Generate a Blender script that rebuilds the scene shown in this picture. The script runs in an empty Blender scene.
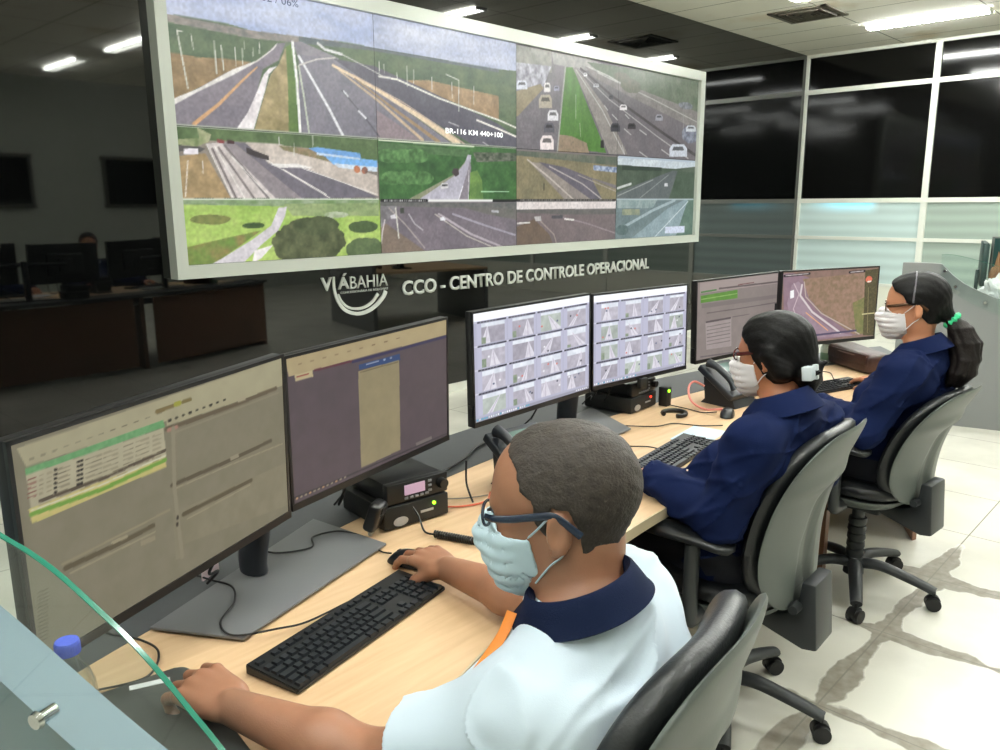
import bpy, bmesh, math, random
import numpy as np
from mathutils import Vector, Matrix, Euler
random.seed(7); rng = np.random.default_rng(7)
S = bpy.context.scene; COL = S.collection
PI = math.pi
S.view_settings.view_transform = 'Standard'
S.view_settings.look = 'None'
S.view_settings.gamma = 1.0
S.view_settings.use_curve_mapping = False
S.view_settings.exposure = 0.0

# ------------------------------------------------------------------ helpers
def lin(c):
    return c / 12.92 if c <= 0.04045 else ((c + 0.055) / 1.055) ** 2.4
def rgb(r, g, b):
    return (lin(r / 255), lin(g / 255), lin(b / 255), 1.0)
MATS = {}
def mat(name, col, rough=0.5, metal=0.0, spec=0.5, var=0.0, vscale=8.0, bump=0.0, bscale=60.0, trans=0.0, ior=1.45,
        coat=0.0, emit=None, estr=1.0, alpha=1.0, sheen=0.0, sub=0.0):
    if name in MATS: return MATS[name]
    m = bpy.data.materials.new(name); m.use_nodes = True
    nt = m.node_tree; p = nt.nodes['Principled BSDF']
    I = p.inputs
    I['Base Color'].default_value = col; I['Roughness'].default_value = rough; I['Metallic'].default_value = metal
    I['Specular IOR Level'].default_value = spec; I['IOR'].default_value = ior
    I['Transmission Weight'].default_value = trans; I['Coat Weight'].default_value = coat
    I['Alpha'].default_value = alpha; I['Sheen Weight'].default_value = sheen
    if sub > 0:
        I['Subsurface Weight'].default_value = sub; I['Subsurface Radius'].default_value = (0.012, 0.005, 0.003); I['Subsurface Scale'].default_value = 1.0
    if emit:
        I['Emission Color'].default_value = emit; I['Emission Strength'].default_value = estr
    tc = nt.nodes.new('ShaderNodeTexCoord')
    if var > 0:
        n = nt.nodes.new('ShaderNodeTexNoise'); n.inputs['Scale'].default_value = vscale; n.inputs['Detail'].default_value = 5
        r = nt.nodes.new('ShaderNodeValToRGB')
        a = [max(0, c * (1 - var)) for c in col[:3]] + [1]; b = [min(1, c * (1 + var)) for c in col[:3]] + [1]
        r.color_ramp.elements[0].color = a; r.color_ramp.elements[1].color = b
        r.color_ramp.elements[0].position = .3; r.color_ramp.elements[1].position = .7
        nt.links.new(tc.outputs['Object'], n.inputs['Vector']); nt.links.new(n.outputs['Fac'], r.inputs['Fac'])
        nt.links.new(r.outputs['Color'], I['Base Color'])
    if bump > 0:
        n = nt.nodes.new('ShaderNodeTexNoise'); n.inputs['Scale'].default_value = bscale; n.inputs['Detail'].default_value = 4
        b = nt.nodes.new('ShaderNodeBump'); b.inputs['Strength'].default_value = bump; b.inputs['Distance'].default_value = 0.002
        nt.links.new(tc.outputs['Object'], n.inputs['Vector']); nt.links.new(n.outputs['Fac'], b.inputs['Height'])
        nt.links.new(b.outputs['Normal'], I['Normal'])
    MATS[name] = m
    return m

def bm_new(): return bmesh.new()
def mesh_obj(name, bm, m, parent=None, smooth=None, loc=None, rot=None):
    me = bpy.data.meshes.new(name); bmesh.ops.recalc_face_normals(bm, faces=bm.faces[:]); bm.to_mesh(me); bm.free()
    if isinstance(m, (list, tuple)):
        for x in m: me.materials.append(x)
    elif m: me.materials.append(m)
    if smooth is not None:
        me.shade_smooth(); me.set_sharp_from_angle(angle=math.radians(smooth))
    o = bpy.data.objects.new(name, me); COL.objects.link(o)
    if parent: o.parent = parent
    if loc: o.location = loc
    if rot: o.rotation_euler = rot
    return o
def raw_obj(name, verts, faces, m, parent=None, smooth=None):
    me = bpy.data.meshes.new(name)
    verts = np.asarray(verts, dtype=np.float32); faces = np.asarray(faces, dtype=np.int32)
    me.vertices.add(len(verts)); me.vertices.foreach_set('co', verts.ravel())
    n = faces.shape[1]; me.loops.add(faces.size); me.loops.foreach_set('vertex_index', faces.ravel())
    me.polygons.add(len(faces)); me.polygons.foreach_set('loop_start', np.arange(0, faces.size, n, dtype=np.int32))
    me.update(calc_edges=True); me.validate()
    if m: me.materials.append(m)
    if smooth is not None:
        me.shade_smooth()
        if smooth < 180: me.set_sharp_from_angle(angle=math.radians(smooth))
    o = bpy.data.objects.new(name, me); COL.objects.link(o)
    if parent: o.parent = parent
    return o
def thing(name, label, cat, loc=(0, 0, 0), rz=0.0, group=None):
    o = bpy.data.objects.new(name, None); COL.objects.link(o); o.empty_display_size = .05
    o.location = loc; o.rotation_euler = (0, 0, rz); o['label'] = label; o['category'] = cat
    if group: o['group'] = group
    return o
def tag(o, label, cat, group=None):
    o['label'] = label; o['category'] = cat
    if group: o['group'] = group
    return o
def struct(o):
    o['kind'] = 'structure'; return o
def copy_tree(o, parent=None):
    c = o.copy(); COL.objects.link(c)
    if parent: c.parent = parent
    for ch in [x for x in S.objects if x.parent == o]: copy_tree(ch, c)
    return c
def dup(o, loc, rz, label=None):
    kids = {}
    for x in list(S.objects):
        if x.parent: kids.setdefault(x.parent, []).append(x)
    def rec(s, par):
        c = s.copy(); COL.objects.link(c)
        if par: c.parent = par
        for k in kids.get(s, []): rec(k, c)
        return c
    r = rec(o, None); r.location = loc; r.rotation_euler = (0, 0, rz)
    if label: r['label'] = label
    return r

def add_box(bm, c, s, rz=0.0, bev=0.0, M=None, seg=2):
    T = Matrix.Translation(c) @ Matrix.Rotation(rz, 4, 'Z') @ Matrix.Diagonal((s[0], s[1], s[2], 1))
    if M is not None: T = M @ T
    r = bmesh.ops.create_cube(bm, size=1.0, matrix=T)
    if bev > 0:
        es = set()
        for v in r['verts']:
            for e in v.link_edges: es.add(e)
        bmesh.ops.bevel(bm, geom=list(es), offset=bev, segments=seg, affect='EDGES', profile=0.5)
def frame_from(d, up=(0, 0, 1)):
    d = Vector(d).normalized(); u = Vector(up)
    if abs(d.dot(u)) > .98: u = Vector((1, 0, 0))
    x = u.cross(d).normalized(); y = d.cross(x)
    return x, y, d
def add_cyl(bm, a, b, r, r2=None, seg=20, caps=True):
    a, b = Vector(a), Vector(b); r2 = r if r2 is None else r2
    x, y, d = frame_from(b - a)
    A = [bm.verts.new(a + (x * math.cos(t) + y * math.sin(t)) * r) for t in [2 * PI * i / seg for i in range(seg)]]
    B = [bm.verts.new(b + (x * math.cos(t) + y * math.sin(t)) * r2) for t in [2 * PI * i / seg for i in range(seg)]]
    for i in range(seg): bm.faces.new((A[i], A[(i + 1) % seg], B[(i + 1) % seg], B[i]))
    if caps: bm.faces.new(A[::-1]); bm.faces.new(B)
def smooth_path(P, n=6):
    P = [Vector(p) for p in P]
    if len(P) < 3: return P
    out = []
    for i in range(len(P) - 1):
        p0 = P[max(i - 1, 0)]; p1 = P[i]; p2 = P[i + 1]; p3 = P[min(i + 2, len(P) - 1)]
        for k in range(n):
            t = k / n
            out.append(0.5 * ((2 * p1) + (-p0 + p2) * t + (2 * p0 - 5 * p1 + 4 * p2 - p3) * t * t + (-p0 + 3 * p1 - 3 * p2 + p3) * t ** 3))
    out.append(P[-1]); return out
def add_tube(bm, P, r, seg=8, n=6, flat=None):
    P = smooth_path(P, n) if n else [Vector(p) for p in P]
    rings = []; prev = None
    for i, p in enumerate(P):
        d = (P[min(i + 1, len(P) - 1)] - P[max(i - 1, 0)])
        if d.length < 1e-9: d = Vector((0, 0, 1))
        d.normalize()
        if prev is None: x, y, _ = frame_from(d)
        else:
            x = prev - d * prev.dot(d); x.normalize(); y = d.cross(x)
        prev = x
        rr = r(i / (len(P) - 1)) if callable(r) else r
        rx, ry = (rr, rr) if flat is None else (rr, rr * flat)
        rings.append([bm.verts.new(p + x * math.cos(t) * rx + y * math.sin(t) * ry) for t in [2 * PI * k / seg for k in range(seg)]])
    for a, b in zip(rings, rings[1:]):
        for i in range(seg): bm.faces.new((a[i], a[(i + 1) % seg], b[(i + 1) % seg], b[i]))
    bm.faces.new(rings[0][::-1]); bm.faces.new(rings[-1])
def add_coil(bm, a, b, R, r, turns, seg=6):
    a, b = Vector(a), Vector(b); x, y, d = frame_from(b - a); N = turns * 12
    P = [a + (b - a) * (i / N) + (x * math.cos(2 * PI * i / 12) + y * math.sin(2 * PI * i / 12)) * R for i in range(N + 1)]
    add_tube(bm, P, r, seg, 0)
def add_lathe(bm, prof, c=(0, 0, 0), seg=32, M=None):
    c = Vector(c); rings = []
    for r, z in prof:
        if r < 1e-6: rings.append([bm.verts.new(c + Vector((0, 0, z)))])
        else: rings.append([bm.verts.new(c + Vector((r * math.cos(2 * PI * i / seg), r * math.sin(2 * PI * i / seg), z))) for i in range(seg)])
    for a, b in zip(rings, rings[1:]):
        for i in range(seg):
            j = (i + 1) % seg
            if len(a) == 1 and len(b) == 1: continue
            if len(a) == 1: bm.faces.new((a[0], b[i], b[j]))
            elif len(b) == 1: bm.faces.new((a[i], a[j], b[0]))
            else: bm.faces.new((a[i], a[j], b[j], b[i]))
    if M is not None:
        vs = [v for r in rings for v in r]; bmesh.ops.transform(bm, matrix=M, verts=vs)
def add_prism(bm, pts, z0, z1, bev=0.0, M=None):
    A = [bm.verts.new((p[0], p[1], z0)) for p in pts]; B = [bm.verts.new((p[0], p[1], z1)) for p in pts]
    n = len(pts); f = [bm.faces.new(A[::-1]), bm.faces.new(B)]
    for i in range(n): f.append(bm.faces.new((A[i], A[(i + 1) % n], B[(i + 1) % n], B[i])))
    if M is not None: bmesh.ops.transform(bm, matrix=M, verts=A + B)
    if bev > 0:
        es = set(e for v in A + B for e in v.link_edges)
        bmesh.ops.bevel(bm, geom=list(es), offset=bev, segments=2, affect='EDGES', profile=0.5)
def obox(name, c, s, m, parent=None, rz=0.0, bev=0.0, smooth=None):
    bm = bm_new(); add_box(bm, c, s, rz, bev); return mesh_obj(name, bm, m, parent, smooth if smooth else (35 if bev else None))
def otube(name, P, r, m, parent=None, seg=8, n=6, flat=None):
    bm = bm_new(); add_tube(bm, P, r, seg, n, flat); return mesh_obj(name, bm, m, parent, 60)

def text_mesh(name, body, m, width, height, parent=None, bold=0.0, extrude=0.004, loc=(0, 0, 0), rot=(PI / 2, 0, 0), spacing=1.0):
    """lettering fitted to a width and cap height, x to the right, lying in its own xy plane"""
    cu = bpy.data.curves.new(name, 'FONT'); cu.body = body; cu.size = 1.0; cu.offset = bold; cu.resolution_u = 3; cu.space_character = spacing
    t = bpy.data.objects.new('tmp_text', cu); COL.objects.link(t)
    dg = bpy.context.evaluated_depsgraph_get(); me = bpy.data.meshes.new_from_object(t.evaluated_get(dg))
    bpy.data.objects.remove(t)
    co = np.zeros(len(me.vertices) * 3, dtype=np.float32); me.vertices.foreach_get('co', co); co = co.reshape(-1, 3)
    lo, hi = co.min(0), co.max(0)
    co[:, 0] = (co[:, 0] - lo[0]) / (hi[0] - lo[0]) * width; co[:, 1] = (co[:, 1] - lo[1]) / (hi[1] - lo[1]) * height
    me.vertices.foreach_set('co', co.ravel())
    bm = bm_new(); bm.from_mesh(me)
    bmesh.ops.remove_doubles(bm, verts=bm.verts[:], dist=1e-5)
    if extrude > 0:
        g = bmesh.ops.extrude_face_region(bm, geom=bm.faces[:])
        for v in g['geom']:
            if isinstance(v, bmesh.types.BMVert): v.co.z += extrude
    o = mesh_obj(name, bm, m, parent); o.location = loc; o.rotation_euler = rot
    bpy.data.meshes.remove(me)
    return o

# ------------------------------------------------------------------ value noise and painter for the lit screens
def hash2(ix, iy, s):
    n = (ix * 374761393 + iy * 668265263 + s * 974711) & 0xffffffff
    n = ((n ^ (n >> 13)) * 1274126177) & 0xffffffff
    return ((n ^ (n >> 16)) & 0xffff) / 65535.0
def vnoise(x, y, s=0):
    x = np.asarray(x, float); y = np.asarray(y, float)
    ix = np.floor(x).astype(np.int64); iy = np.floor(y).astype(np.int64); fx = x - ix; fy = y - iy
    fx = fx * fx * (3 - 2 * fx); fy = fy * fy * (3 - 2 * fy)
    a = hash2(ix, iy, s); b = hash2(ix + 1, iy, s); c = hash2(ix, iy + 1, s); d = hash2(ix + 1, iy + 1, s)
    return (a * (1 - fx) + b * fx) * (1 - fy) + (c * (1 - fx) + d * fx) * fy
def fbm(x, y, s=0, o=4):
    v = 0; a = .5; t = 0
    for i in range(o):
        v = v + a * vnoise(x * 2 ** i, y * 2 ** i, s + i); t += a; a *= .5
    return v / t
class Canvas:
    def __init__(self, X, Y, base=(0, 0, 0)):
        self.X = X; self.Y = Y; self.C = np.zeros(X.shape + (3,)); self.C[:] = base
    def inside(self, pts):
        X, Y = self.X, self.Y; r = np.zeros(X.shape, bool); n = len(pts)
        for i in range(n):
            x1, y1 = pts[i]; x2, y2 = pts[(i + 1) % n]
            if y1 == y2: continue
            c = ((y1 > Y) != (y2 > Y)) & (X < (x2 - x1) * (Y - y1) / (y2 - y1) + x1)
            r ^= c
        return r
    def put(self, m, col, col2=None, scale=10.0, seed=0, ay=1.0, alpha=1.0):
        if not m.any(): return
        c = np.array(col, float)
        if col2 is not None:
            t = fbm(self.X[m] * scale, self.Y[m] * scale * ay, seed)
            t = np.clip((t - .22) / .56, 0, 1)[:, None]; c = c * (1 - t) + np.array(col2, float) * t
        self.C[m] = self.C[m] * (1 - alpha) + c * alpha
    def poly(self, pts, col, col2=None, scale=10.0, seed=0, ay=1.0, alpha=1.0):
        self.put(self.inside(pts), col, col2, scale, seed, ay, alpha)
    def rect(self, x0, y0, x1, y1, col, col2=None, scale=10.0, seed=0, ay=1.0, alpha=1.0):
        X, Y = self.X, self.Y
        self.put((X >= min(x0, x1)) & (X <= max(x0, x1)) & (Y >= min(y0, y1)) & (Y <= max(y0, y1)), col, col2, scale, seed, ay, alpha)
    def line(self, pts, w, col, w2=None, alpha=1.0):
        w2 = w if w2 is None else w2; n = len(pts) - 1
        for i in range(n):
            (x1, y1), (x2, y2) = pts[i], pts[i + 1]; dx, dy = x2 - x1, y2 - y1; L = dx * dx + dy * dy + 1e-12
            t = np.clip(((self.X - x1) * dx + (self.Y - y1) * dy) / L, 0, 1)
            d = np.hypot(self.X - x1 - t * dx, self.Y - y1 - t * dy)
            ww = w + (w2 - w) * (i + t) / n
            self.put(d < ww / 2, col, alpha=alpha)
    def blob(self, cx, cy, rx, ry, col, col2=None, scale=60.0, seed=0, edge=.25):
        d = ((self.X - cx) / rx) ** 2 + ((self.Y - cy) / ry) ** 2
        d = d + (fbm(self.X * scale, self.Y * scale, seed + 9) - .5) * 2 * edge
        self.put(d < 1, col, col2, scale * 1.5, seed)
def emis_mat(name, strength=1.0, gloss=0.25, rough=0.35):
    m = bpy.data.materials.new(name); m.use_nodes = True; nt = m.node_tree; p = nt.nodes['Principled BSDF']
    a = nt.nodes.new('ShaderNodeAttribute'); a.attribute_name = 'Col'
    p.inputs['Base Color'].default_value = (.01, .01, .012, 1); p.inputs['Roughness'].default_value = rough
    p.inputs['Specular IOR Level'].default_value = gloss
    nt.links.new(a.outputs['Color'], p.inputs['Emission Color']); p.inputs['Emission Strength'].default_value = strength
    return m
def screen_mesh(name, nx, ny, w, h, paint, m, parent, loc=(0, 0, 0)):
    """a lit panel in the local xz plane facing -y; paint(X, Z) returns srgb 0..255 colours"""
    xs = np.linspace(-w / 2, w / 2, nx); zs = np.linspace(-h / 2, h / 2, ny)
    X, Z = np.meshgrid(xs, zs); V = np.stack([X, np.zeros_like(X), Z], -1).reshape(-1, 3) + np.array(loc)
    i = np.arange((ny - 1) * nx).reshape(ny - 1, nx)[:, :-1].ravel()
    F = np.stack([i, i + 1, i + nx + 1, i + nx], 1)
    o = raw_obj(name, V, F, m, parent)
    # the picture is painted on a grid twice as fine and averaged, so thin lines stay smooth
    dx, dz = w / (nx - 1) / 4, h / (ny - 1) / 4; acc = 0
    fx = np.stack([X - dx, X + dx, X - dx, X + dx]); fz = np.stack([Z - dz, Z - dz, Z + dz, Z + dz])
    C = np.clip(paint(fx, fz), 0, 255).mean(0) / 255.0
    C = np.where(C <= .04045, C / 12.92, ((C + .055) / 1.055) ** 2.4)
    at = o.data.color_attributes.new('Col', 'FLOAT_COLOR', 'POINT')
    at.data.foreach_set('color', np.concatenate([C.reshape(-1, 3), np.ones((nx * ny, 1))], 1).astype(np.float32).ravel())
    return o
# ------------------------------------------------------------------ camera
cam = bpy.data.cameras.new('camera'); co_ = bpy.data.objects.new('camera', cam); COL.objects.link(co_); S.camera = co_
cam.sensor_width = 36.0; cam.lens = 802.08 * 36 / 1000; cam.clip_start = .02; cam.clip_end = 60
yaw, pit, rol = math.radians(43.282), math.radians(12.02), math.radians(-0.366)
fw = Vector((math.cos(yaw) * math.cos(pit), math.sin(yaw) * math.cos(pit), -math.sin(pit)))
rt = Vector((math.sin(yaw), -math.cos(yaw), 0)); up = rt.cross(fw)
r2 = rt * math.cos(rol) + up * math.sin(rol); u2 = up * math.cos(rol) - rt * math.sin(rol)
Mx = Matrix(((r2.x, u2.x, -fw.x, 0), (r2.y, u2.y, -fw.y, 0), (r2.z, u2.z, -fw.z, 1.56), (0, 0, 0, 1)))
co_.matrix_world = Mx

# ------------------------------------------------------------------ room
WY, EX, CH = 4.867, 11.33, 3.51
SX, SY = -3.2, -4.2
def room_mat_floor():
    m = bpy.data.materials.new('cream_floor_tiles'); m.use_nodes = True; nt = m.node_tree; N = nt.nodes; L = nt.links; p = N['Principled BSDF']
    def math_(op, a, b=None, c=None):
        n = N.new('ShaderNodeMath'); n.operation = op
        for i, v in enumerate((a, b, c)):
            if v is None: continue
            if isinstance(v, (int, float)): n.inputs[i].default_value = v
            else: L.new(v, n.inputs[i])
        return n.outputs[0]
    g = N.new('ShaderNodeNewGeometry'); sp = N.new('ShaderNodeSeparateXYZ'); L.new(g.outputs['Position'], sp.inputs[0])
    def noise(sc, det=4, w=0):
        n = N.new('ShaderNodeTexNoise'); n.inputs['Scale'].default_value = sc; n.inputs['Detail'].default_value = det
        mp = N.new('ShaderNodeMapping'); mp.inputs['Location'].default_value = (w, w * 2, 0); L.new(g.outputs['Position'], mp.inputs['Vector']); L.new(mp.outputs[0], n.inputs['Vector'])
        return n.outputs['Fac']
    def dist(ax, off):
        t = math_('DIVIDE', math_('SUBTRACT', sp.outputs[ax], off), .6)
        f = math_('FRACT', t); return math_('MULTIPLY', math_('MINIMUM', f, math_('SUBTRACT', 1, f)), .6)
    dx, dy = dist('X', 4.14), dist('Y', .83)
    d = math_('MINIMUM', dx, dy)
    grout = math_('LESS_THAN', d, .0028)
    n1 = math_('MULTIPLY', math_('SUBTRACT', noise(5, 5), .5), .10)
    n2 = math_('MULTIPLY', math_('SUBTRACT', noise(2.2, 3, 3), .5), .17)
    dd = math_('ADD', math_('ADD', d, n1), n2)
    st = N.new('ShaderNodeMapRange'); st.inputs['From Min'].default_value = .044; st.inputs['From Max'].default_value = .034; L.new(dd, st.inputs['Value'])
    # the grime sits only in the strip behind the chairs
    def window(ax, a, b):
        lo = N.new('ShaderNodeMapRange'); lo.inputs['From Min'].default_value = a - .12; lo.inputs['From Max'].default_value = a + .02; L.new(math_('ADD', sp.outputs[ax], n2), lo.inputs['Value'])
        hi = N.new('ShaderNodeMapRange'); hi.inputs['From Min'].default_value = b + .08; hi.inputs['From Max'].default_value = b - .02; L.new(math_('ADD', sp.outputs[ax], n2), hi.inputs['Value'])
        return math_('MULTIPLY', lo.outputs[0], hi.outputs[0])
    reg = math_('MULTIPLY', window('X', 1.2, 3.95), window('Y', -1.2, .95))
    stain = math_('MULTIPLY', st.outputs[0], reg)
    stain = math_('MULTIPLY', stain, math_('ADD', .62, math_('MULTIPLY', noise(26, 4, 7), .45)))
    base = N.new('ShaderNodeValToRGB'); base.color_ramp.elements[0].color = rgb(200, 198, 186); base.color_ramp.elements[1].color = rgb(222, 220, 208)
    base.color_ramp.elements[0].position = .35; base.color_ramp.elements[1].position = .6
    L.new(noise(1.6, 6, 11), base.inputs['Fac'])
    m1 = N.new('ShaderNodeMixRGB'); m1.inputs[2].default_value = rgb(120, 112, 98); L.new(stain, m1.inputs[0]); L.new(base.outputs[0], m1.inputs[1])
    m2 = N.new('ShaderNodeMixRGB'); m2.inputs[2].default_value = rgb(120, 117, 105); L.new(math_('MULTIPLY', grout, .8), m2.inputs[0]); L.new(m1.outputs[0], m2.inputs[1])
    L.new(m2.outputs[0], p.inputs['Base Color'])
    L.new(math_('ADD', .26, math_('MULTIPLY', stain, .4)), p.inputs['Roughness'])
    return m
def ceiling_mat():
    m = bpy.data.materials.new('ceiling_tiles'); m.use_nodes = True; nt = m.node_tree; N = nt.nodes; L = nt.links; p = N['Principled BSDF']
    def math_(op, a, b=None):
        n = N.new('ShaderNodeMath'); n.operation = op
        for i, v in enumerate((a, b)):
            if v is None: continue
            if isinstance(v, (int, float)): n.inputs[i].default_value = v
            else: L.new(v, n.inputs[i])
        return n.outputs[0]
    g = N.new('ShaderNodeNewGeometry'); sp = N.new('ShaderNodeSeparateXYZ'); L.new(g.outputs['Position'], sp.inputs[0])
    def dist(ax, off, per):
        f = math_('FRACT', math_('DIVIDE', math_('SUBTRACT', sp.outputs[ax], off), per))
        return math_('MULTIPLY', math_('MINIMUM', f, math_('SUBTRACT', 1, f)), per)
    dd = math_('LESS_THAN', math_('MINIMUM', dist('X', 9.69, .625), dist('Y', 3.63, 1.25)), .008)
    n = N.new('ShaderNodeTexNoise'); n.inputs['Scale'].default_value = 1.1; n.inputs['Detail'].default_value = 5; L.new(g.outputs['Position'], n.inputs['Vector'])
    r = N.new('ShaderNodeValToRGB'); r.color_ramp.elements[0].position = .58; r.color_ramp.elements[0].color = rgb(243, 241, 228)
    r.color_ramp.elements[1].position = .78; r.color_ramp.elements[1].color = rgb(200, 178, 138); L.new(n.outputs['Fac'], r.inputs['Fac'])
    mx = N.new('ShaderNodeMixRGB'); mx.inputs[2].default_value = rgb(150, 148, 132); L.new(dd, mx.inputs[0]); L.new(r.outputs[0], mx.inputs[1])
    L.new(mx.outputs[0], p.inputs['Base Color']); p.inputs['Roughness'].default_value = .8
    return m
M_floor = room_mat_floor(); M_ceil = ceiling_mat()
M_black_glass = mat('black_wall_glass', rgb(7, 8, 8), rough=.03, spec=.5, ior=1.6)
M_blackfilm = mat('black_film_pane', rgb(6, 6, 6), rough=.09, spec=.28, ior=1.45)
M_white_alu = mat('white_painted_aluminium', rgb(214, 216, 206), rough=.35)
M_paint = mat('light_wall_paint', rgb(176, 181, 172), rough=.7, var=.04)
M_grey_fabric = mat('dark_partition', rgb(70, 70, 66), rough=.8)

obj = struct(obox('floor', ((EX + SX) / 2, (WY + SY) / 2, -.05), (EX - SX + .4, WY - SY + .4, .1), M_floor))
obj = struct(obox('ceiling', ((EX + SX) / 2, (WY + SY) / 2, CH + .05), (EX - SX + .4, WY - SY + .4, .1), M_ceil))
struct(obox('wall_back', ((EX + SX) / 2, WY + .05, CH / 2), (EX - SX, .1, CH), M_black_glass))
struct(obox('wall_front', ((EX + SX) / 2, SY - .05, CH / 2), (EX - SX, .1, CH), M_paint))
struct(obox('wall_left', (SX - .05, (WY + SY) / 2, CH / 2), (.1, WY - SY, CH), M_paint))
# dark high windows in the wall behind the camera, seen only as reflections
for i, (xa, xb) in enumerate(((1.0, 2.6), (2.75, 4.3), (5.4, 6.6))):
    w = struct(obox('window_%d' % (20 + i), ((xa + xb) / 2, SY + .012, 1.95), (xb - xa, .02, .75), M_blackfilm))
    bm = bm_new()
    for zz in (1.57, 2.33): add_box(bm, ((xa + xb) / 2, SY + .03, zz), (xb - xa + .08, .05, .05))
    for xx in (xa, xb): add_box(bm, (xx, SY + .03, 1.95), (.05, .05, .8))
    f = mesh_obj('window_frame', bm, M_grey_fabric, w)

# glazed partition on the right (mullions every 1.65 m, black film above, frosted panes below)
def frosted_pane_mat(name, base, cyan):
    m = bpy.data.materials.new(name); m.use_nodes = True; nt = m.node_tree; N = nt.nodes; L = nt.links; p = N['Principled BSDF']
    g = N.new('ShaderNodeNewGeometry'); sp = N.new('ShaderNodeSeparateXYZ'); L.new(g.outputs['Position'], sp.inputs[0])
    w = N.new('ShaderNodeTexWave'); w.bands_direction = 'Z'; w.inputs['Scale'].default_value = 2.2; w.inputs['Distortion'].default_value = .6; w.inputs['Detail'].default_value = 2
    L.new(g.outputs['Position'], w.inputs['Vector'])
    r = N.new('ShaderNodeValToRGB'); r.color_ramp.elements[0].color = [c * .82 for c in base[:3]] + [1]; r.color_ramp.elements[1].color = base
    L.new(w.outputs['Fac'], r.inputs['Fac']); L.new(r.outputs[0], p.inputs['Base Color'])
    p.inputs['Roughness'].default_value = .25
    # the next room's light is put into the panes as emission, with a cyan patch
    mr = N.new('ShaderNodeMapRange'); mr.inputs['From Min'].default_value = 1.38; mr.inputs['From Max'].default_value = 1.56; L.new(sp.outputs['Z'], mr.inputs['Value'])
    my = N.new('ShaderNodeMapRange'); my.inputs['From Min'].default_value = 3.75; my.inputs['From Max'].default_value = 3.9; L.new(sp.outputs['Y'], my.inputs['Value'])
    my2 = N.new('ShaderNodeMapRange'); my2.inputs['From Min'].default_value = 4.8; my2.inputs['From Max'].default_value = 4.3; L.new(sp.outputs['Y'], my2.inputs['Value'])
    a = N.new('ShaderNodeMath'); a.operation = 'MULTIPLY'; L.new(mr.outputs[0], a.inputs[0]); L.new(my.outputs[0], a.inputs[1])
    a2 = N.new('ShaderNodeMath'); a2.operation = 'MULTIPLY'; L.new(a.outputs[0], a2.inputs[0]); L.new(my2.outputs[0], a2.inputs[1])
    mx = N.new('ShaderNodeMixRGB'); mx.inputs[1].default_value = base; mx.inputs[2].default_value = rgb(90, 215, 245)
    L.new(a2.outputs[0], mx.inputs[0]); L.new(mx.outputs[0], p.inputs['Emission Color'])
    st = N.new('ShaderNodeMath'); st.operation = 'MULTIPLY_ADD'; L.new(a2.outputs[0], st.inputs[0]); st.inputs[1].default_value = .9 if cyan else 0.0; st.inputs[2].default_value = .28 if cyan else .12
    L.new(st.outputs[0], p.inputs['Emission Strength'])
    return m
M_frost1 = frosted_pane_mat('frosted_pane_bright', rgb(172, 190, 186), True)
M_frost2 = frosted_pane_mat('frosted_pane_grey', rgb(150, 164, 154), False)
struct(obox('wall_right', (EX + .25, (WY + SY) / 2, CH / 2), (.1, WY - SY + .4, CH), M_paint))
ys = [WY - .02, 3.22, 1.57, -.08, -1.73, -3.38, SY]
bm = bm_new()
for i, y in enumerate(ys): add_box(bm, (EX, y, CH / 2), (.06, .075 if 0 < i < 6 else .04, CH), bev=.004)
struct(mesh_obj('trim_1', bm, M_white_alu))
bm = bm_new()
for z, t in ((3.025, .06), (1.578, .06), (1.077, .045), (.47, .04), (CH - .02, .04)): add_box(bm, (EX - .002, (WY + SY) / 2, z), (.055, WY - SY, t))
struct(mesh_obj('trim_2', bm, M_white_alu))
k = 0
for a, b in zip(ys, ys[1:]):
    k += 1
    struct(obox('window_%d' % k, (EX + .01, (a + b) / 2, (1.578 + CH) / 2), (.012, a - b, CH - 1.578), M_blackfilm))
    k += 1
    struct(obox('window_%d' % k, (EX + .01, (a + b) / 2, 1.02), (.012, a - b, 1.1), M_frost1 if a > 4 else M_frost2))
struct(obox('baseboard_right', (EX + .005, (WY + SY) / 2, .235), (.04, WY - SY, .47), mat('white_kick_panel', rgb(222, 222, 208), rough=.4)))
struct(obox('baseboard_back', ((EX + SX) / 2, WY - .008, .035), (EX - SX, .016, .07), M_white_alu))
# vertical joints of the glass wall are thin dark seams
M_seam = mat('dark_seam', rgb(2, 2, 2), rough=.6)

# ------------------------------------------------------------------ lights
M_tube = mat('lit_fluorescent_tube', rgb(255, 255, 250), emit=(.97, 1.0, .965, 1), estr=195.0)
M_reflector = mat('light_reflector', rgb(230, 232, 226), rough=.3, metal=.2, emit=(.97, 1, .965, 1), estr=2.0)
M_lwhite = mat('white_lamp_metal', rgb(225, 226, 218), rough=.35)
def make_light(loc, rz, label):
    t = thing('ceiling_light', label, 'ceiling light', loc, rz, 'fluorescent ceiling lights')
    bm = bm_new()
    for s in (-1, 1): add_box(bm, (0, s * .614, -.020), (.16, .010, .034))
    add_box(bm, (0, 0, -.006), (.05, 1.22, .012))
    mesh_obj('frame', bm, M_lwhite, t)
    obox('reflector', (0, 0, -.014), (.06, 1.21, .004), M_reflector, t)
    for s in (-1, 1):
        bm = bm_new(); add_cyl(bm, (s * .052, -.59, -.020), (s * .052, .59, -.020), .012, seg=10); mesh_obj('tube', bm, M_tube, t, 60)
    bm = bm_new()
    for i in range(25): add_box(bm, (0, -.576 + i * .048, -.034), (.15, .003, .010))
    mesh_obj('louvre', bm, M_lwhite, t)
    return t
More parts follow.
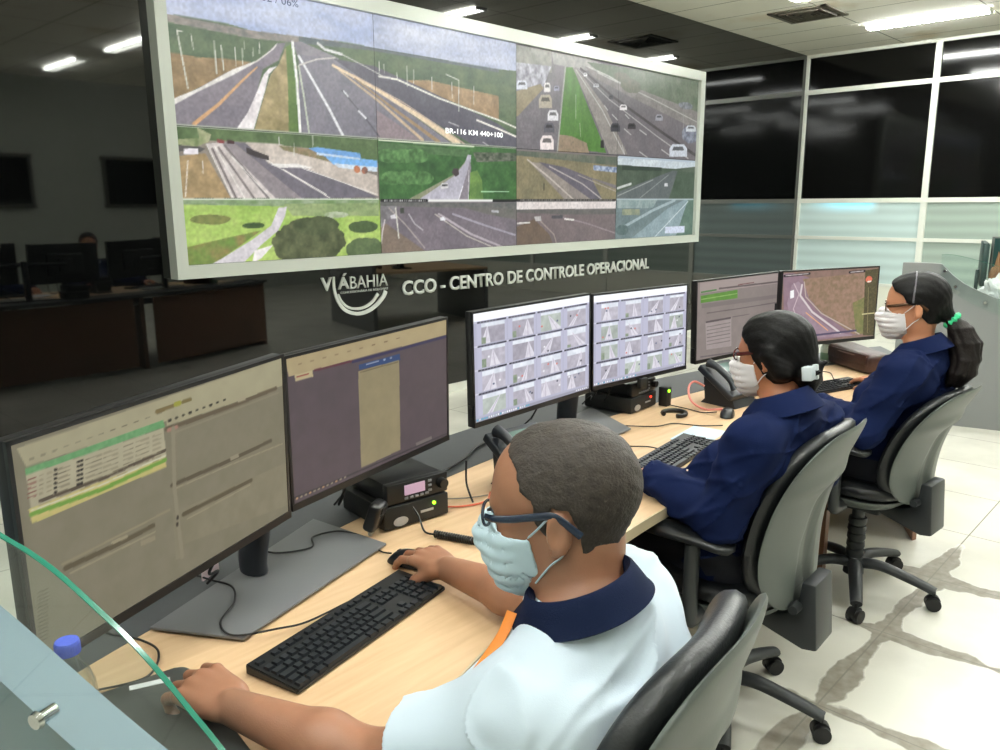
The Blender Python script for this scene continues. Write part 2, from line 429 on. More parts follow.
LPOS = [(10.0, 3.0, 'bright fluorescent ceiling light in the ceiling beside the dark square vent'),
        (8.08, 3.05, 'fluorescent ceiling light cut by the top of the photo, above the square vent'), (6.2, 3.05, None), (4.3, 3.05, None),
        (8.08, .95, None), (6.2, .95, None), (4.3, .95, None), (2.3, .95, None), (.4, .95, None), (10., .95, None),
        (4.5, -.65, None), (7.5, -1.0, None), (1.6, -1.0, None), (4.45, -2.7, None), (8.6, -2.9, None), (-1.2, 0.2, None), (-1.2, 2.6, None)]
first = None
for i, (x, y, lb) in enumerate(LPOS):
    if first is None: first = make_light((x, y, CH), 0, lb)
    else: dup(first, (x, y, CH), 0, lb or 'fluorescent ceiling light, in the ceiling rows outside the view, some reflected as streaks in the black wall')  # some of these only fill out the ceiling rows and show no reflected streak
t = thing('ceiling_vent', 'square dark metal air vent in the ceiling near the black wall', 'vent', (8.86, 3.84, CH))
bm = bm_new()
for s in (-1, 1):
    add_box(bm, (s * .285, 0, -.008), (.05, .62, .016)); add_box(bm, (0, s * .285, -.008), (.62, .05, .016))
mesh_obj('frame', bm, mat('vent_frame_metal', rgb(98, 94, 82), rough=.5, metal=.3), t)
bm = bm_new()
for rr in (.22, .16, .10, .045):
    for s in (-1, 1):
        add_box(bm, (s * rr, 0, -.012), (.008, rr * 2, .026)); add_box(bm, (0, s * rr, -.012), (rr * 2, .008, .026))
mesh_obj('slat', bm, mat('vent_slat_metal', rgb(120, 116, 104), rough=.4, metal=.4), t)
obox('backing', (0, 0, -.001), (.54, .54, .002), mat('vent_black', rgb(14, 14, 13), rough=.8), t)
W = bpy.data.worlds.new('world'); S.world = W; W.use_nodes = True
W.node_tree.nodes['Background'].inputs[0].default_value = (.75, .8, .8, 1); W.node_tree.nodes['Background'].inputs[1].default_value = .2
S.cycles.max_bounces = 8; S.cycles.diffuse_bounces = 4; S.cycles.glossy_bounces = 4; S.cycles.transmission_bounces = 8; S.cycles.transparent_max_bounces = 8
S.cycles.caustics_reflective = False; S.cycles.caustics_refractive = False; S.cycles.sample_clamp_indirect = 4.0
S.cycles.use_denoising = True
PAINT = {
'A':[('P',[(2.231,2.917),(5.481,3.553),(5.483,2.521),(2.178,2.38)],(142,158,196),(186,192,212),2.2,3,3),('P',[(3.829,3.036),(5.482,3.243),(5.483,2.603),(3.809,2.637)],(150,160,188),(196,200,214),2.4,5,4),('P',[(2.262,2.649),(2.67,2.653),(2.843,2.634),(3.192,2.64),(3.51,2.658),(3.802,2.656),(5.107,2.651),(5.483,2.668),(5.485,1.938),(2.183,1.826)],(70,92,66),(98,116,82),9,1,1.6),('P',[(2.297,2.649),(2.843,2.634),(3.51,2.658),(3.508,2.619),(2.84,2.587),(2.293,2.605)],(112,112,108),(150,140,130),24,2,2),('P',[(3.192,2.646),(3.802,2.656),(5.107,2.651),(5.107,2.625),(3.8,2.633),(3.189,2.603)],(78,92,96),(96,104,104),18,2,2),('P',[(2.277,2.441),(2.484,2.432),(2.639,2.445),(2.829,2.444),(2.686,2.369),(2.294,2.171),(2.277,2.181)],(168,138,98),(128,106,72),14,4),('P',[(3.9,2.444),(4.328,2.487),(5.105,2.439),(5.103,2.248),(4.641,2.338),(4.225,2.42)],(176,146,108),(140,114,80),14,4),('P',[(2.286,2.154),(2.659,2.366),(2.886,2.462),(3.024,2.581),(3.091,2.594),(3.031,2.479),(2.91,2.411),(2.776,2.043),(2.273,2.012)],(134,126,134),(118,112,122),8,6),('P',[(2.288,2.174),(2.468,2.255),(2.659,2.364),(2.701,2.388),(2.865,2.457),(2.977,2.533),(3.032,2.589),(3.007,2.549),(2.886,2.459),(2.698,2.353),(2.467,2.237),(2.284,2.135)],(226,222,216),(205,200,192),20,2),('P',[(2.7,2.038),(2.784,2.14),(2.849,2.254),(2.915,2.382),(2.954,2.422),(3.014,2.441),(2.952,2.385),(2.923,2.297),(2.862,2.146),(2.81,2.02)],(236,230,228),(214,206,206),16,3),('L',[(2.418,2.044),(2.59,2.173),(2.764,2.33),(2.869,2.419)],.024,(208,160,112),.009),('P',[(2.817,2.021),(2.922,2.285),(2.966,2.387),(3.029,2.455),(3.089,2.566),(3.135,2.584),(3.164,2.458),(3.15,2.027)],(176,156,112),(136,124,80),14,7),('P',[(3.089,2.566),(3.136,2.596),(3.174,2.371),(3.213,2.037),(3.074,2.029),(3.09,2.363)],(98,128,58),(80,112,48),12,5),('P',[(3.144,2.603),(3.205,2.617),(3.504,2.547),(3.474,2.045),(3.163,2.028),(3.15,2.027),(3.182,2.497)],(140,136,142),(122,118,126),7,8),('P',[(3.185,2.534),(3.454,2.541),(3.806,2.38),(4.633,2.002),(3.805,1.973),(3.808,2.036),(3.15,2.027)],(128,124,134),(114,112,122),7,8),('P',[(3.817,2.231),(4.232,2.043),(4.417,2.007),(3.804,1.966)],(146,130,134),(134,120,124),9,2),('L',[(3.141,2.603),(3.158,2.37),(3.163,2.03)],.0204,(228,228,222)),('L',[(3.179,2.459),(3.206,2.273),(3.232,2.034)],.0132,(188,196,176)),('L',[(3.184,2.522),(3.283,2.382),(3.401,2.212),(3.511,2.034)],.018,(220,220,222),.0216),('L',[(3.517,2.34),(3.698,2.181),(3.827,2.051)],.0084,(90,88,98),.0144),('L',[(3.533,2.335),(3.565,2.305)],.012,(210,210,214)),('L',[(3.655,2.212),(3.715,2.168)],.0144,(210,210,214)),('P',[(3.454,2.541),(3.813,2.53),(4.225,2.434),(5.103,2.216),(5.328,2.115),(5.327,1.999),(4.861,2.012),(3.806,2.38)],(98,96,106),(82,80,92),8,9),('L',[(3.451,2.496),(3.806,2.38),(4.218,2.217),(4.634,2.033)],.018,(222,200,166),.045),('L',[(3.499,2.469),(3.838,2.294),(4.252,2.044)],.0108,(196,172,140),.0252),('L',[(3.632,2.431),(3.966,2.256),(4.418,2.038)],.0084,(160,134,100),.0312),('L',[(3.616,2.455),(4.064,2.306),(4.701,2.036)],.006,(196,170,150),.0108),('L',[(3.846,2.466),(4.013,2.462),(4.427,2.365),(5.103,2.248),(5.328,2.198)],.0132,(220,218,206)),('L',[(4.842,2.231),(5.102,2.176),(5.328,2.124)],.0156,(224,220,210)),('L',[(4.529,2.194),(4.637,2.171)],.0096,(170,168,172)),('L',[(4.909,2.062),(5.004,2.026)],.0096,(170,168,172)),('L',[(3.18,2.466),(3.324,2.52),(3.47,2.546)],.0096,(196,190,186)),('L',[(3.338,2.622),(3.392,2.591),(3.53,2.576)],.018,(206,206,204)),('L',[(3.53,2.576),(3.724,2.52),(3.883,2.47)],.0072,(188,186,180)),('L',[(2.361,2.566),(2.399,2.248)],.009,(196,198,182)),('L',[(2.589,2.536),(2.592,2.353)],.009,(196,198,182)),('L',[(2.633,2.519),(2.64,2.376)],.0072,(196,198,182)),('L',[(2.445,2.556),(2.453,2.473)],.006,(196,198,182)),('L',[(2.725,2.519),(2.723,2.408)],.006,(196,198,182)),('L',[(2.775,2.52),(2.772,2.426)],.006,(196,198,182)),('L',[(2.793,2.563),(2.793,2.516)],.0048,(196,198,182)),('L',[(2.849,2.529),(2.847,2.482)],.0048,(196,198,182)),('L',[(2.899,2.571),(2.893,2.505)],.006,(196,198,182)),('L',[(2.361,2.566),(2.391,2.565)],.006,(196,198,182)),('L',[(4.506,2.549),(4.645,2.519)],.0072,(204,206,192)),('L',[(4.645,2.519),(4.64,2.285)],.0072,(204,206,192)),('L',[(4.569,2.496),(4.572,2.378)],.006,(204,206,192)),('L',[(4.113,2.564),(4.113,2.423)],.0078,(204,206,192)),('L',[(3.855,2.569),(3.851,2.48)],.006,(204,206,192)),('L',[(4.18,2.55),(4.176,2.451)],.006,(204,206,192)),('L',[(4.359,2.512),(4.359,2.425)],.006,(204,206,192)),('L',[(4.812,2.49),(4.809,2.352)],.006,(204,206,192)),('L',[(4.015,2.508),(4.017,2.467)],.0072,(204,206,192)),('L',[(3.896,2.553),(3.897,2.492)],.0042,(204,206,192))],
'B':[('P',[(5.23,2.892),(8.54,3.122),(8.655,1.933),(5.225,1.888)],(112,106,108),(98,94,98),7,1),('P',[(5.27,2.866),(5.787,2.879),(5.79,2.696),(5.269,2.658)],(108,112,100),(150,146,136),20,3),('P',[(5.269,2.728),(5.789,2.751),(5.67,2.555),(5.268,2.376)],(110,108,118),(190,190,198),26,4),('P',[(5.268,2.482),(5.64,2.589),(5.685,2.553),(5.38,2.313),(5.267,2.269)],(150,136,104),(130,120,92),14,4),('P',[(5.294,1.999),(5.295,2.262),(5.67,2.546),(5.856,2.777),(5.974,2.79),(5.885,2.023)],(118,112,116),(104,100,104),9,5),('P',[(5.788,2.87),(6.298,2.881),(6.646,2.847),(6.301,2.77),(5.975,2.772),(5.819,2.773)],(168,164,158),(140,140,134),24,4),('P',[(6.299,2.847),(8.44,2.908),(8.495,2.322),(8.056,2.414),(7.432,2.569),(6.651,2.708)],(82,98,74),(106,116,96),12,6),('P',[(6.267,2.804),(7.024,2.703),(8.135,2.58),(8.475,2.536),(8.493,2.346),(8.15,2.396),(7.029,2.599),(6.405,2.722)],(134,130,124),(112,108,104),12,5),('P',[(5.991,2.764),(6.096,2.776),(6.281,2.515),(6.556,2.153),(6.633,2.043),(6.252,2.054),(5.905,2.175)],(66,112,40),(84,134,52),18,5,.4),('P',[(5.905,2.175),(6.083,2.173),(6.319,2.121),(6.356,2.032),(5.866,2.023)],(156,132,108),(130,116,92),20,3),('P',[(6.087,2.775),(6.142,2.781),(6.588,2.481),(6.998,2.047),(6.677,2.035),(6.308,2.517)],(146,140,132),(130,124,118),14,2),('L',[(5.984,2.764),(5.942,2.486),(5.879,2.023)],.0198,(156,156,148)),('L',[(6.136,2.761),(6.554,2.438),(6.94,2.045)],.009,(190,190,184)),('L',[(6.207,2.779),(6.729,2.573),(7.618,2.296),(8.369,2.077)],.0198,(70,66,66),.036),('L',[(6.175,2.766),(6.657,2.547),(7.536,2.247),(8.179,2.046)],.0072,(170,168,164),.0126),('L',[(6.472,2.769),(7.429,2.612),(8.486,2.418)],.0108,(170,168,160)),('L',[(6.3,2.808),(6.649,2.757),(7.026,2.672)],.0126,(176,174,168)),('B',(7.024,2.703),(.178,.067),(92,96,80),(110,108,92)),('B',(6.869,2.77),(.138,.047),(96,100,84),(110,108,92)),('B',(8.087,2.6),(.149,.037),(86,92,96),(130,134,140)),('B',(8.205,2.306),(.175,.096),(88,92,104),(140,146,160)),('P',[(5.638,2.032),(5.637,2.112),(5.67,2.156),(5.793,2.163),(5.827,2.121),(5.828,2.04)],(226,214,210)),('P',[(5.666,2.095),(5.684,2.132),(5.779,2.137),(5.799,2.101)],(101,96,94)),('P',[(5.688,2.182),(5.688,2.235),(5.712,2.266),(5.806,2.272),(5.832,2.244),(5.833,2.19)],(86,84,92)),('P',[(5.709,2.224),(5.723,2.25),(5.796,2.254),(5.81,2.23)],(38,37,41)),('P',[(5.739,2.286),(5.738,2.345),(5.764,2.378),(5.86,2.385),(5.887,2.355),(5.888,2.296)],(214,212,214)),('P',[(5.761,2.333),(5.775,2.361),(5.849,2.366),(5.865,2.34)],(96,95,96)),('P',[(5.618,2.385),(5.617,2.457),(5.648,2.498),(5.766,2.509),(5.798,2.472),(5.799,2.399)],(170,160,140)),('P',[(5.644,2.443),(5.662,2.477),(5.752,2.485),(5.771,2.453)],(76,72,63)),('P',[(5.685,2.524),(5.685,2.575),(5.7,2.604),(5.759,2.61),(5.776,2.584),(5.776,2.532)],(214,210,206)),('P',[(5.699,2.564),(5.707,2.589),(5.753,2.593),(5.762,2.57)],(96,94,92)),('P',[(5.822,2.547),(5.822,2.574),(5.835,2.589),(5.885,2.594),(5.899,2.581),(5.9,2.554)],(150,150,170)),('P',[(5.833,2.569),(5.841,2.582),(5.88,2.585),(5.888,2.574)],(67,67,76)),('P',[(6.698,2.247),(6.696,2.298),(6.722,2.327),(6.823,2.334),(6.852,2.308),(6.854,2.256)],(52,52,58)),('P',[(6.72,2.288),(6.734,2.312),(6.812,2.317),(6.829,2.295)],(23,23,26)),('P',[(6.986,2.289),(6.985,2.325),(7.009,2.346),(7.102,2.352),(7.129,2.334),(7.131,2.298)],(52,48,50)),('P',[(7.006,2.318),(7.02,2.335),(7.092,2.34),(7.107,2.324)],(23,21,22)),('P',[(6.845,2.46),(6.844,2.493),(6.864,2.513),(6.943,2.519),(6.965,2.503),(6.966,2.469)],(220,216,214)),('P',[(6.862,2.487),(6.873,2.503),(6.934,2.508),(6.947,2.494)],(99,97,96)),('P',[(6.657,2.547),(6.656,2.573),(6.669,2.588),(6.716,2.593),(6.729,2.58),(6.73,2.553)],(60,60,66)),('P',[(6.668,2.568),(6.674,2.581),(6.711,2.584),(6.718,2.573)],(27,27,29)),('P',[(7.789,2.05),(7.783,2.135),(7.841,2.183),(8.078,2.194),(8.147,2.151),(8.154,2.064)],(190,196,204)),('P',[(7.837,2.118),(7.87,2.158),(8.052,2.167),(8.093,2.128)],(85,88,91)),('P',[(6.252,2.714),(6.252,2.734),(6.261,2.746),(6.298,2.75),(6.309,2.74),(6.309,2.72)],(210,210,210)),('P',[(6.26,2.731),(6.266,2.74),(6.294,2.743),(6.3,2.735)],(94,94,94)),('P',[(6.407,2.634),(6.407,2.653),(6.421,2.665),(6.478,2.671),(6.493,2.662),(6.494,2.642)],(180,180,184)),('P',[(6.42,2.65),(6.428,2.66),(6.471,2.664),(6.48,2.656)],(81,81,82)),('P',[(5.324,2.514),(5.324,2.56),(5.348,2.587),(5.44,2.596),(5.465,2.574),(5.465,2.527)],(200,204,212)),('P',[(5.345,2.551),(5.359,2.574),(5.429,2.581),(5.444,2.561)],(90,91,95)),('P',[(7.492,2.403),(7.49,2.443),(7.512,2.466),(7.603,2.473),(7.629,2.453),(7.632,2.413)],(150,150,158)),('P',[(7.511,2.436),(7.524,2.455),(7.593,2.46),(7.609,2.442)],(67,67,71)),('P',[(8.109,2.329),(8.106,2.371),(8.14,2.396),(8.278,2.404),(8.318,2.384),(8.322,2.341)],(190,196,200)),('P',[(8.138,2.363),(8.157,2.384),(8.263,2.39),(8.287,2.372)],(85,88,90)),('L',[(6.718,2.409),(6.812,2.364)],.0099,(186,184,180)),('L',[(6.588,2.481),(6.643,2.444)],.0099,(186,184,180)),('L',[(6.929,2.288),(7.047,2.238)],.0099,(186,184,180)),('L',[(7.214,2.077),(7.36,2.028)],.0099,(186,184,180)),('L',[(6.942,2.425),(7.008,2.392)],.0099,(186,184,180)),('L',[(7.203,2.294),(7.327,2.253)],.0099,(186,184,180)),('L',[(7.63,2.117),(7.787,2.066)],.0099,(186,184,180)),('L',[(6.898,2.128),(6.948,2.045)],.0099,(186,184,180)),('L',[(6.14,2.542),(6.145,2.329)],.0081,(150,170,130)),('L',[(6.206,2.294),(6.222,2.176)],.0081,(150,170,130)),('P',[(6.535,2.152),(6.585,2.165),(6.595,2.089),(6.537,2.087)],(34,34,34)),('L',[(8.039,2.619),(8.061,2.229)],.0054,(150,150,146))],
'C':[('P',[(2.265,2.057),(3.864,2.06),(3.842,1.581),(2.221,1.585)],(150,140,126),(130,122,112),9,1),('P',[(2.286,2.024),(3.83,2.037),(3.821,1.859),(3.287,1.938),(2.749,1.958),(2.522,1.954),(2.275,1.908)],(72,96,56),(96,120,74),16,3),('P',[(2.435,2.027),(2.525,1.99),(2.505,1.946),(2.425,1.914),(2.291,1.922),(2.294,1.95),(2.445,1.964)],(170,170,130),(110,130,80),20,3),('P',[(2.288,1.915),(2.441,1.915),(2.478,1.903),(2.446,1.884),(2.285,1.88)],(84,82,80)),('P',[(2.341,1.899),(2.432,1.903),(2.429,1.868),(2.338,1.865)],(226,220,224)),('P',[(2.297,1.853),(2.476,1.877),(2.624,1.605),(2.292,1.604)],(182,152,108),(150,128,88),16,4),('P',[(2.486,1.934),(2.584,1.947),(3.169,1.605),(2.629,1.605)],(214,204,200),(186,176,170),14,5),('P',[(2.584,1.947),(2.665,1.951),(3.15,1.605),(2.947,1.605)],(150,140,142),(134,126,130),10,5),('P',[(2.666,1.954),(2.781,1.948),(3.81,1.616),(3.15,1.605)],(116,110,120),(102,98,108),10,5),('P',[(2.748,1.955),(2.991,1.958),(3.795,1.77),(3.799,1.622),(3.164,1.814),(2.91,1.831),(2.796,1.916)],(206,194,182),(180,168,156),14,6),('P',[(2.91,1.828),(3.128,1.834),(3.259,1.81),(2.98,1.805)],(226,222,216)),('P',[(2.99,1.947),(3.286,1.93),(3.605,1.861),(3.602,1.811),(3.283,1.874),(3.024,1.919)],(164,132,104),(120,120,80),20,3),('L',[(2.525,1.905),(2.662,1.605)],.0156,(120,110,108)),('L',[(2.566,1.914),(2.789,1.605)],.0156,(128,118,116)),('L',[(2.607,1.93),(2.894,1.605)],.0156,(120,112,112)),('L',[(2.488,1.931),(2.637,1.605)],.006,(226,222,214)),('L',[(2.542,1.92),(2.721,1.605)],.006,(226,222,214)),('L',[(2.65,1.866),(2.911,1.605)],.006,(226,222,214)),('L',[(2.795,1.901),(3.385,1.605)],.006,(226,222,214)),('L',[(3.015,1.796),(3.346,1.634)],.006,(226,222,214)),('L',[(3.164,1.807),(3.788,1.636)],.006,(226,222,214)),('P',[(3.219,1.938),(3.287,1.95),(3.651,1.924),(3.659,1.887),(3.371,1.88)],(104,158,216)),('P',[(3.361,1.88),(3.442,1.896),(3.804,1.879),(3.802,1.831),(3.419,1.837)],(112,172,228)),('P',[(3.285,1.914),(3.649,1.89),(3.648,1.877),(3.284,1.898)],(186,206,226)),('P',[(3.419,1.847),(3.802,1.831),(3.8,1.797),(3.458,1.818)],(196,210,222)),('P',[(2.754,1.926),(2.914,1.876),(2.912,1.849),(2.809,1.869),(2.756,1.888)],(58,50,52)),('P',[(2.56,1.966),(2.608,1.96),(2.606,1.94),(2.559,1.943)],(130,56,56)),('P',[(2.627,1.964),(2.676,1.961),(2.674,1.94),(2.626,1.941)],(70,46,48)),('L',[(2.36,1.828),(2.326,1.616)],.0072,(214,206,190)),('L',[(2.455,1.831),(2.451,1.757)],.006,(214,206,190)),('L',[(3.258,2.03),(3.256,1.949)],.006,(204,206,196)),('L',[(3.107,1.968),(3.105,1.883)],.0048,(204,206,196)),('L',[(2.997,2.001),(2.997,1.952)],.0048,(200,200,190)),('B',(3.619,1.811),(.028,.024),(196,120,80),(120,90,80)),('B',(3.687,1.805),(.028,.025),(180,110,80),(120,90,80))],
'D':[('P',[(2.224,1.62),(3.862,1.61),(3.838,1.081),(2.182,1.172)],(150,196,66),(184,214,92),7,1,2),('P',[(2.276,1.602),(3.809,1.602),(3.807,1.564),(2.998,1.555),(2.274,1.571)],(150,170,130),(110,150,80),18,3,2),('P',[(2.999,1.57),(3.808,1.576),(3.803,1.48),(3.067,1.491)],(120,150,84),(160,180,110),14,4,2),('P',[(2.249,1.303),(2.584,1.364),(2.825,1.402),(2.456,1.19),(2.239,1.202)],(150,134,66),(110,150,52),18,5),('B',(2.481,1.478),(.135,.032),(138,140,64),(112,128,54)),('B',(2.767,1.434),(.081,.02),(72,104,46),(56,86,40)),('P',[(2.961,1.547),(3.025,1.552),(3.008,1.492),(2.95,1.399),(2.818,1.309),(2.653,1.178),(2.424,1.188),(2.524,1.231),(2.751,1.343),(2.898,1.431)],(216,208,214),(196,190,192),12,6),('P',[(2.763,1.273),(2.907,1.306),(2.812,1.223),(2.739,1.188)],(232,226,220)),('B',(3.419,1.494),(.104,.022),(196,206,176),(150,170,120)),('B',(3.656,1.405),(.13,.044),(80,108,52),(64,90,46)),('B',(3.669,1.24),(.179,.088),(100,124,70),(80,106,58)),('B',(3.188,1.311),(.295,.158),(104,112,66),(64,76,42),14),('B',(3.254,1.423),(.185,.062),(92,104,60),(62,78,42),14)],
'E':[('P',[(3.79,2.049),(5.353,2.05),(5.353,1.561),(3.767,1.567)],(66,128,52),(42,92,38),15,2),('P',[(3.806,2.008),(4.769,1.992),(4.722,1.936),(3.804,1.951)],(84,130,70),(60,104,52),16,3,2),('P',[(4.791,1.977),(5.327,1.991),(5.327,1.924),(4.836,1.9)],(120,122,104),(50,70,44),26,3,2),('P',[(4.085,1.599),(4.584,1.799),(4.698,1.896),(4.74,1.944),(4.732,1.865),(4.405,1.599)],(150,146,120),(130,140,96),12,5),('P',[(4.195,1.599),(4.584,1.787),(4.698,1.888),(4.734,1.956),(4.772,1.953),(4.726,1.599)],(186,182,196),(166,162,178),10,5),('P',[(4.624,1.599),(4.731,1.834),(4.758,1.913),(4.77,1.851),(4.733,1.599)],(134,124,134)),('P',[(4.743,1.602),(4.758,1.815),(4.84,1.836),(4.895,1.757),(4.907,1.602)],(112,158,60),(84,132,52),16,4),('L',[(4.743,1.834),(4.733,1.603)],.0056,(214,214,210)),('L',[(4.672,1.706),(4.624,1.603)],.0084,(224,224,228)),('P',[(4.425,1.704),(4.443,1.727),(4.508,1.728),(4.511,1.689),(4.433,1.679)],(206,204,204)),('P',[(4.442,1.716),(4.503,1.717),(4.503,1.704),(4.438,1.701)],(70,70,74)),('P',[(4.549,1.811),(4.572,1.845),(4.625,1.844),(4.633,1.797),(4.593,1.777)],(70,56,60)),('L',[(4.884,1.664),(5.224,1.666)],.0084,(160,214,160)),('B',(3.914,1.913),(.116,.051),(96,158,76),(54,104,44),22),('B',(4.048,1.918),(.12,.052),(96,158,76),(54,104,44),22),('B',(4.187,1.924),(.124,.053),(96,158,76),(54,104,44),22),('B',(3.945,1.756),(.117,.052),(96,158,76),(54,104,44),22),('B',(4.081,1.759),(.121,.053),(96,158,76),(54,104,44),22),('B',(4.222,1.761),(.125,.053),(96,158,76),(54,104,44),22)],
'F':[('P',[(3.769,1.61),(5.353,1.595),(5.352,1.057),(3.746,1.146)],(122,112,120),(108,100,108),8,2),('P',[(3.804,1.579),(5.326,1.575),(5.326,1.518),(4.403,1.537),(3.994,1.549),(3.802,1.538)],(90,92,90),(112,110,106),18,3,2),('P',[(4.623,1.545),(5.326,1.518),(5.326,1.424),(4.949,1.48)],(112,108,104),(96,98,90),12,3),('P',[(3.816,1.422),(3.872,1.421),(4.063,1.311),(4.264,1.195),(3.806,1.209)],(134,116,100),(116,102,90),12,4),('P',[(3.822,1.553),(3.994,1.552),(3.893,1.45),(3.814,1.393)],(140,136,140),(100,96,98),20,4),('L',[(3.897,1.538),(4.048,1.417),(4.245,1.227)],.0104,(166,156,150)),('L',[(4.09,1.491),(4.148,1.415),(4.228,1.367)],.0096,(186,180,184)),('L',[(4.401,1.487),(4.756,1.32),(5.144,1.196)],.0176,(176,166,172)),('L',[(4.359,1.488),(4.709,1.305),(5.043,1.193)],.008,(196,188,176)),('L',[(4.554,1.485),(4.947,1.381),(5.3,1.295)],.016,(158,152,164)),('L',[(3.855,1.45),(3.828,1.363),(3.813,1.275)],.0112,(200,190,190)),('L',[(3.962,1.537),(3.984,1.314)],.0128,(202,200,188)),('P',[(4.409,1.456),(4.444,1.465),(4.478,1.448),(4.465,1.433),(4.417,1.437)],(220,220,224)),('P',[(5.007,1.513),(5.096,1.508),(5.096,1.488),(5.007,1.493)],(180,180,184)),('P',[(3.91,1.482),(3.956,1.493),(3.963,1.46),(3.912,1.458)],(206,202,206)),('P',[(4.003,1.537),(4.045,1.539),(4.043,1.498),(4.007,1.495)],(60,66,56))],
'G':[('P',[(5.294,2.026),(6.863,2.052),(6.884,1.58),(5.293,1.583)],(142,130,96),(118,112,84),9,2),('P',[(5.294,2.026),(6.864,2.031),(6.869,1.924),(5.925,1.956),(5.294,1.971)],(84,96,80),(110,112,96),14,3),('P',[(5.495,1.923),(5.737,1.911),(6.439,1.598),(5.995,1.598)],(150,140,130),(126,118,112),10,3),('P',[(5.615,1.927),(5.99,1.89),(6.397,1.804),(6.583,1.598),(6.403,1.598)],(104,98,108),(92,88,98),10,3),('P',[(6.089,1.853),(6.858,1.731),(6.86,1.688),(6.469,1.779)],(116,110,112)),('P',[(6.429,1.922),(6.831,1.913),(6.833,1.86),(6.43,1.875)],(86,104,140),(190,200,210),40,3),('L',[(5.466,1.941),(5.769,1.793),(6.128,1.598)],.0144,(186,176,164)),('L',[(5.768,1.893),(6.26,1.745),(6.583,1.598)],.0108,(180,172,166)),('L',[(6.19,1.825),(6.861,1.667)],.009,(160,152,142)),('L',[(5.692,1.737),(5.692,1.683)],.0126,(60,56,44))],
'H':[('P',[(6.827,2.019),(8.52,2.057),(8.563,1.59),(6.807,1.591)],(62,78,62),(84,98,80),9,2),('P',[(6.827,2.019),(8.373,2.035),(8.355,1.962),(7.91,1.926),(7.222,1.935),(6.83,1.936)],(176,188,196),(196,206,208),6,2),('P',[(6.906,1.936),(7.642,1.935),(7.645,1.896),(6.909,1.887)],(52,66,52),(44,60,48),12,2),('P',[(6.826,1.591),(6.823,1.667),(7.478,1.818),(7.866,1.906),(7.967,1.904),(7.798,1.597)],(96,104,104),(84,92,92),8,2),('P',[(7.967,1.904),(8.361,1.894),(8.387,1.597),(7.821,1.597)],(74,92,74),(60,78,60),12,2),('L',[(6.84,1.71),(7.071,1.756)],.024,(190,194,190)),('L',[(6.843,1.634),(7.479,1.802)],.01,(150,156,152)),('L',[(7.24,1.613),(7.78,1.858)],.009,(136,142,140)),('P',[(7.706,1.769),(7.768,1.774),(7.779,1.737),(7.708,1.737)],(196,198,200))],
'I':[('P',[(5.293,1.587),(6.864,1.598),(6.885,1.096),(5.291,1.148)],(120,106,106),(106,94,96),8,2),('P',[(5.293,1.579),(6.864,1.589),(6.867,1.511),(5.997,1.512),(5.292,1.512)],(206,196,192),(216,208,204),6,2),('P',[(5.292,1.512),(6.867,1.511),(6.87,1.454),(5.998,1.461),(5.292,1.489)],(104,100,96),(92,90,88),16,2),('P',[(5.292,1.357),(5.557,1.428),(5.774,1.285),(5.839,1.173),(5.291,1.186)],(112,92,76),(98,82,70),12,2),('L',[(5.587,1.447),(5.838,1.284),(5.878,1.201)],.0144,(150,136,130)),('L',[(5.933,1.442),(6.339,1.373),(6.879,1.252)],.0144,(140,126,130)),('P',[(5.557,1.448),(5.648,1.454),(5.661,1.411),(5.581,1.408)],(180,176,174)),('L',[(5.335,1.394),(5.497,1.398)],.0144,(206,202,196)),('L',[(5.998,1.421),(6.132,1.41)],.0162,(214,210,204)),('P',[(5.804,1.454),(5.965,1.458),(5.965,1.425),(5.804,1.428)],(76,74,80))],
'J':[('P',[(6.825,1.613),(8.56,1.627),(8.611,1.071),(6.806,1.133)],(112,130,132),(92,112,114),8,2),('P',[(6.826,1.591),(7.578,1.597),(7.497,1.51),(6.848,1.515)],(150,166,164),(120,142,140),16,2),('P',[(6.926,1.504),(7.246,1.501),(7.249,1.44),(6.928,1.444)],(146,150,120),(118,130,110),16,2),('P',[(7.098,1.2),(7.805,1.508),(8.168,1.602),(8.274,1.602),(8.136,1.408),(7.967,1.17)],(140,160,166),(122,144,150),7,2),('P',[(8.216,1.602),(8.377,1.602),(8.401,1.155),(7.967,1.17)],(96,124,108),(78,106,92),10,2),('L',[(6.934,1.316),(7.498,1.487),(7.935,1.59)],.03,(150,168,172)),('L',[(7.517,1.185),(8.218,1.578)],.01,(196,208,210)),('B',(6.935,1.294),(.109,.051),(70,92,90),(90,110,110)),('P',[(7.756,1.305),(8.164,1.305),(8.165,1.232),(7.752,1.234)],(196,204,222))],
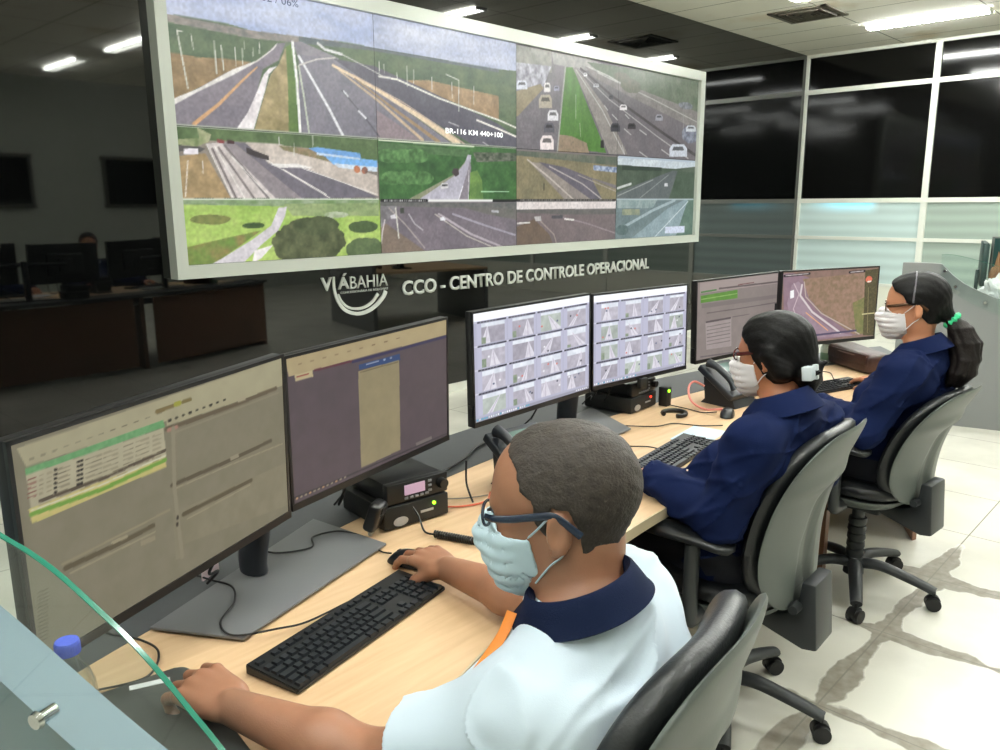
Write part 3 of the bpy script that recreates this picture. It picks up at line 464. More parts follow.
'M1':[('P',[(-.2886,.3316),(.3686,.2181),(.3136,-.6396),(-.3607,-.1855)],(122,117,96),(128,122,102),6,1),('P',[(-.2961,.1727),(.3093,.1797),(.3049,.1172),(-.019,.1229),(-.018,.1326),(-.2856,.14)],(164,158,128),(156,150,122),5,1),('P',[(-.2873,.1273),(-.0267,.1215),(-.0251,.0662),(-.2869,.074)],(172,165,138),(164,158,132),8,1),('P',[(-.2875,.1372),(-.0258,.1366),(-.0228,.1222),(-.2873,.1273)],(112,160,108),(96,146,96),30,1),('L',[(-.2705,.0793),(-.1585,.0746),(-.0275,.079)],.0061,(84,74,60)),('P',[(-.2905,.0735),(-.0274,.0657),(-.027,.0475),(-.2877,.0489)],(182,176,108),(196,178,116),20,2),('L',[(-.2867,.0638),(-.1608,.0561),(-.0279,.0611)],.0076,(112,152,66)),('L',[(-.2859,.0696),(-.1598,.0646),(-.027,.0692)],.0029,(200,198,170)),('L',[(-.0377,.1556),(-.0003,.1562)],.0081,(118,104,68)),('L',[(.0051,.1572),(.0152,.157)],.009,(150,150,60)),('L',[(.023,.1567),(.0414,.1569)],.0072,(116,104,66)),('L',[(-.0196,.1171),(.1519,.1145),(.2829,.1169)],.009,(98,87,68)),('L',[(-.0162,.1137),(.0037,.1139)],.0072,(160,120,104)),('L',[(-.0057,.1046),(.1511,.1048),(.2908,.1051)],.0022,(142,134,110)),('P',[(.1641,.1245),(.1871,.1253),(.1884,.117),(.1653,.1163)],(160,152,126)),('L',[(-.0182,.0077),(.1329,.0039),(.2585,.005)],.0083,(88,80,62)),('L',[(-.016,-.0012),(.132,-.0059),(.2957,-.014)],.0029,(146,138,112)),('P',[(.1335,.0104),(.1581,.0104),(.1593,.0018),(.1346,.002)],(142,134,112)),('P',[(-.0215,-.0459),(.306,-.0619),(.3102,-.0671),(.3082,-.1655),(-.0011,-.1187),(-.0052,-.143),(-.0235,-.1408)],(134,128,106),(126,120,98),6,2),('L',[(.0034,-.0593),(.1906,-.0612)],.009,(90,82,62)),('L',[(.0118,-.0724),(.1869,-.0698)],.0029,(146,138,112)),('L',[(-.243,-.0478),(-.1545,-.0518),(-.0676,-.0514)],.0094,(92,84,64)),('L',[(-.2359,-.0602),(-.0654,-.0647)],.0036,(146,138,112)),('L',[(-.1536,-.0446),(-.1258,-.0465)],.0063,(150,142,116)),('L',[(-.2476,-.039),(-.0283,-.0369)],.004,(140,132,106)),('L',[(-.0048,.114),(-.0127,.0007),(-.0101,-.0888),(-.0075,-.1419)],.009,(136,130,108)),('L',[(-.0109,-.0578),(-.0113,-.0615)],.0054,(60,54,44)),('L',[(-.0131,-.0709),(-.0135,-.0746)],.0054,(60,54,44)),('P',[(-.0985,-.0683),(-.066,-.0706),(-.0649,-.0804),(-.0974,-.0779)],(140,132,108)),('L',[(-.2854,.1187),(-.2721,.1183)],.0018,(120,70,64)),('L',[(-.2668,.1182),(-.2616,.1181)],.0018,(130,120,96)),('L',[(-.2546,.1179),(-.2466,.1178)],.0018,(140,130,104)),('L',[(-.2356,.1175),(-.2155,.117)],.0018,(112,104,84)),('L',[(-.187,.1164),(-.1567,.1157)],.0018,(120,112,90)),('L',[(-.1536,.1156),(-.1249,.1149)],.0018,(130,122,98)),('L',[(-.1138,.1147),(-.0937,.1142)],.0018,(126,118,96)),('L',[(-.0882,.1141),(-.0603,.1134)],.0018,(130,122,98)),('L',[(-.0517,.1132),(-.0328,.1128)],.0018,(132,124,100)),('L',[(-.2409,.1191),(-.2388,.1189)],.004,(38,34,30)),('L',[(-.2015,.1182),(-.1992,.118)],.004,(38,34,30)),('L',[(-.1951,.1181),(-.1928,.1178)],.004,(38,34,30)),('L',[(-.2864,.1118),(-.273,.1114)],.0018,(120,70,64)),('L',[(-.2678,.1112),(-.2625,.1111)],.0018,(130,120,96)),('L',[(-.2556,.1109),(-.2475,.1107)],.0018,(140,130,104)),('L',[(-.2366,.1103),(-.2164,.1098)],.0018,(112,104,84)),('L',[(-.188,.1089),(-.1576,.1081)],.0018,(120,112,90)),('L',[(-.1545,.108),(-.1258,.1072)],.0018,(130,122,98)),('L',[(-.1147,.1068),(-.0946,.1063)],.0018,(126,118,96)),('L',[(-.0892,.1061),(-.0612,.1053)],.0018,(130,122,98)),('L',[(-.0526,.1051),(-.0337,.1045)],.0018,(132,124,100)),('L',[(-.2419,.112),(-.2397,.1117)],.004,(38,34,30)),('L',[(-.2024,.1109),(-.2001,.1106)],.004,(38,34,30)),('L',[(-.196,.1107),(-.1937,.1105)],.004,(38,34,30)),('L',[(-.2873,.1049),(-.2739,.1044)],.0018,(120,70,64)),('L',[(-.2687,.1043),(-.2634,.1041)],.0018,(130,120,96)),('L',[(-.2565,.1038),(-.2484,.1036)],.0018,(140,130,104)),('L',[(-.2375,.1032),(-.2174,.1025)],.0018,(112,104,84)),('L',[(-.1889,.1015),(-.1585,.1005)],.0018,(120,112,90)),('L',[(-.1554,.1004),(-.1268,.0994)],.0018,(130,122,98)),('L',[(-.1156,.099),(-.0955,.0983)],.0018,(126,118,96)),('L',[(-.0901,.0981),(-.0621,.0971)],.0018,(130,122,98)),('L',[(-.0535,.0969),(-.0346,.0962)],.0018,(132,124,100)),('L',[(-.2428,.1048),(-.2406,.1046)],.004,(38,34,30)),('L',[(-.2034,.1035),(-.2011,.1033)],.004,(38,34,30)),('L',[(-.197,.1033),(-.1946,.1031)],.004,(38,34,30)),('L',[(-.2882,.098),(-.2749,.0975)],.0018,(120,70,64)),('L',[(-.2696,.0972),(-.2644,.097)],.0018,(130,120,96)),('L',[(-.2575,.0968),(-.2494,.0964)],.0018,(140,130,104)),('L',[(-.2384,.096),(-.2183,.0952)],.0018,(112,104,84)),('L',[(-.1898,.0941),(-.1595,.0928)],.0018,(120,112,90)),('L',[(-.1564,.0927),(-.1277,.0916)],.0018,(130,122,98)),('L',[(-.1165,.0911),(-.0964,.0903)],.0018,(126,118,96)),('L',[(-.091,.0901),(-.063,.089)],.0018,(130,122,98)),('L',[(-.0544,.0886),(-.0355,.0879)],.0018,(132,124,100)),('L',[(-.2437,.0977),(-.2416,.0974)],.004,(38,34,30)),('L',[(-.2043,.0962),(-.202,.0959)],.004,(38,34,30)),('L',[(-.1979,.0959),(-.1956,.0956)],.004,(38,34,30)),('L',[(-.2892,.0911),(-.2758,.0905)],.0018,(120,70,64)),('L',[(-.2706,.0902),(-.2653,.09)],.0018,(130,120,96)),('L',[(-.2584,.0897),(-.2503,.0893)],.0018,(140,130,104)),('L',[(-.2394,.0888),(-.2192,.0879)],.0018,(112,104,84)),('L',[(-.1908,.0866),(-.1604,.0852)],.0018,(120,112,90)),('L',[(-.1573,.0851),(-.1286,.0838)],.0018,(130,122,98)),('L',[(-.1175,.0832),(-.0974,.0823)],.0018,(126,118,96)),('L',[(-.0919,.0821),(-.0639,.0808)],.0018,(130,122,98)),('L',[(-.0554,.0804),(-.0364,.0795)],.0018,(132,124,100)),('L',[(-.2447,.0905),(-.2425,.0903)],.004,(38,34,30)),('L',[(-.2052,.0888),(-.2029,.0885)],.004,(38,34,30)),('L',[(-.1988,.0885),(-.1965,.0882)],.004,(38,34,30)),('L',[(-.1917,.0791),(-.1613,.0776)],.0018,(120,112,90)),('L',[(-.1582,.0774),(-.1295,.0759)],.0018,(130,122,98)),('L',[(-.1184,.0754),(-.0983,.0743)],.0018,(126,118,96)),('L',[(-.0928,.074),(-.0649,.0726)],.0018,(130,122,98)),('L',[(-.0563,.0722),(-.0373,.0712)],.0018,(132,124,100)),('L',[(-.2456,.0834),(-.2435,.0831)],.004,(38,34,30)),('L',[(-.2062,.0814),(-.2039,.0811)],.004,(38,34,30)),('L',[(-.1998,.0811),(-.1974,.0808)],.004,(38,34,30)),('L',[(-.0129,.1312),(-.0091,.1313)],.0054,(50,46,38)),('L',[(.0032,.1313),(.0071,.1315)],.0036,(50,46,38)),('L',[(.0196,.1315),(.0236,.1316)],.0036,(50,46,38)),('L',[(.0364,.1316),(.0405,.1318)],.0054,(50,46,38)),('L',[(.0535,.1318),(.0577,.1319)],.0036,(50,46,38)),('L',[(.0711,.132),(.0753,.1321)],.0036,(50,46,38)),('L',[(.089,.1321),(.0933,.1323)],.0054,(50,46,38)),('L',[(.1073,.1323),(.1117,.1324)],.0036,(50,46,38)),('L',[(.126,.1325),(.1306,.1326)],.0036,(50,46,38)),('L',[(-.2792,.1492),(-.272,.1493)],.0016,(110,104,84)),('L',[(-.2606,.1493),(-.2531,.1494)],.0016,(110,104,84)),('L',[(-.2413,.1494),(-.2337,.1495)],.0016,(110,104,84)),('L',[(-.2215,.1495),(-.2136,.1496)],.0016,(110,104,84)),('L',[(-.201,.1497),(-.1929,.1498)],.0016,(110,104,84)),('L',[(-.1799,.1498),(-.1715,.1499)],.0016,(110,104,84)),('L',[(-.1581,.1499),(-.1494,.15)],.0016,(110,104,84)),('L',[(-.1356,.1501),(-.1266,.1502)],.0016,(110,104,84)),('L',[(-.1123,.1502),(-.103,.1503)],.0016,(110,104,84)),('L',[(-.0882,.1504),(-.0786,.1505)],.0016,(110,104,84)),('L',[(-.0633,.1505),(-.0534,.1506)],.0016,(110,104,84)),('L',[(-.0375,.1507),(-.0272,.1508)],.0016,(110,104,84)),('L',[(-.2922,-.0652),(-.2762,-.0665)],.0022,(98,92,74)),('L',[(-.293,-.0712),(-.277,-.0726)],.0022,(98,92,74)),('L',[(-.2938,-.0773),(-.2779,-.0788)],.0022,(98,92,74)),('L',[(-.2946,-.0834),(-.2787,-.0849)],.0022,(98,92,74)),('L',[(-.2955,-.0894),(-.2795,-.0911)],.0022,(98,92,74)),('L',[(-.2963,-.0955),(-.2803,-.0973)],.0022,(98,92,74)),('L',[(-.2971,-.1016),(-.2811,-.1034)],.0022,(98,92,74)),('L',[(-.2979,-.1077),(-.2819,-.1096)],.0022,(98,92,74)),('L',[(-.2987,-.1138),(-.2827,-.1158)],.0022,(98,92,74)),('L',[(-.2995,-.12),(-.2836,-.122)],.0022,(98,92,74)),('L',[(-.3004,-.1261),(-.2844,-.1282)],.0022,(98,92,74)),('L',[(-.3012,-.1322),(-.2852,-.1344)],.0022,(98,92,74)),('L',[(-.302,-.1384),(-.286,-.1407)],.0022,(98,92,74)),('L',[(-.3028,-.1445),(-.2869,-.1469)],.0022,(98,92,74))],
'M2':[('P',[(-.3296,.305),(.3701,.2182),(.3644,-.4858),(-.3702,-.1995)],(86,76,79),(92,80,84),5,1),('P',[(-.3078,.1841),(.3168,.1854),(.3161,.1339),(-.219,.1367),(-.2993,.1371)],(176,160,122),(168,152,116),5,1),('P',[(-.282,.1373),(-.226,.1362),(-.2245,.1203),(-.2799,.1204)],(184,170,132)),('L',[(-.275,.1308),(-.2385,.131)],.003,(140,60,56)),('L',[(-.2191,.1348),(-.0891,.1323)],.0055,(96,52,62)),('L',[(-.0892,.1295),(.316,.1283)],.0075,(58,54,84)),('P',[(-.068,.1172),(.0932,.1171),(.0948,.0975),(-.0666,.1044)],(52,74,116)),('L',[(-.0397,.1131),(.0076,.1126)],.003,(150,160,180)),('L',[(.0281,.1123),(.0325,.1122)],.005,(150,170,200)),('L',[(.0546,.1117),(.059,.1116)],.005,(130,140,160)),('P',[(-.0708,.101),(.0903,.0998),(.0867,-.1606),(-.0723,-.1633)],(150,138,106),(140,130,100),5,2),('L',[(-.063,.0967),(.0844,.095)],.003,(110,100,76)),('L',[(-.3095,-.1642),(-.1356,-.1683),(.3119,-.1747)],.005,(66,60,62)),('P',[(.1535,-.1611),(.2279,-.1612),(.2303,-.1702),(.1583,-.1706)],(120,112,108)),('L',[(-.2687,.1599),(-.2586,.1599)],.0022,(120,100,76)),('L',[(-.2305,.16),(-.22,.1599)],.0022,(120,100,76)),('L',[(-.1908,.16),(-.18,.16)],.0022,(120,100,76)),('L',[(-.1497,.16),(-.1385,.16)],.0022,(120,100,76)),('L',[(-.107,.1601),(-.0954,.1601)],.0022,(120,100,76)),('L',[(-.0627,.1601),(-.0506,.1601)],.0022,(120,100,76)),('L',[(-.0166,.1602),(-.0041,.1602)],.0022,(120,100,76)),('L',[(.0313,.1602),(.0444,.1602)],.0022,(120,100,76)),('L',[(.0811,.1603),(.0948,.1603)],.0022,(120,100,76)),('L',[(-.2971,-.1687),(-.2936,-.1686)],.0045,(190,150,110)),('L',[(-.2832,-.1688),(-.2797,-.1687)],.0045,(150,140,120)),('L',[(-.2692,-.1688),(-.2657,-.1687)],.0045,(150,140,120)),('L',[(-.255,-.1689),(-.2515,-.1687)],.0045,(190,150,110)),('L',[(-.2407,-.1689),(-.237,-.1688)],.0045,(150,140,120)),('L',[(-.2261,-.169),(-.2224,-.1688)],.0045,(150,140,120)),('L',[(-.2114,-.169),(-.2076,-.1689)],.0045,(190,150,110)),('L',[(-.1964,-.169),(-.1927,-.1689)],.0045,(150,140,120)),('L',[(-.1813,-.1691),(-.1775,-.169)],.0045,(150,140,120)),('L',[(-.166,-.1691),(-.1621,-.169)],.0045,(190,150,110)),('L',[(-.1504,-.1692),(-.1465,-.1691)],.0045,(150,140,120)),('L',[(-.1347,-.1692),(-.1307,-.1691)],.0045,(150,140,120))],
'M5':[('P',[(-.41,.2946),(.374,.2499),(.4189,-.3593),(-.3978,-.2344)],(146,134,130),(138,128,124),5,1),('P',[(-.2883,.1775),(.3126,.1823),(.3163,.1282),(-.2868,.1285)],(166,152,148)),('L',[(-.2786,.1333),(-.1758,.1357)],.0063,(70,130,60)),('L',[(-.154,.1395),(.2954,.1358)],.0081,(104,92,92)),('L',[(-.0195,.1456),(.0975,.148)],.0036,(110,60,60)),('P',[(-.2823,.1172),(-.023,.1231),(-.0211,.083),(-.2813,.0843)],(104,150,66),(90,140,56),8,1),('L',[(-.2775,.1004),(-.0267,.1049)],.0036,(150,186,110)),('P',[(-.2768,.0784),(.2997,.0725),(.3061,.0538),(-.272,.0587)],(128,118,116)),('L',[(-.237,.0331),(.0092,.0313),(.3075,.0325)],.0045,(104,94,94)),('P',[(-.2464,-.0077),(-.0629,-.0046),(-.0566,-.1443),(-.2356,-.1383)],(168,156,154),(160,148,146),9,1),('L',[(-.2399,-.0084),(-.0696,-.0068)],.009,(92,82,84)),('L',[(-.2349,-.0313),(-.0709,-.0296)],.0036,(120,110,110)),('L',[(-.2343,-.0482),(-.0701,-.047)],.0036,(120,110,110)),('L',[(-.2337,-.0651),(-.0694,-.0644)],.0036,(120,110,110)),('L',[(-.2332,-.0821),(-.0686,-.0818)],.0036,(120,110,110)),('L',[(-.2326,-.099),(-.0678,-.0993)],.0036,(120,110,110)),('L',[(-.232,-.1161),(-.067,-.1168)],.0036,(120,110,110)),('L',[(-.0538,-.0042),(.07,-.0039)],.0036,(110,100,100)),('L',[(-.2735,-.1671),(.2919,-.1922)],.0068,(110,102,104))],
'M6':[('P',[(-.3804,.2769),(.3677,.2538),(.4305,-.2973),(-.3462,-.2303)],(134,108,98),(118,98,88),8,2),('P',[(-.3049,.174),(-.2444,.1744),(-.1462,.1481),(-.0937,-.0121),(.2072,-.1644),(-.2756,-.1813)],(136,112,122),(124,102,114),7,2),('P',[(-.2496,.1159),(-.2106,.1318),(-.1821,.1127),(-.193,.0537),(-.111,-.0414),(.0164,-.1237),(.1655,-.1692),(-.2196,-.1553),(-.2717,.0284)],(150,130,140),(136,116,128),7,3),('P',[(-.1845,.1424),(.2166,.1553),(.2385,-.1587),(.1647,-.1612),(-.0309,-.0465),(-.1376,.0432)],(150,120,104),(122,104,82),10,4),('P',[(.1484,.0042),(.2295,.0308),(.2453,-.1624),(.1859,-.1628)],(104,110,66),(130,120,80),14,4),('L',[(-.2367,.1227),(-.2019,.0691),(-.231,-.0038),(-.163,-.1291)],.0048,(190,172,176)),('L',[(-.186,.1129),(-.1935,.0612),(-.1123,-.0262),(.0801,-.1471)],.0106,(196,186,186)),('L',[(-.1736,.1271),(-.1579,.0518),(-.0517,-.0376),(.207,-.1628)],.0058,(176,160,150)),('L',[(-.1516,-.0267),(-.0035,-.1285)],.0043,(216,160,110)),('P',[(-.2569,.0868),(-.2344,.0915),(-.2314,.0529),(-.2541,.0482)],(236,234,236)),('P',[(.2153,.1676),(.3034,.1734),(.3069,-.1766),(.2334,-.1711)],(68,64,44),(92,84,56),26,2),('B',(.2455,.1201),(.022,.017),(210,120,90),(190,90,70)),('L',[(.2383,.108),(.2592,.1102)],.0067,(220,220,210)),('L',[(.2177,-.0593),(.2985,-.0581)],.0053,(196,186,140)),('L',[(.2458,.0767),(.2622,-.1605)],.0038,(130,120,84)),('L',[(-.2965,.162),(-.1438,.1673)],.0115,(44,38,40)),('L',[(-.2891,.1632),(-.1516,.1676)],.0038,(190,180,180)),('L',[(.1122,.1626),(.2114,.1647)],.0115,(44,38,40)),('L',[(.1204,.1623),(.203,.165)],.0038,(200,190,190)),('L',[(-.1221,-.1475),(.1838,-.1421)],.0096,(74,66,90))],
}
# ------------------------------------------------------------------ painting from the PAINT lists
def run_ops(cv, ops, k=1.0):
    for o in ops:
        if o[0] == 'P':
            a = list(o[2:]); col = a[0]; col2 = a[1] if len(a) > 1 else None; sc = (a[2] if len(a) > 2 else 10) * k
            cv.poly(o[1], col, col2, sc, a[3] if len(a) > 3 else 0, a[4] if len(a) > 4 else 1.0)
        elif o[0] == 'L': cv.line(o[1], o[2], o[3], o[4] if len(o) > 4 else None)
        elif o[0] == 'B': cv.blob(o[1][0], o[1][1], o[2][0], o[2][1], o[3], o[4] if len(o) > 4 else None, (o[5] if len(o) > 5 else 18) * k)

# ------------------------------------------------------------------ video wall
M_vw = emis_mat('video_wall_screen', 1.1, .3, .3)
M_frame = mat('silver_frame', rgb(196, 200, 192), rough=.38, metal=.15)
VY = WY - .08
t = thing('video_wall', 'huge white framed video wall of road camera views on the black glass wall', 'video wall', (5.32, WY, 1.12))
bm = bm_new(); x0, x1, z0, z1 = 2.221, 8.432, 1.122, 2.980; ix0, ix1, iz0, iz1 = 2.293, 8.340, 1.204, 2.880
for (a, b, c, d) in ((x0, x1, z0, iz0), (x0, x1, iz1, z1), (x0, ix0, iz0, iz1), (ix1, x1, iz0, iz1)):
    add_box(bm, ((a + b) / 2 - 5.32, -.05, (c + d) / 2 - 1.12), (b - a, .1, d - c))
mesh_obj('frame', bm, M_frame, t)
obox('backing', (-.003, -.03, 2.042 - 1.12), (ix1 - ix0, .06, iz1 - iz0), mat('screen_backing', rgb(12, 12, 13), rough=.6), t)
VIEWR = [('A', 2.2, 5.322, 2.030, 3.0), ('B', 5.322, 8.5, 2.018, 3.0), ('C', 2.2, 3.815, 1.600, 2.030), ('D', 2.2, 3.815, 1.1, 1.600),
         ('E', 3.815, 5.322, 1.588, 2.030), ('F', 3.815, 5.322, 1.1, 1.588), ('G', 5.322, 6.815, 1.592, 2.018), ('I', 5.322, 6.815, 1.1, 1.592),
         ('H', 6.815, 8.5, 1.60, 2.018), ('J', 6.815, 8.5, 1.1, 1.60)]
XS = [ix0, 3.812, 5.320, 6.815, ix1]; ZS = [iz0, 2.030, iz1]
for i in range(4):
    for j in range(2):
        xa, xb, za, zb = XS[i] + .002, XS[i + 1] - .002, ZS[j] + .002, ZS[j + 1] - .002
        xc, zc = (xa + xb) / 2, (za + zb) / 2
        def paint(X, Z, xc=xc, zc=zc):
            X = X + xc; Z = Z + zc; out = np.zeros(X.shape + (3,))
            for nm, a, b, c, d in VIEWR:
                mk = (X >= a) & (X < b) & (Z >= c) & (Z < d)
                if not mk.any(): continue
                cv = Canvas(X[mk], Z[mk]); run_ops(cv, PAINT[nm])
                g = fbm(X[mk] * 60, Z[mk] * 60, 77, 2)[:, None]
                lum = cv.C.mean(-1, keepdims=True); cc = lum + (cv.C - lum) * (.72 if nm in 'DE' else .9)
                out[mk] = cc * (.90 + .20 * g)
            cv = Canvas(X, Z); cv.C = out
            # thin caption strips between the stacked views
            cv.line([(2.3, 2.032), (5.32, 2.032)], .012, (168, 176, 158)); cv.line([(5.33, 2.016), (6.8, 2.016)], .010, (120, 112, 108)); cv.line([(6.85, 2.014), (8.33, 2.014)], .02, (170, 184, 194))
            cv.line([(2.3, 1.602), (3.8, 1.602)], .010, (206, 214, 196)); cv.line([(3.83, 2.026), (4.8, 2.022)], .016, (206, 214, 190))
            cv.line([(3.83, 1.592), (4.28, 1.592)], .022, (30, 30, 30)); cv.line([(4.30, 1.590), (5.02, 1.590)], .020, (226, 226, 222)); cv.line([(5.03, 1.590), (5.31, 1.590)], .024, (30, 30, 30))
            cv.line([(5.33, 1.594), (6.8, 1.594)], .022, (40, 38, 36)); cv.line([(6.83, 1.600), (8.33, 1.600)], .012, (176, 190, 194))
            for q in range(44):
                xx = 3.85 + q * .0095 if q < 44 else 0
                if q % 5: cv.line([(xx, 1.586), (xx, 1.597)], .005, (190, 190, 190))
            for q in range(120):
                xx = 5.36 + q * .0118
                if q % 7: cv.line([(xx, 1.589), (xx, 1.599)], .005, (170, 165, 160))
            for q in range(90):
                xx = 2.32 + q * .0163
                if (q // 4) % 3: cv.line([(xx, 1.607), (xx + .006, 1.607)], .006, (110, 120, 100))
            return cv.C
        d = screen_mesh('display', 230, 128, xb - xa, zb - za, paint, M_vw, t, (xc - 5.32, -.066, zc - 1.12))
M_cap = mat('caption_white', rgb(235, 235, 235), emit=rgb(225, 228, 232), estr=.8)
text_mesh('caption', 'BR-116 KM 440+100', M_cap, .66, .042, t, bold=.02, extrude=0, loc=(4.49 - 5.32, -.069, 2.108 - 1.12))
text_mesh('caption', '02 / 06%', mat('caption_dark', rgb(40, 50, 80), emit=rgb(60, 70, 100), estr=.6), .27, .045, t, extrude=0, loc=(2.93 - 5.32, -.069, 2.822 - 1.12))

# ------------------------------------------------------------------ lettering on the black wall
M_letter = mat('brushed_letter', rgb(196, 200, 194), rough=.4, metal=.1)
t = thing('wall_lettering', 'silver block letters reading CCO - CENTRO DE CONTROLE OPERACIONAL below the video wall', 'lettering', (4.05, WY, .862))
text_mesh('lettering', 'CCO - CENTRO DE CONTROLE OPERACIONAL', M_letter, 3.49, .116, t, bold=.022, extrude=.012, loc=(0, -.002, 0))
t = thing('wall_logo', 'silver VIÁBAHIA logo with a double arc under it on the black wall', 'logo', (3.30, WY, .76))
def lp(x, z): return (x - 3.30, z - .76)
text_mesh('lettering', 'V', M_letter, .095, .097, t, bold=.03, extrude=.01, loc=(lp(3.302, 0)[0], -.002, lp(0, .957)[1]))
text_mesh('lettering', 'A', M_letter, .100, .090, t, bold=.025, extrude=.01, loc=(lp(3.447, 0)[0], -.002, lp(0, .960)[1]))
bm = bm_new(); add_prism(bm, [lp(3.492, 1.056), lp(3.510, 1.056), lp(3.528, 1.074), lp(3.506, 1.074)], .002, .012, M=Matrix.Rotation(PI / 2, 4, 'X')); mesh_obj('accent', bm, M_letter, t)
text_mesh('lettering', 'BAHIA', M_letter, .350, .092, t, bold=-.004, extrude=.01, loc=(lp(3.556, 0)[0], -.002, lp(0, .955)[1]))
text_mesh('caption', 'CONCESSIONÁRIA DE RODOVIAS', M_letter, .44, .020, t, extrude=.004, loc=(lp(3.47, 0)[0], -.002, lp(0, .925)[1]))
def arc_band(name, P, w0, w1):
    P = smooth_path([(p[0], p[1], 0) for p in P], 8); n = len(P); A = []; B = []
    for i, p in enumerate(P):
        d = (P[min(i + 1, n - 1)] - P[max(i - 1, 0)]).normalized(); q = Vector((-d.y, d.x, 0)); w = (w0 + (w1 - w0) * i / (n - 1)) / 2
        a, b = p + q * w, p - q * w; A.append(lp(a.x, a.y)); B.append(lp(b.x, b.y))
    bm = bm_new(); R = Matrix.Rotation(PI / 2, 4, 'X')
    va = [[bm.verts.new((q[0], q[1], z)) for q in A] for z in (.002, .012)]; vb = [[bm.verts.new((q[0], q[1], z)) for q in B] for z in (.002, .012)]
    for i in range(n - 1):
        bm.faces.new((va[1][i], va[1][i + 1], vb[1][i + 1], vb[1][i])); bm.faces.new((va[0][i], vb[0][i], vb[0][i + 1], va[0][i + 1]))
        bm.faces.new((va[0][i], va[0][i + 1], va[1][i + 1], va[1][i])); bm.faces.new((vb[0][i], vb[1][i], vb[1][i + 1], vb[0][i + 1]))
    bmesh.ops.transform(bm, matrix=R, verts=bm.verts[:]); return mesh_obj(name, bm, M_letter, t)
arc_band('arc', [(3.413, 1.055), (3.414, .965), (3.44, .88), (3.50, .806), (3.60, .768), (3.70, .775), (3.79, .815), (3.86, .873), (3.885, .915)], .019, .034)
arc_band('arc', [(3.445, .925), (3.475, .868), (3.53, .822), (3.61, .804), (3.69, .812), (3.76, .848), (3.81, .90)], .014, .024)

# ------------------------------------------------------------------ the long curved desk
M_wood = bpy.data.materials.new('pale_maple_laminate'); M_wood.use_nodes = True
nt = M_wood.node_tree; N = nt.nodes; L = nt.links; tc = N.new('ShaderNodeTexCoord'); mp = N.new('ShaderNodeMapping'); mp.inputs['Scale'].default_value = (.9, 9, 9); mp.inputs['Rotation'].default_value = (0, 0, .15)
n = N.new('ShaderNodeTexNoise'); n.inputs['Scale'].default_value = 5; n.inputs['Detail'].default_value = 6; n.inputs['Distortion'].default_value = .4
r = N.new('ShaderNodeValToRGB'); r.color_ramp.elements[0].position = .3; r.color_ramp.elements[0].color = rgb(200, 166, 128); r.color_ramp.elements[1].position = .72; r.color_ramp.elements[1].color = rgb(216, 185, 148)
L.new(tc.outputs['Object'], mp.inputs[0]); L.new(mp.outputs[0], n.inputs['Vector']); L.new(n.outputs['Fac'], r.inputs['Fac']); L.new(r.outputs[0], N['Principled BSDF'].inputs['Base Color']); N['Principled BSDF'].inputs['Roughness'].default_value = .38
M_edge = mat('desk_edge_band', rgb(196, 180, 150), rough=.5)
M_ledge = mat('dark_grey_laminate', rgb(66, 68, 70), rough=.5, var=.06, vscale=40)
M_fascia = mat('brown_modesty_panel', rgb(120, 84, 62), rough=.45, var=.15, vscale=4)
M_panelgrey = mat('grey_panel_laminate', rgb(124, 126, 126), rough=.5, bump=.05, bscale=120)
M_panelblue = mat('blue_grey_panel_laminate', rgb(104, 122, 134), rough=.42, bump=.05, bscale=120)
M_steel = mat('polished_steel', rgb(190, 192, 190), rough=.15, metal=1.0)
PX0, PY0, PA = .1758, 1.2064, math.radians(112)
PD = (math.cos(PA), math.sin(PA)); PN = (math.sin(PA), -math.cos(PA)) # along the end panel, and its normal towards the desk
def arcy(cx, cy, R): return lambda x: cy + math.sqrt(R * R - (x - cx) ** 2)
f_front = lambda x: arcy(1.986, -2.617, 3.721)(x) if x < 1.986 else 1.104 - .032 * (x - 1.986) ** 2; f_wood = arcy(2.401, -4.288, 6.068); f_far = arcy(2.404, -3.712, 5.789)
def left_x(fn):
    a, b = -.5, 1.2
    for _ in range(60):
        m_ = (a + b) / 2; X = PX0 + PN[0] * .08 + PD[0] * ((m_ - PY0 - PN[1] * .08) / PD[1])  # x of the panel's inner face at y = m_
        if fn(max(X, -1.6)) > m_: a = m_
        else: b = m_
    return X
def band(fa, fb, xa, xb, za, zb, m, name, parent, n=70, wob=0):
    la, ra = xa; lb, rb = xb; bm = bm_new(); top = []; bot = []
    for i in range(n + 1):
        u = i / n; x = la + (ra - la) * u; y = fa(x); X = lb + (rb - lb) * u; Y = fb(X)
        top.append((bm.verts.new((x, y, zb)), bm.verts.new((X, Y, zb)))); bot.append((bm.verts.new((x, y, za)), bm.verts.new((X, Y, za))))
    for i in range(n):
        bm.faces.new((top[i][0], top[i + 1][0], top[i + 1][1], top[i][1])); bm.faces.new((bot[i][0], bot[i][1], bot[i + 1][1], bot[i + 1][0]))
        bm.faces.new((top[i][0], bot[i][0], bot[i + 1][0], top[i + 1][0])); bm.faces.new((top[i][1], top[i + 1][1], bot[i + 1][1], bot[i][1]))
    bm.faces.new((top[0][0], top[0][1], bot[0][1], bot[0][0])); bm.faces.new((top[n][0], bot[n][0], bot[n][1], top[n][1]))
    return mesh_obj(name, bm, m, parent)
desk = thing('console_desk', 'long curved pale wood console desk with dark grey rear ledge under the monitors', 'desk', (0, 0, 0))
lf, lw, lr = left_x(f_front), left_x(f_wood), left_x(f_far)
XRF, XRW, XRR = 3.95, 4.62, 4.85
band(f_front, f_wood, (lf, XRF), (lw, XRW), .712, .74, M_wood, 'worktop', desk)
off = lambda f, d: (lambda x: f(x) + d)
band(off(f_front, -.004), f_front, (lf, XRF), (lf, XRF), .709, .7395, M_edge, 'edge_band', desk)
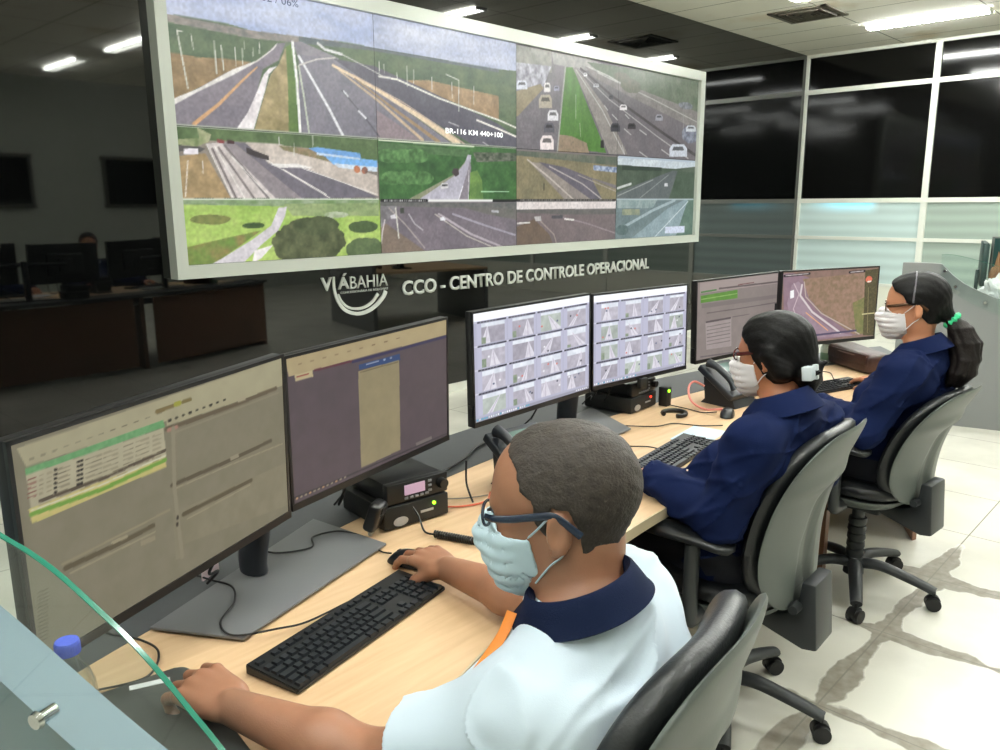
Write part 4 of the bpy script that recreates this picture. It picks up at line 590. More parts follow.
band(f_wood, f_far, (lw, XRW), (lr, XRR), .712, .741, M_ledge, 'rear_ledge', desk)
band(off(f_far, -.06), off(f_far, -.04), (lr + .04, 1.55), (lr + .04, 1.55), .05, .70, M_fascia, 'modesty_panel', desk, 24)
band(off(f_far, -.06), off(f_far, -.04), (1.75, 3.15), (1.75, 3.15), .05, .70, M_fascia, 'modesty_panel', desk, 24)
band(off(f_far, -.06), off(f_far, -.04), (3.35, XRR - .03), (3.35, XRR - .03), .05, .70, M_fascia, 'modesty_panel', desk, 24)
M_blackmetal = mat('black_powder_metal', rgb(22, 22, 24), rough=.45)
M_darkplastic = mat('black_plastic', rgb(18, 18, 20), rough=.42)
for x in (1.65, 3.25):
    bm = bm_new(); ya, yb = f_front(x) + .12, f_far(x) - .08
    add_box(bm, (x, (ya + yb) / 2, .355), (.04, yb - ya, .70)); mesh_obj('side_panel', bm, M_fascia, desk)
bm = bm_new(); add_prism(bm, [(XRF - .06, f_front(XRF) + .03), (XRF - .03, f_front(XRF) + .02), (XRR - .03, f_far(XRR) - .03), (XRR - .06, f_far(XRR) - .03)], .0, .708); mesh_obj('side_panel', bm, M_fascia, desk)
bm = bm_new(); add_tube(bm, [(x, f_far(x) - .12, .66) for x in (.5, 1.2, 2, 3, 4, 4.5)], .03, 8, 4); mesh_obj('cable_tray', bm, M_blackmetal, desk, 60)
# end panel with glass screen; (s, z) profiles along the panel
def glass_mat(name, tint):
    m = bpy.data.materials.new(name); m.use_nodes = True; nt = m.node_tree; N = nt.nodes; L = nt.links
    N.remove(N['Principled BSDF']); out = N['Material Output']
    tr = N.new('ShaderNodeBsdfTransparent'); tr.inputs[0].default_value = tint
    gl = N.new('ShaderNodeBsdfGlossy'); gl.inputs['Roughness'].default_value = .02
    lw = N.new('ShaderNodeLayerWeight'); lw.inputs[0].default_value = .5
    pw = N.new('ShaderNodeMath'); pw.operation = 'POWER'; L.new(lw.outputs['Facing'], pw.inputs[0]); pw.inputs[1].default_value = 4
    fr = N.new('ShaderNodeMath'); fr.operation = 'MULTIPLY_ADD'; L.new(pw.outputs[0], fr.inputs[0]); fr.inputs[1].default_value = .7; fr.inputs[2].default_value = .035
    mx = N.new('ShaderNodeMixShader'); L.new(fr.outputs[0], mx.inputs[0]); L.new(tr.outputs[0], mx.inputs[1]); L.new(gl.outputs[0], mx.inputs[2]); L.new(mx.outputs[0], out.inputs[0])
    return m
M_glass = glass_mat('clear_green_glass', (.95, .985, .975, 1))
M_glassedge = mat('green_glass_edge', rgb(34, 110, 90), rough=.14, spec=.6)
def end_panel(parent, P0, ang, top, glass, bolts, T, mp_, z_bot=0.0):
    d = Vector((math.cos(ang), math.sin(ang), 0)); nrm = Vector((math.sin(ang), -math.cos(ang), 0)); P0 = Vector((P0[0], P0[1], 0))
    def W_(s, z, o): return P0 + d * s + nrm * o + Vector((0, 0, z))
    def slab(name, prof, o0, o1, m, zb=None, skip=False):
        bm = bm_new(); P = prof; n = len(P)
        A = [bm.verts.new(W_(s, z, o0)) for s, z in P]; B = [bm.verts.new(W_(s, z, o1)) for s, z in P]
        bm.faces.new(A); bm.faces.new(B[::-1])
        for i in range(n): bm.faces.new((A[i], A[(i + 1) % n], B[(i + 1) % n], B[i]))
        return mesh_obj(name, bm, m, parent)
    tp = [(p.x, p.y) for p in smooth_path([(s, z, 0) for s, z in top], 4)]
    slab('end_panel', tp + [(tp[-1][0], z_bot), (tp[0][0], z_bot)], 0, T, mp_)
    gp = [(p.x, p.y) for p in smooth_path([(s, z, 0) for s, z in glass], 8)]
    g0, g1 = gp[0], gp[-1]; zb = min(z for s, z in glass) - .05
    low = [(p[0], p[1] - .10) for p in tp if min(g0[0], g1[0]) <= p[0] <= max(g0[0], g1[0])]
    low = low if (low[0][0] - low[-1][0]) * (g0[0] - g1[0]) < 0 else low[::-1]
    ring = gp + low
    gs = slab('glass_screen', ring, -.020, -.014, M_glass)
    # the bright green cut edge
    bm = bm_new()
    for i in range(len(gp) - 1):
        (sa, za), (sb, zb2) = gp[i], gp[i + 1]
        v = [bm.verts.new(W_(s, z, o)) for s, z, o in ((sa, za + .0006, -.0202), (sb, zb2 + .0006, -.0202), (sb, zb2 + .0006, -.0138), (sa, za + .0006, -.0138))]
        w = [bm.verts.new(W_(s, z, o)) for s, z, o in ((sa, za - .0012, -.0202), (sb, zb2 - .0012, -.0202), (sb, zb2 - .0012, -.0138), (sa, za - .0012, -.0138))]
        bm.faces.new(v); bm.faces.new((v[0], v[1], w[1], w[0])); bm.faces.new((v[2], v[3], w[3], w[2]))
    mesh_obj('polished_edge', bm, M_glassedge, gs)
    for s, z in bolts:
        bm = bm_new(); add_cyl(bm, W_(s, z, 0), W_(s, z, -.024), .008); add_cyl(bm, W_(s, z, -.023), W_(s, z, -.029), .0115, .0095, 24)
        mesh_obj('standoff_bolt', bm, M_steel, parent, 40)

PT = [(.60, 1.14), (.22, 1.14), (.10, 1.10), (-.05, 1.028), (-.157, .968), (-.25, .915), (-.37, .855), (-.50, .80), (-.62, .765)]
GT = [(.60, 1.36), (.35, 1.355), (.10, 1.30), (-.08, 1.235), (-.20, 1.191), (-.245, 1.176), (-.288, 1.156), (-.336, 1.126), (-.382, 1.095), (-.421, 1.063), (-.458, 1.027), (-.497, .989), (-.55, .93), (-.60, .84)]
end_panel(desk, (PX0, PY0), PA, PT, GT, [(-.228, .962), (.12, 1.06)], .075, M_panelblue)

# neighbouring console on the right, only its end panel and what stands behind it show
d2 = thing('console_desk', 'neighbouring desk with a tall grey curved end panel and glass screen, at the right edge', 'desk', (0, 0, 0))
A2 = math.radians(103)
PT2 = [(.366, 1.137), (.26, 1.139), (.135, 1.136), (.105, 1.115), (.036, 1.05), (-.06, .985), (-.244, .906), (-.45, .85), (-.70, .82), (-1.0, .80)]
GT2 = [(.13, 1.20), (.05, 1.20), (-.10, 1.165), (-.244, 1.12), (-.45, 1.03), (-.68, .90), (-.74, .83)]
end_panel(d2, (6.2, 1.48), A2, PT2, GT2, [(.10, 1.09), (.027, .985), (-.159, .885), (-.45, .80)], .05, M_panelgrey)
def w2(s, o, z): return (6.2 + math.cos(A2) * s + math.sin(A2) * o, 1.48 + math.sin(A2) * s - math.cos(A2) * o, z)
bm = bm_new(); P_ = [w2(.34, .05, 0), w2(.34, 1.7, 0), w2(-.95, 1.7, 0), w2(-.95, .05, 0)]; add_prism(bm, [(p[0], p[1]) for p in P_], .712, .74); mesh_obj('worktop', bm, M_wood, d2)
bm = bm_new(); P_ = [w2(.34, 1.64, 0), w2(.34, 1.7, 0), w2(-.95, 1.7, 0), w2(-.95, 1.64, 0)]; add_prism(bm, [(p[0], p[1]) for p in P_], 0, .712); mesh_obj('side_panel', bm, M_panelgrey, d2)

M_bezel0 = mat('black_monitor_plastic', rgb(16, 16, 18), rough=.38)
def far_monitor(x, y, rz, zc, label, m):
    t = thing('monitor', label, 'monitor', (x, y, .741), rz, 'screens on the neighbouring desk')
    obox('housing', (0, 0, zc - .741), (.50, .035, .31), m, t, bev=.006); obox('screen', (0, -.0185, zc - .741), (.48, .003, .285), mat('dark_teal_screen', rgb(30, 60, 58), rough=.2), t)
    obox('neck', (0, .03, (zc - .741) / 2 - .02), (.05, .025, zc - .741 - .06), m, t, bev=.004); obox('base_plate', (0, .03, .006), (.22, .16, .012), m, t, bev=.004)
far_monitor(6.85, 1.50, math.radians(15), 1.11, 'dark teal monitor standing behind the curved glass screen of the neighbouring desk', mat('teal_black_plastic', rgb(24, 48, 46), rough=.4))
far_monitor(6.98, 1.24, math.radians(-60), 1.15, 'second dark monitor with a grey top edge, at the right border behind the glass', mat('grey_monitor_plastic', rgb(84, 90, 86), rough=.4))
def crumpled(name, label, cat, c, r, m, seed):
    bm = bm_new(); bmesh.ops.create_icosphere(bm, subdivisions=4, radius=1.0); R = random.Random(seed)
    for v in bm.verts:
        n_ = float(fbm(v.co.x * 2.6 + 9 + v.co.z, v.co.y * 2.6 + 5 - v.co.z, seed, 3)); k_ = .72 + .75 * abs(n_ - .5) * 2 + .15 * n_
        v.co = Vector((c[0] + v.co.x * r[0] * k_, c[1] + v.co.y * r[1] * k_, c[2] + max(-r[2] * .95, v.co.z * r[2] * k_)))
    return tag(mesh_obj(name, bm, m, None, 25), label, cat)
crumpled('plastic_bag', 'crumpled white plastic bag on the neighbouring desk behind its glass screen', 'bag', (6.42, 1.31, .741 + .15), (.09, .10, .158), mat('white_plastic_bag', rgb(206, 208, 208), rough=.35), 5)
crumpled('paper_bag', 'brown paper bag between the two monitors on the neighbouring desk', 'bag', (6.62, 1.33, .741 + .23), (.06, .06, .24), mat('brown_paper', rgb(128, 96, 66), rough=.8), 8)

# ------------------------------------------------------------------ monitors
M_scr = emis_mat('monitor_screen_lit', .93, .12, .4)
M_scrb = emis_mat('monitor_screen_bright', 1.1, .12, .4)
M_bezel = mat('black_monitor_plastic', rgb(16, 16, 18), rough=.38)
M_stand = mat('anthracite_stand_metal', rgb(112, 113, 115), rough=.42, metal=.25)
M_stand_dark = mat('dark_stand_plastic', rgb(30, 34, 40), rough=.5)
M_icon = mat('sticker_white', rgb(205, 205, 205), rough=.5)
MS = 1.13 / 1.0; MW, MH = .54 * MS, .318 * MS
MON = {'1': ((.5852, 1.327, 1.0769), (.3701, .0419, .0256)), '2': ((1.2168, 1.5722, 1.0691), (.2004, .0288, .0207)), '3': ((1.9751, 1.6977, 1.0696), (.0281, -.0074, .0072)),
       '4': ((2.6589, 1.7342, 1.0551), (-.0611, -.0249, -.0077)), '5': ((3.3482, 1.6718, 1.0621), (-.1644, -.0198, .0148)), '6': ((3.8466, 1.4631, 1.0747), (-.4038, -.0121, .003))}
def thumbs(seed):
    def paint(X, Z):
        w, h = MW, MH; cv = Canvas(X, Z, (176, 176, 196)); R = random.Random(seed)
        cv.rect(-w, h / 2 - .026, w, h, (246, 248, 252))
        for r_ in range(4):
            zt = h / 2 - .030 - r_ * .079; zb = zt - .073
            cv.line([(-w / 2, zt + .001), (w / 2, zt + .001)], .004, (206, 206, 220))
            for c in range(4):
                xa = -w / 2 + .014 + c * (w - .02) / 4; xb = xa + (w - .02) / 4 - .006
                cv.rect(xa, zb, xb, zt, (184, 184, 204))
                xm, xn = xa + .022 + (.01 if seed > 10 else 0), xb - .010
                k_ = R.random(); g1 = R.randint(150, 178)
                base = (g1, g1 - 4, g1 + 8) if k_ < .6 else (g1, g1 + 8, g1 + 2)
                cv.rect(xm, zb, xn, zt - .006, base, tuple(v + 24 for v in base), 60, R.randint(0, 99))
                cv.rect(xm, zt - .006 - R.uniform(.006, .022), xn, zt - .006, (206, 212, 222), (232, 236, 244), 50, R.randint(0, 99))
                vx = xm + (xn - xm) * R.uniform(.2, .8); vz = zt - .018
                bx = xm + (xn - xm) * R.uniform(.15, .85); wd = R.uniform(.012, .03)
                m0 = cv.inside([(vx - .002, vz), (vx + .002, vz), (bx + wd, zb), (bx - wd, zb)]) & (X > xm) & (X < xn)
                cv.put(m0, (204, 200, 212), (222, 220, 228), 80, R.randint(0, 99))
                for q in range(3):
                    m1 = (np.abs(X - (vx + (Z - vz) / (zb - vz) * (bx - vx + (q - 1) * wd))) < .0014) & (X > xm) & (X < xn) & (Z > zb) & (Z < vz)
                    cv.put(m1, (222, 220, 230) if q != 1 else (176, 168, 184))
                for q in range(R.randint(0, 3)):
                    cv.blob(R.uniform(xm + .004, xn - .004), R.uniform(zb + .006, zt - .02), .005, .0035, R.choice([(70, 72, 84), (230, 230, 236), (206, 120, 110), (96, 104, 130)]), None, 10, 0, 0)
                if R.random() < .3: cv.rect(xm, zb, xm + .02, zb + R.uniform(.01, .03), (120, 136, 116), (150, 160, 140), 90, 3)
                cv.line([(xa + .006, zt - .001), (xb - .004, zt - .001)], .0058, (48, 48, 60))
                for q in range(6): cv.line([(xa + .016 + q * .014, zt - .001), (xa + .022 + q * .014, zt - .001)], .0022, (150, 150, 164))
        cv.rect(-w, -h / 2, w, -h / 2 + .010, (150, 150, 166))
        for q in range(24): cv.rect(-w / 2 + .006 + q * .011, -h / 2 + .003, -w / 2 + .013 + q * .011, -h / 2 + .009, R.choice([(240, 240, 246), (90, 170, 200), (200, 210, 220), (230, 230, 236)]))
        for q in range(6): cv.rect(w / 2 - .08 + q * .012, -h / 2 + .003, w / 2 - .073 + q * .012, -h / 2 + .008, (226, 226, 232))
        return cv.C
    return paint
def listed(key):
    def paint(X, Z):
        cv = Canvas(X, Z, (60, 60, 60)); run_ops(cv, PAINT[key], 6.0); return cv.C * (1.14 if key == 'M6' else 1.0)
    return paint
MPAINT = {'1': listed('M1'), '2': listed('M2'), '3': thumbs(4), '4': thumbs(14), '5': listed('M5'), '6': listed('M6')}
MLAB = {'1': 'black monitor with a beige screen and green list, closest to the glass screen',
        '2': 'black monitor with a dark purple screen and tall beige column, above the radio',
        '3': 'black monitor showing a grid of small camera pictures, beside the dark purple screen',
        '4': 'black monitor showing a grid of small camera pictures, beside the grey screen with green bar',
        '5': 'black monitor with a grey form page and one green bar',
        '6': 'black monitor showing one large camera view of a curving road'}
def make_monitor(k):
    (x, y, z), (rz, tilt, roll) = MON[k]
    t = thing('monitor', MLAB[k], 'monitor', (x, y, z), 0, 'widescreen monitors on the console desk')
    t.rotation_mode = 'QUATERNION'
    t.rotation_quaternion = (Matrix.Rotation(rz, 4, 'Z') @ Matrix.Rotation(tilt, 4, 'X') @ Matrix.Rotation(-roll, 4, 'Y')).to_quaternion()
    b = .006; bm = bm_new()
    add_box(bm, (0, .0135, 0), (MW, .022, MH), bev=.003)
    mesh_obj('housing', bm, M_bezel, t, 35)
    bm = bm_new(); bw = .007
    for s in (-1, 1): add_box(bm, (s * (MW / 2 - bw / 2), -.001, 0), (bw, .007, MH))
    add_box(bm, (0, -.001, MH / 2 - bw / 2), (MW, .007, bw)); add_box(bm, (0, -.0015, -MH / 2 + .008), (MW, .008, .016))
    mesh_obj('bezel', bm, M_bezel, t)
    bm = bm_new(); add_box(bm, (0, .036, -.01), (MW * .52, .028, MH * .56), bev=.012, seg=3); mesh_obj('rear_cover', bm, M_bezel, t, 40)
    bm = bm_new(); add_box(bm, (0, .054, -.01), (.12, .012, .12), bev=.003); mesh_obj('mount_plate', bm, M_blackmetal, t, 40)
    w, h = MW - 2 * bw, MH - bw - .016
    P = MPAINT[k]; dz = (.016 - bw) / 2
    screen_mesh('screen', 300, 172, w, h, (lambda X, Z: P(X * MW / w, Z * MH / h + dz * 0)), M_scrb if k in '34' else M_scr, t, (0, -.0028, dz))
    # small side sensor button block
    if k in '35':
        obox('joystick_block', (-MW / 2 - .003, .008, -MH * .36), (.008, .018, .04), M_bezel, t, bev=.002)
    return t
for k in '123456': make_monitor(k)
# dual stands: a wide folded plate, one thick neck and the crossbar behind each pair
def quadplate(name, pts, z0, z1, parent, m):
    bm = bm_new(); add_prism(bm, pts, z0, z1, bev=.0015); return mesh_obj(name, bm, m, parent, 30)
def make_stand(base, neck, a, b, label):
    bx, by = neck; t = thing('monitor_stand', label, 'monitor stand', (bx, by, .741), 0, 'dual monitor stands')
    quadplate('base_plate', [(p[0] - bx, p[1] - by) for p in base], .004, .010, t, M_stand)
    bm = bm_new(); c = (sum(p[0] for p in base) / 4 - bx, sum(p[1] for p in base) / 4 - by)
    add_prism(bm, [((p[0] - bx - c[0]) * .94 + c[0], (p[1] - by - c[1]) * .94 + c[1]) for p in base], .0, .004); mesh_obj('rubber_pad', bm, M_blackmetal, t)
    mxp = (Vector(a) + Vector(b)) / 2 - Vector((bx, by, .741)); ang = math.atan2(b[1] - a[1], b[0] - a[0])
    nrm = Vector((-math.sin(ang), math.cos(ang), 0))
    top = mxp + nrm * .085; P = [Vector((0, 0, .010)), Vector((0, 0, .05)), Vector((top.x * .5, top.y * .5, .18)), Vector((top.x, top.y, top.z + .03))]
    bm = bm_new(); add_tube(bm, P, .043, 16, 6, .62); mesh_obj('neck', bm, M_stand_dark, t, 50)
    bm = bm_new(); va, vb = Vector(a) - Vector((bx, by, .741)) + nrm * .072, Vector(b) - Vector((bx, by, .741)) + nrm * .072
    add_tube(bm, [va, (va + vb) / 2 + nrm * .01, vb], .016, 10, 6); mesh_obj('crossbar', bm, M_stand_dark, t, 50)
    return t
def mp(k, f=.0): return MON[k][0]
make_stand([(.574, 1.492), (.678, 1.318), (1.143, 1.462), (1.112, 1.728)], (.845, 1.566), mp('1'), mp('2'), 'wide grey plate stand carrying the two monitors closest to the glass screen')
make_stand([(1.98, 1.80), (2.10, 1.58), (2.40, 1.60), (2.56, 1.90)], (2.31, 1.83), mp('3'), mp('4'), 'grey plate stand carrying the two monitors with camera grids')
make_stand([(3.40, 1.66), (3.42, 1.46), (3.72, 1.43), (3.86, 1.60)], (3.62, 1.66), mp('5'), mp('6'), 'grey plate stand carrying the grey screen and the road screen')

# ------------------------------------------------------------------ keyboards and mice
M_key = mat('key_plastic', rgb(26, 30, 34), rough=.38)
M_kbody = mat('keyboard_body', rgb(16, 18, 20), rough=.4)
def make_keyboard(loc, rz, label):
    t = thing('keyboard', label, 'keyboard', loc, rz, 'black desktop keyboards')
    bm = bm_new(); prof = [(-.0635, 0), (-.0635, .010), (.0635, .020), (.0635, 0)]
    A = [bm.verts.new((-.221, y, z)) for y, z in prof]; B = [bm.verts.new((.221, y, z)) for y, z in prof]
    bm.faces.new(A); bm.faces.new(B[::-1])
    for i in range(4): bm.faces.new((A[i], A[(i + 1) % 4], B[(i + 1) % 4], B[i]))
    bmesh.ops.bevel(bm, geom=bm.edges[:], offset=.0022, segments=2, affect='EDGES')
    mesh_obj('body', bm, M_kbody, t, 35)
    bm = bm_new(); K = .0188
    def key(cx, cy, w, h=1.0):
        y = .040 - cy * K; z = .010 + (y + .0635) / .127 * .010
        wx, hy = w * K - .0030, h * K - .0030; x = -.2135 + cx * K + w * K / 2
        b = [bm.verts.new((x + sx * wx / 2, y - (h - 1) * K / 2 + sy * hy / 2, z - .001)) for sx, sy in ((-1, -1), (1, -1), (1, 1), (-1, 1))]
        u = [bm.verts.new((x + sx * (wx / 2 - .0015), y - (h - 1) * K / 2 + sy * (hy / 2 - .0015), z + .0046)) for sx, sy in ((-1, -1), (1, -1), (1, 1), (-1, 1))]
        bm.faces.new(u)
        for i in range(4): bm.faces.new((b[i], b[(i + 1) % 4], u[(i + 1) % 4], u[i]))
    for i in list(range(0, 1)) + [2, 3, 4, 5, 6.5, 7.5, 8.5, 9.5, 11, 12, 13, 14]: key(i, -.15, 1, .8)
    for i in range(13): key(i, 1, 1)
    key(13, 1, 2)
    key(0, 2, 1.5); [key(1.5 + i, 2, 1) for i in range(12)]; key(13.5, 2, 1.5)
    key(0, 3, 1.8); [key(1.8 + i, 3, 1) for i in range(11)]; key(12.8, 3, 2.2)
    key(0, 4, 1.3); [key(1.3 + i, 4, 1) for i in range(11)]; key(12.3, 4, 2.7)
    for a, w in ((0, 1.3), (1.3, 1.2), (2.5, 1.2), (3.7, 6.2), (9.9, 1.25), (11.15, 1.25), (12.4, 1.25), (13.65, 1.35)): key(a, 5, w)
    for i in range(3):
        key(15.4 + i, -.15, 1, .8); key(15.4 + i, 1, 1); key(15.4 + i, 2, 1); key(15.4 + i, 5, 1)
    key(16.4, 4, 1)
    for r_ in range(4):
        for i in range(3): key(18.75 + i, 1 + r_, 1)
    key(18.75, 5, 2); key(20.75, 5, 1); key(21.75, 1, 1); key(21.75, 2, 1, 2); key(21.75, 4, 1, 2)
    mesh_obj('keys', bm, M_key, t)
    return t
make_keyboard((.856, 1.204, .741), .215, 'black keyboard lying in front of the man in the white shirt')
make_keyboard((2.235, 1.318, .741), .13, 'black keyboard beside the light blue sheet of paper')
k3 = make_keyboard((3.56, 1.335, .741), -.30, 'black keyboard beside the woman with the long ponytail, in front of the road screen')
M_mouse = mat('mouse_plastic', rgb(20, 24, 28), rough=.3)
def make_mouse(loc, rz, label):
    t = thing('mouse', label, 'mouse', loc, rz, 'black computer mice')
    bm = bm_new(); nx, ny = 14, 18; rows = []
    for j in range(ny + 1):
        v = j / ny; yy = -.054 + v * .108; wd = .029 * (1 - abs(2 * v - 1) ** 3.2) ** .5 * (1 - .08 * math.sin(v * PI)); hh = .034 * (math.sin(PI * min(1, .12 + v * .80) ** .9) ** .7)
        rows.append([bm.verts.new((math.cos(PI * i / nx) * max(wd, .0006), yy, max(0, math.sin(PI * i / nx)) ** .75 * hh * (1 - abs(2 * v - 1) ** 5) + .001)) for i in range(nx + 1)])
    for a, b in zip(rows, rows[1:]):
        for i in range(nx): bm.faces.new((a[i], a[i + 1], b[i + 1], b[i]))
        bm.faces.new((a[nx], a[0], b[0], b[nx]))
    mesh_obj('body', bm, M_mouse, t, 60)
    bm = bm_new(); add_cyl(bm, (-.0035, .022, .0245), (.0035, .022, .0245), .0065, seg=16); mesh_obj('wheel', bm, M_blackmetal, t, 50)
    return t
make_mouse((1.118, 1.352, .741), .25, 'black mouse under the hand of the man in the white shirt')
make_mouse((3.70, 1.255, .741), -.2, 'small black mouse under the hand of the woman with the ponytail')
make_mouse((2.83, 1.44, .741), -1.2, 'black mouse beside the desk phone with the pink cord')

# ------------------------------------------------------------------ base radios
M_radio = mat('radio_black_metal', rgb(20, 21, 21), rough=.5, bump=.2, bscale=150)
M_radio2 = mat('radio_plastic', rgb(14, 14, 15), rough=.35)
M_lcd = mat('lit_lcd', rgb(120, 100, 112), emit=rgb(226, 186, 214), estr=.5)
M_greenled = mat('green_led', rgb(120, 255, 40), emit=rgb(150, 255, 40), estr=4)
M_redled = mat('red_led', rgb(255, 60, 30), emit=rgb(255, 50, 30), estr=4)
M_silver = mat('silver_plastic', rgb(176, 178, 180), rough=.3, metal=.4)
def make_radio(loc, rz, label, led, mic_at, lcd=True):
    t = thing('base_radio', label, 'radio', loc, rz, 'base radios on the desk')
    obox('power_supply', (0, .11, .033), (.20, .22, .060), M_radio, t, bev=.004)
    bm = bm_new()
    for sx in (-.08, .08):
        for sy in (.02, .20): add_cyl(bm, (sx, sy, 0), (sx, sy, .004), .008, seg=12)
    mesh_obj('rubber_feet', bm, M_blackmetal, t)
    bm = bm_new(); add_box(bm, (.008, .115, .092), (.178, .19, .052), bev=.004)
    add_prism(bm, [(-.086, .005), (.102, .005), (.102, .03), (-.086, .03)], .066, .120, bev=.004)
    mesh_obj('transceiver', bm, M_radio2, t, 35)
    if lcd: obox('display', (-.004, .0035, .098), (.062, .004, .026), M_lcd, t)
    bm = bm_new()
    for i in range(5): add_box(bm, (-.030 + i * .016, .004, .076), (.010, .005, .006), bev=.001)
    for i in range(3): add_box(bm, (.044, .004, .108 - i * .013), (.010, .005, .006), bev=.001)
    mesh_obj('buttons', bm, mat('radio_button', rgb(120, 122, 126), rough=.4), t, 40)
    bm = bm_new(); add_cyl(bm, (.080, .006, .094), (.080, -.012, .094), .015, .013, 24); mesh_obj('volume_knob', bm, M_radio2, t, 40)
    bm = bm_new(); add_cyl(bm, (.052, .001, .046), (.052, -.004, .046), .0045, seg=12); mesh_obj('led', bm, led, t, 40)
    bm = bm_new(); add_lathe(bm, [(0, 0), (.022, 0), (.022, .002), (0, .002)], M=Matrix.Translation((-.052, -.0005, .020)) @ Matrix.Diagonal((1, 1, .55, 1)) @ Matrix.Rotation(PI / 2, 4, 'X')); mesh_obj('badge', bm, M_silver, t, 40)
    obox('label_plate', (.030, -.001, .030), (.04, .002, .006), M_silver, t)
    return t
make_radio((1.292, 1.517, .741), -.13, 'black base radio with a pink lit display beside the man in the white shirt', M_greenled, 1)
make_radio((2.69, 1.735, .741), .06, 'black base radio with red light under the screens of camera grids', M_redled, 1, False)
def make_mic(loc, rz, label, tilt=.5):
    t = thing('hand_microphone', label, 'microphone', loc, rz, 'radio hand microphones')
    M = Matrix.Rotation(tilt, 4, 'X')
    bm = bm_new(); add_box(bm, (0, 0, .035), (.056, .034, .078), bev=.011, M=M, seg=3); mesh_obj('body', bm, M_radio2, t, 50)
    bm = bm_new()
    for i in range(5): add_box(bm, (0, -.018, .048 + i * .005), (.034, .003, .0022), M=M)
    mesh_obj('speaker_grille', bm, M_blackmetal, t)
    bm = bm_new(); add_box(bm, (.029, 0, .045), (.006, .014, .03), bev=.002, M=M); mesh_obj('talk_button', bm, M_silver, t, 40)
    bm = bm_new(); add_cyl(bm, M @ Vector((0, -.003, -.004)), M @ Vector((0, -.003, -.022)), .009, .005, 14); mesh_obj('cord_boot', bm, M_silver, t, 50)
    return t
make_mic((1.158, 1.540, .765), .5, 'black hand microphone leaning on the base radio with the pink display', .35)
tag(otube('microphone_cord', [(1.262, 1.50, .80), (1.262, 1.478, .782), (1.256, 1.455, .755), (1.256, 1.44, .748), (1.262, 1.42, .748)], .0026, M_radio2), 'thin black cord end hanging from the radio with the pink display', 'cord')
o = bm_new(); add_coil(o, (1.262, 1.418, .750), (1.345, 1.18, .750), .0075, .0030, 38); o = mesh_obj('coiled_cord', o, M_radio2, None, 60)
tag(o, 'thick black coiled microphone cord lying on the wood behind the mouse', 'cord')
bm = bm_new(); add_tube(bm, [(2.70 + .045 * math.cos(a), 1.60 + .045 * math.sin(a), .750) for a in [2.6 - i * .5 for i in range(11)]], .009, 8, 3)
tag(mesh_obj('coiled_cord', bm, M_radio2, None, 60), 'short black looped cord lying in front of the radio with the red light', 'cord')
bm = bm_new(); add_box(bm, (2.655, 1.722, .862), (.05, .02, .04), bev=.004)
tag(mesh_obj('adapter', bm, M_radio, None, 40), 'small black adapter box on top of the radio with the red light', 'adapter')
o = thing('led_indicator', 'small green light on a black block beside the radio with the red light', 'indicator light', (2.745, 1.712, .741))
obox('block', (.065, .0, .04), (.035, .04, .08), M_radio, o, bev=.003)
bm = bm_new(); add_cyl(bm, (.06, -.019, .066), (.06, -.024, .066), .006, seg=12); mesh_obj('led', bm, M_greenled, o, 40)

# ------------------------------------------------------------------ desk phones
M_phone = mat('phone_dark_plastic', rgb(28, 32, 38), rough=.38)
def make_phone(loc, rz, label):
    t = thing('desk_phone', label, 'phone', loc, rz, 'dark desk phones')
    T = Matrix.Translation((0, .0, .035)) @ Matrix.Rotation(math.radians(33), 4, 'X')
    bm = bm_new(); add_box(bm, (0, .09, .018), (.205, .20, .028), bev=.006, M=T, seg=3); mesh_obj('body', bm, M_phone, t, 40)
    bm = bm_new(); add_prism(bm, [(-.02, 0), (.15, 0), (.13, .02), (.14, .11), (.10, .115), (.0, .045)], -.075, .075, M=Matrix(((0, 0, 1, 0), (1, 0, 0, 0), (0, 1, 0, 0), (0, 0, 0, 1))))
    mesh_obj('foot', bm, M_phone, t, 30)
    bm = bm_new(); add_tube(bm, [T @ Vector(p) for p in ((-.078, .012, .052), (-.078, .05, .066), (-.078, .13, .066), (-.078, .172, .052))], lambda u: .020 - .006 * math.sin(PI * u), 12, 6); mesh_obj('handset', bm, M_phone, t, 60)
    bm = bm_new()
    for i in range(3):
        for j in range(4): add_box(bm, (-.012 + i * .022, .03 + j * .018, .034), (.015, .012, .005), bev=.0015, M=T)
    for i in range(5): add_box(bm, (.070, .03 + i * .018, .034), (.022, .010, .004), bev=.0015, M=T)
    mesh_obj('keypad', bm, mat('phone_keys', rgb(96, 104, 108), rough=.4), t, 40)
    bm = bm_new(); add_box(bm, (.018, .145, .033), (.10, .05, .004), bev=.001, M=T); mesh_obj('display', bm, mat('phone_lcd', rgb(96, 118, 112), rough=.2), t, 40)
    bm = bm_new(); add_box(bm, (.060, .112, .034), (.018, .010, .003), M=T); mesh_obj('label_plate', bm, M_silver, t)
    return t
make_phone((1.70, 1.43, .741), -.10, 'dark desk phone mostly hidden behind the head of the man in white')
make_phone((3.02, 1.475, .741), -.13, 'dark desk phone with a pink cord, in front of the woman with the hair clip')
tag(otube('phone_cord', [(2.93, 1.60, .82), (2.90, 1.63, .84), (2.855, 1.63, .82), (2.83, 1.60, .775), (2.85, 1.55, .746), (2.90, 1.50, .745)], .0045, mat('pink_cable', rgb(222, 138, 128), rough=.45)), 'pink cable looping at the side of the desk phone', 'cable')

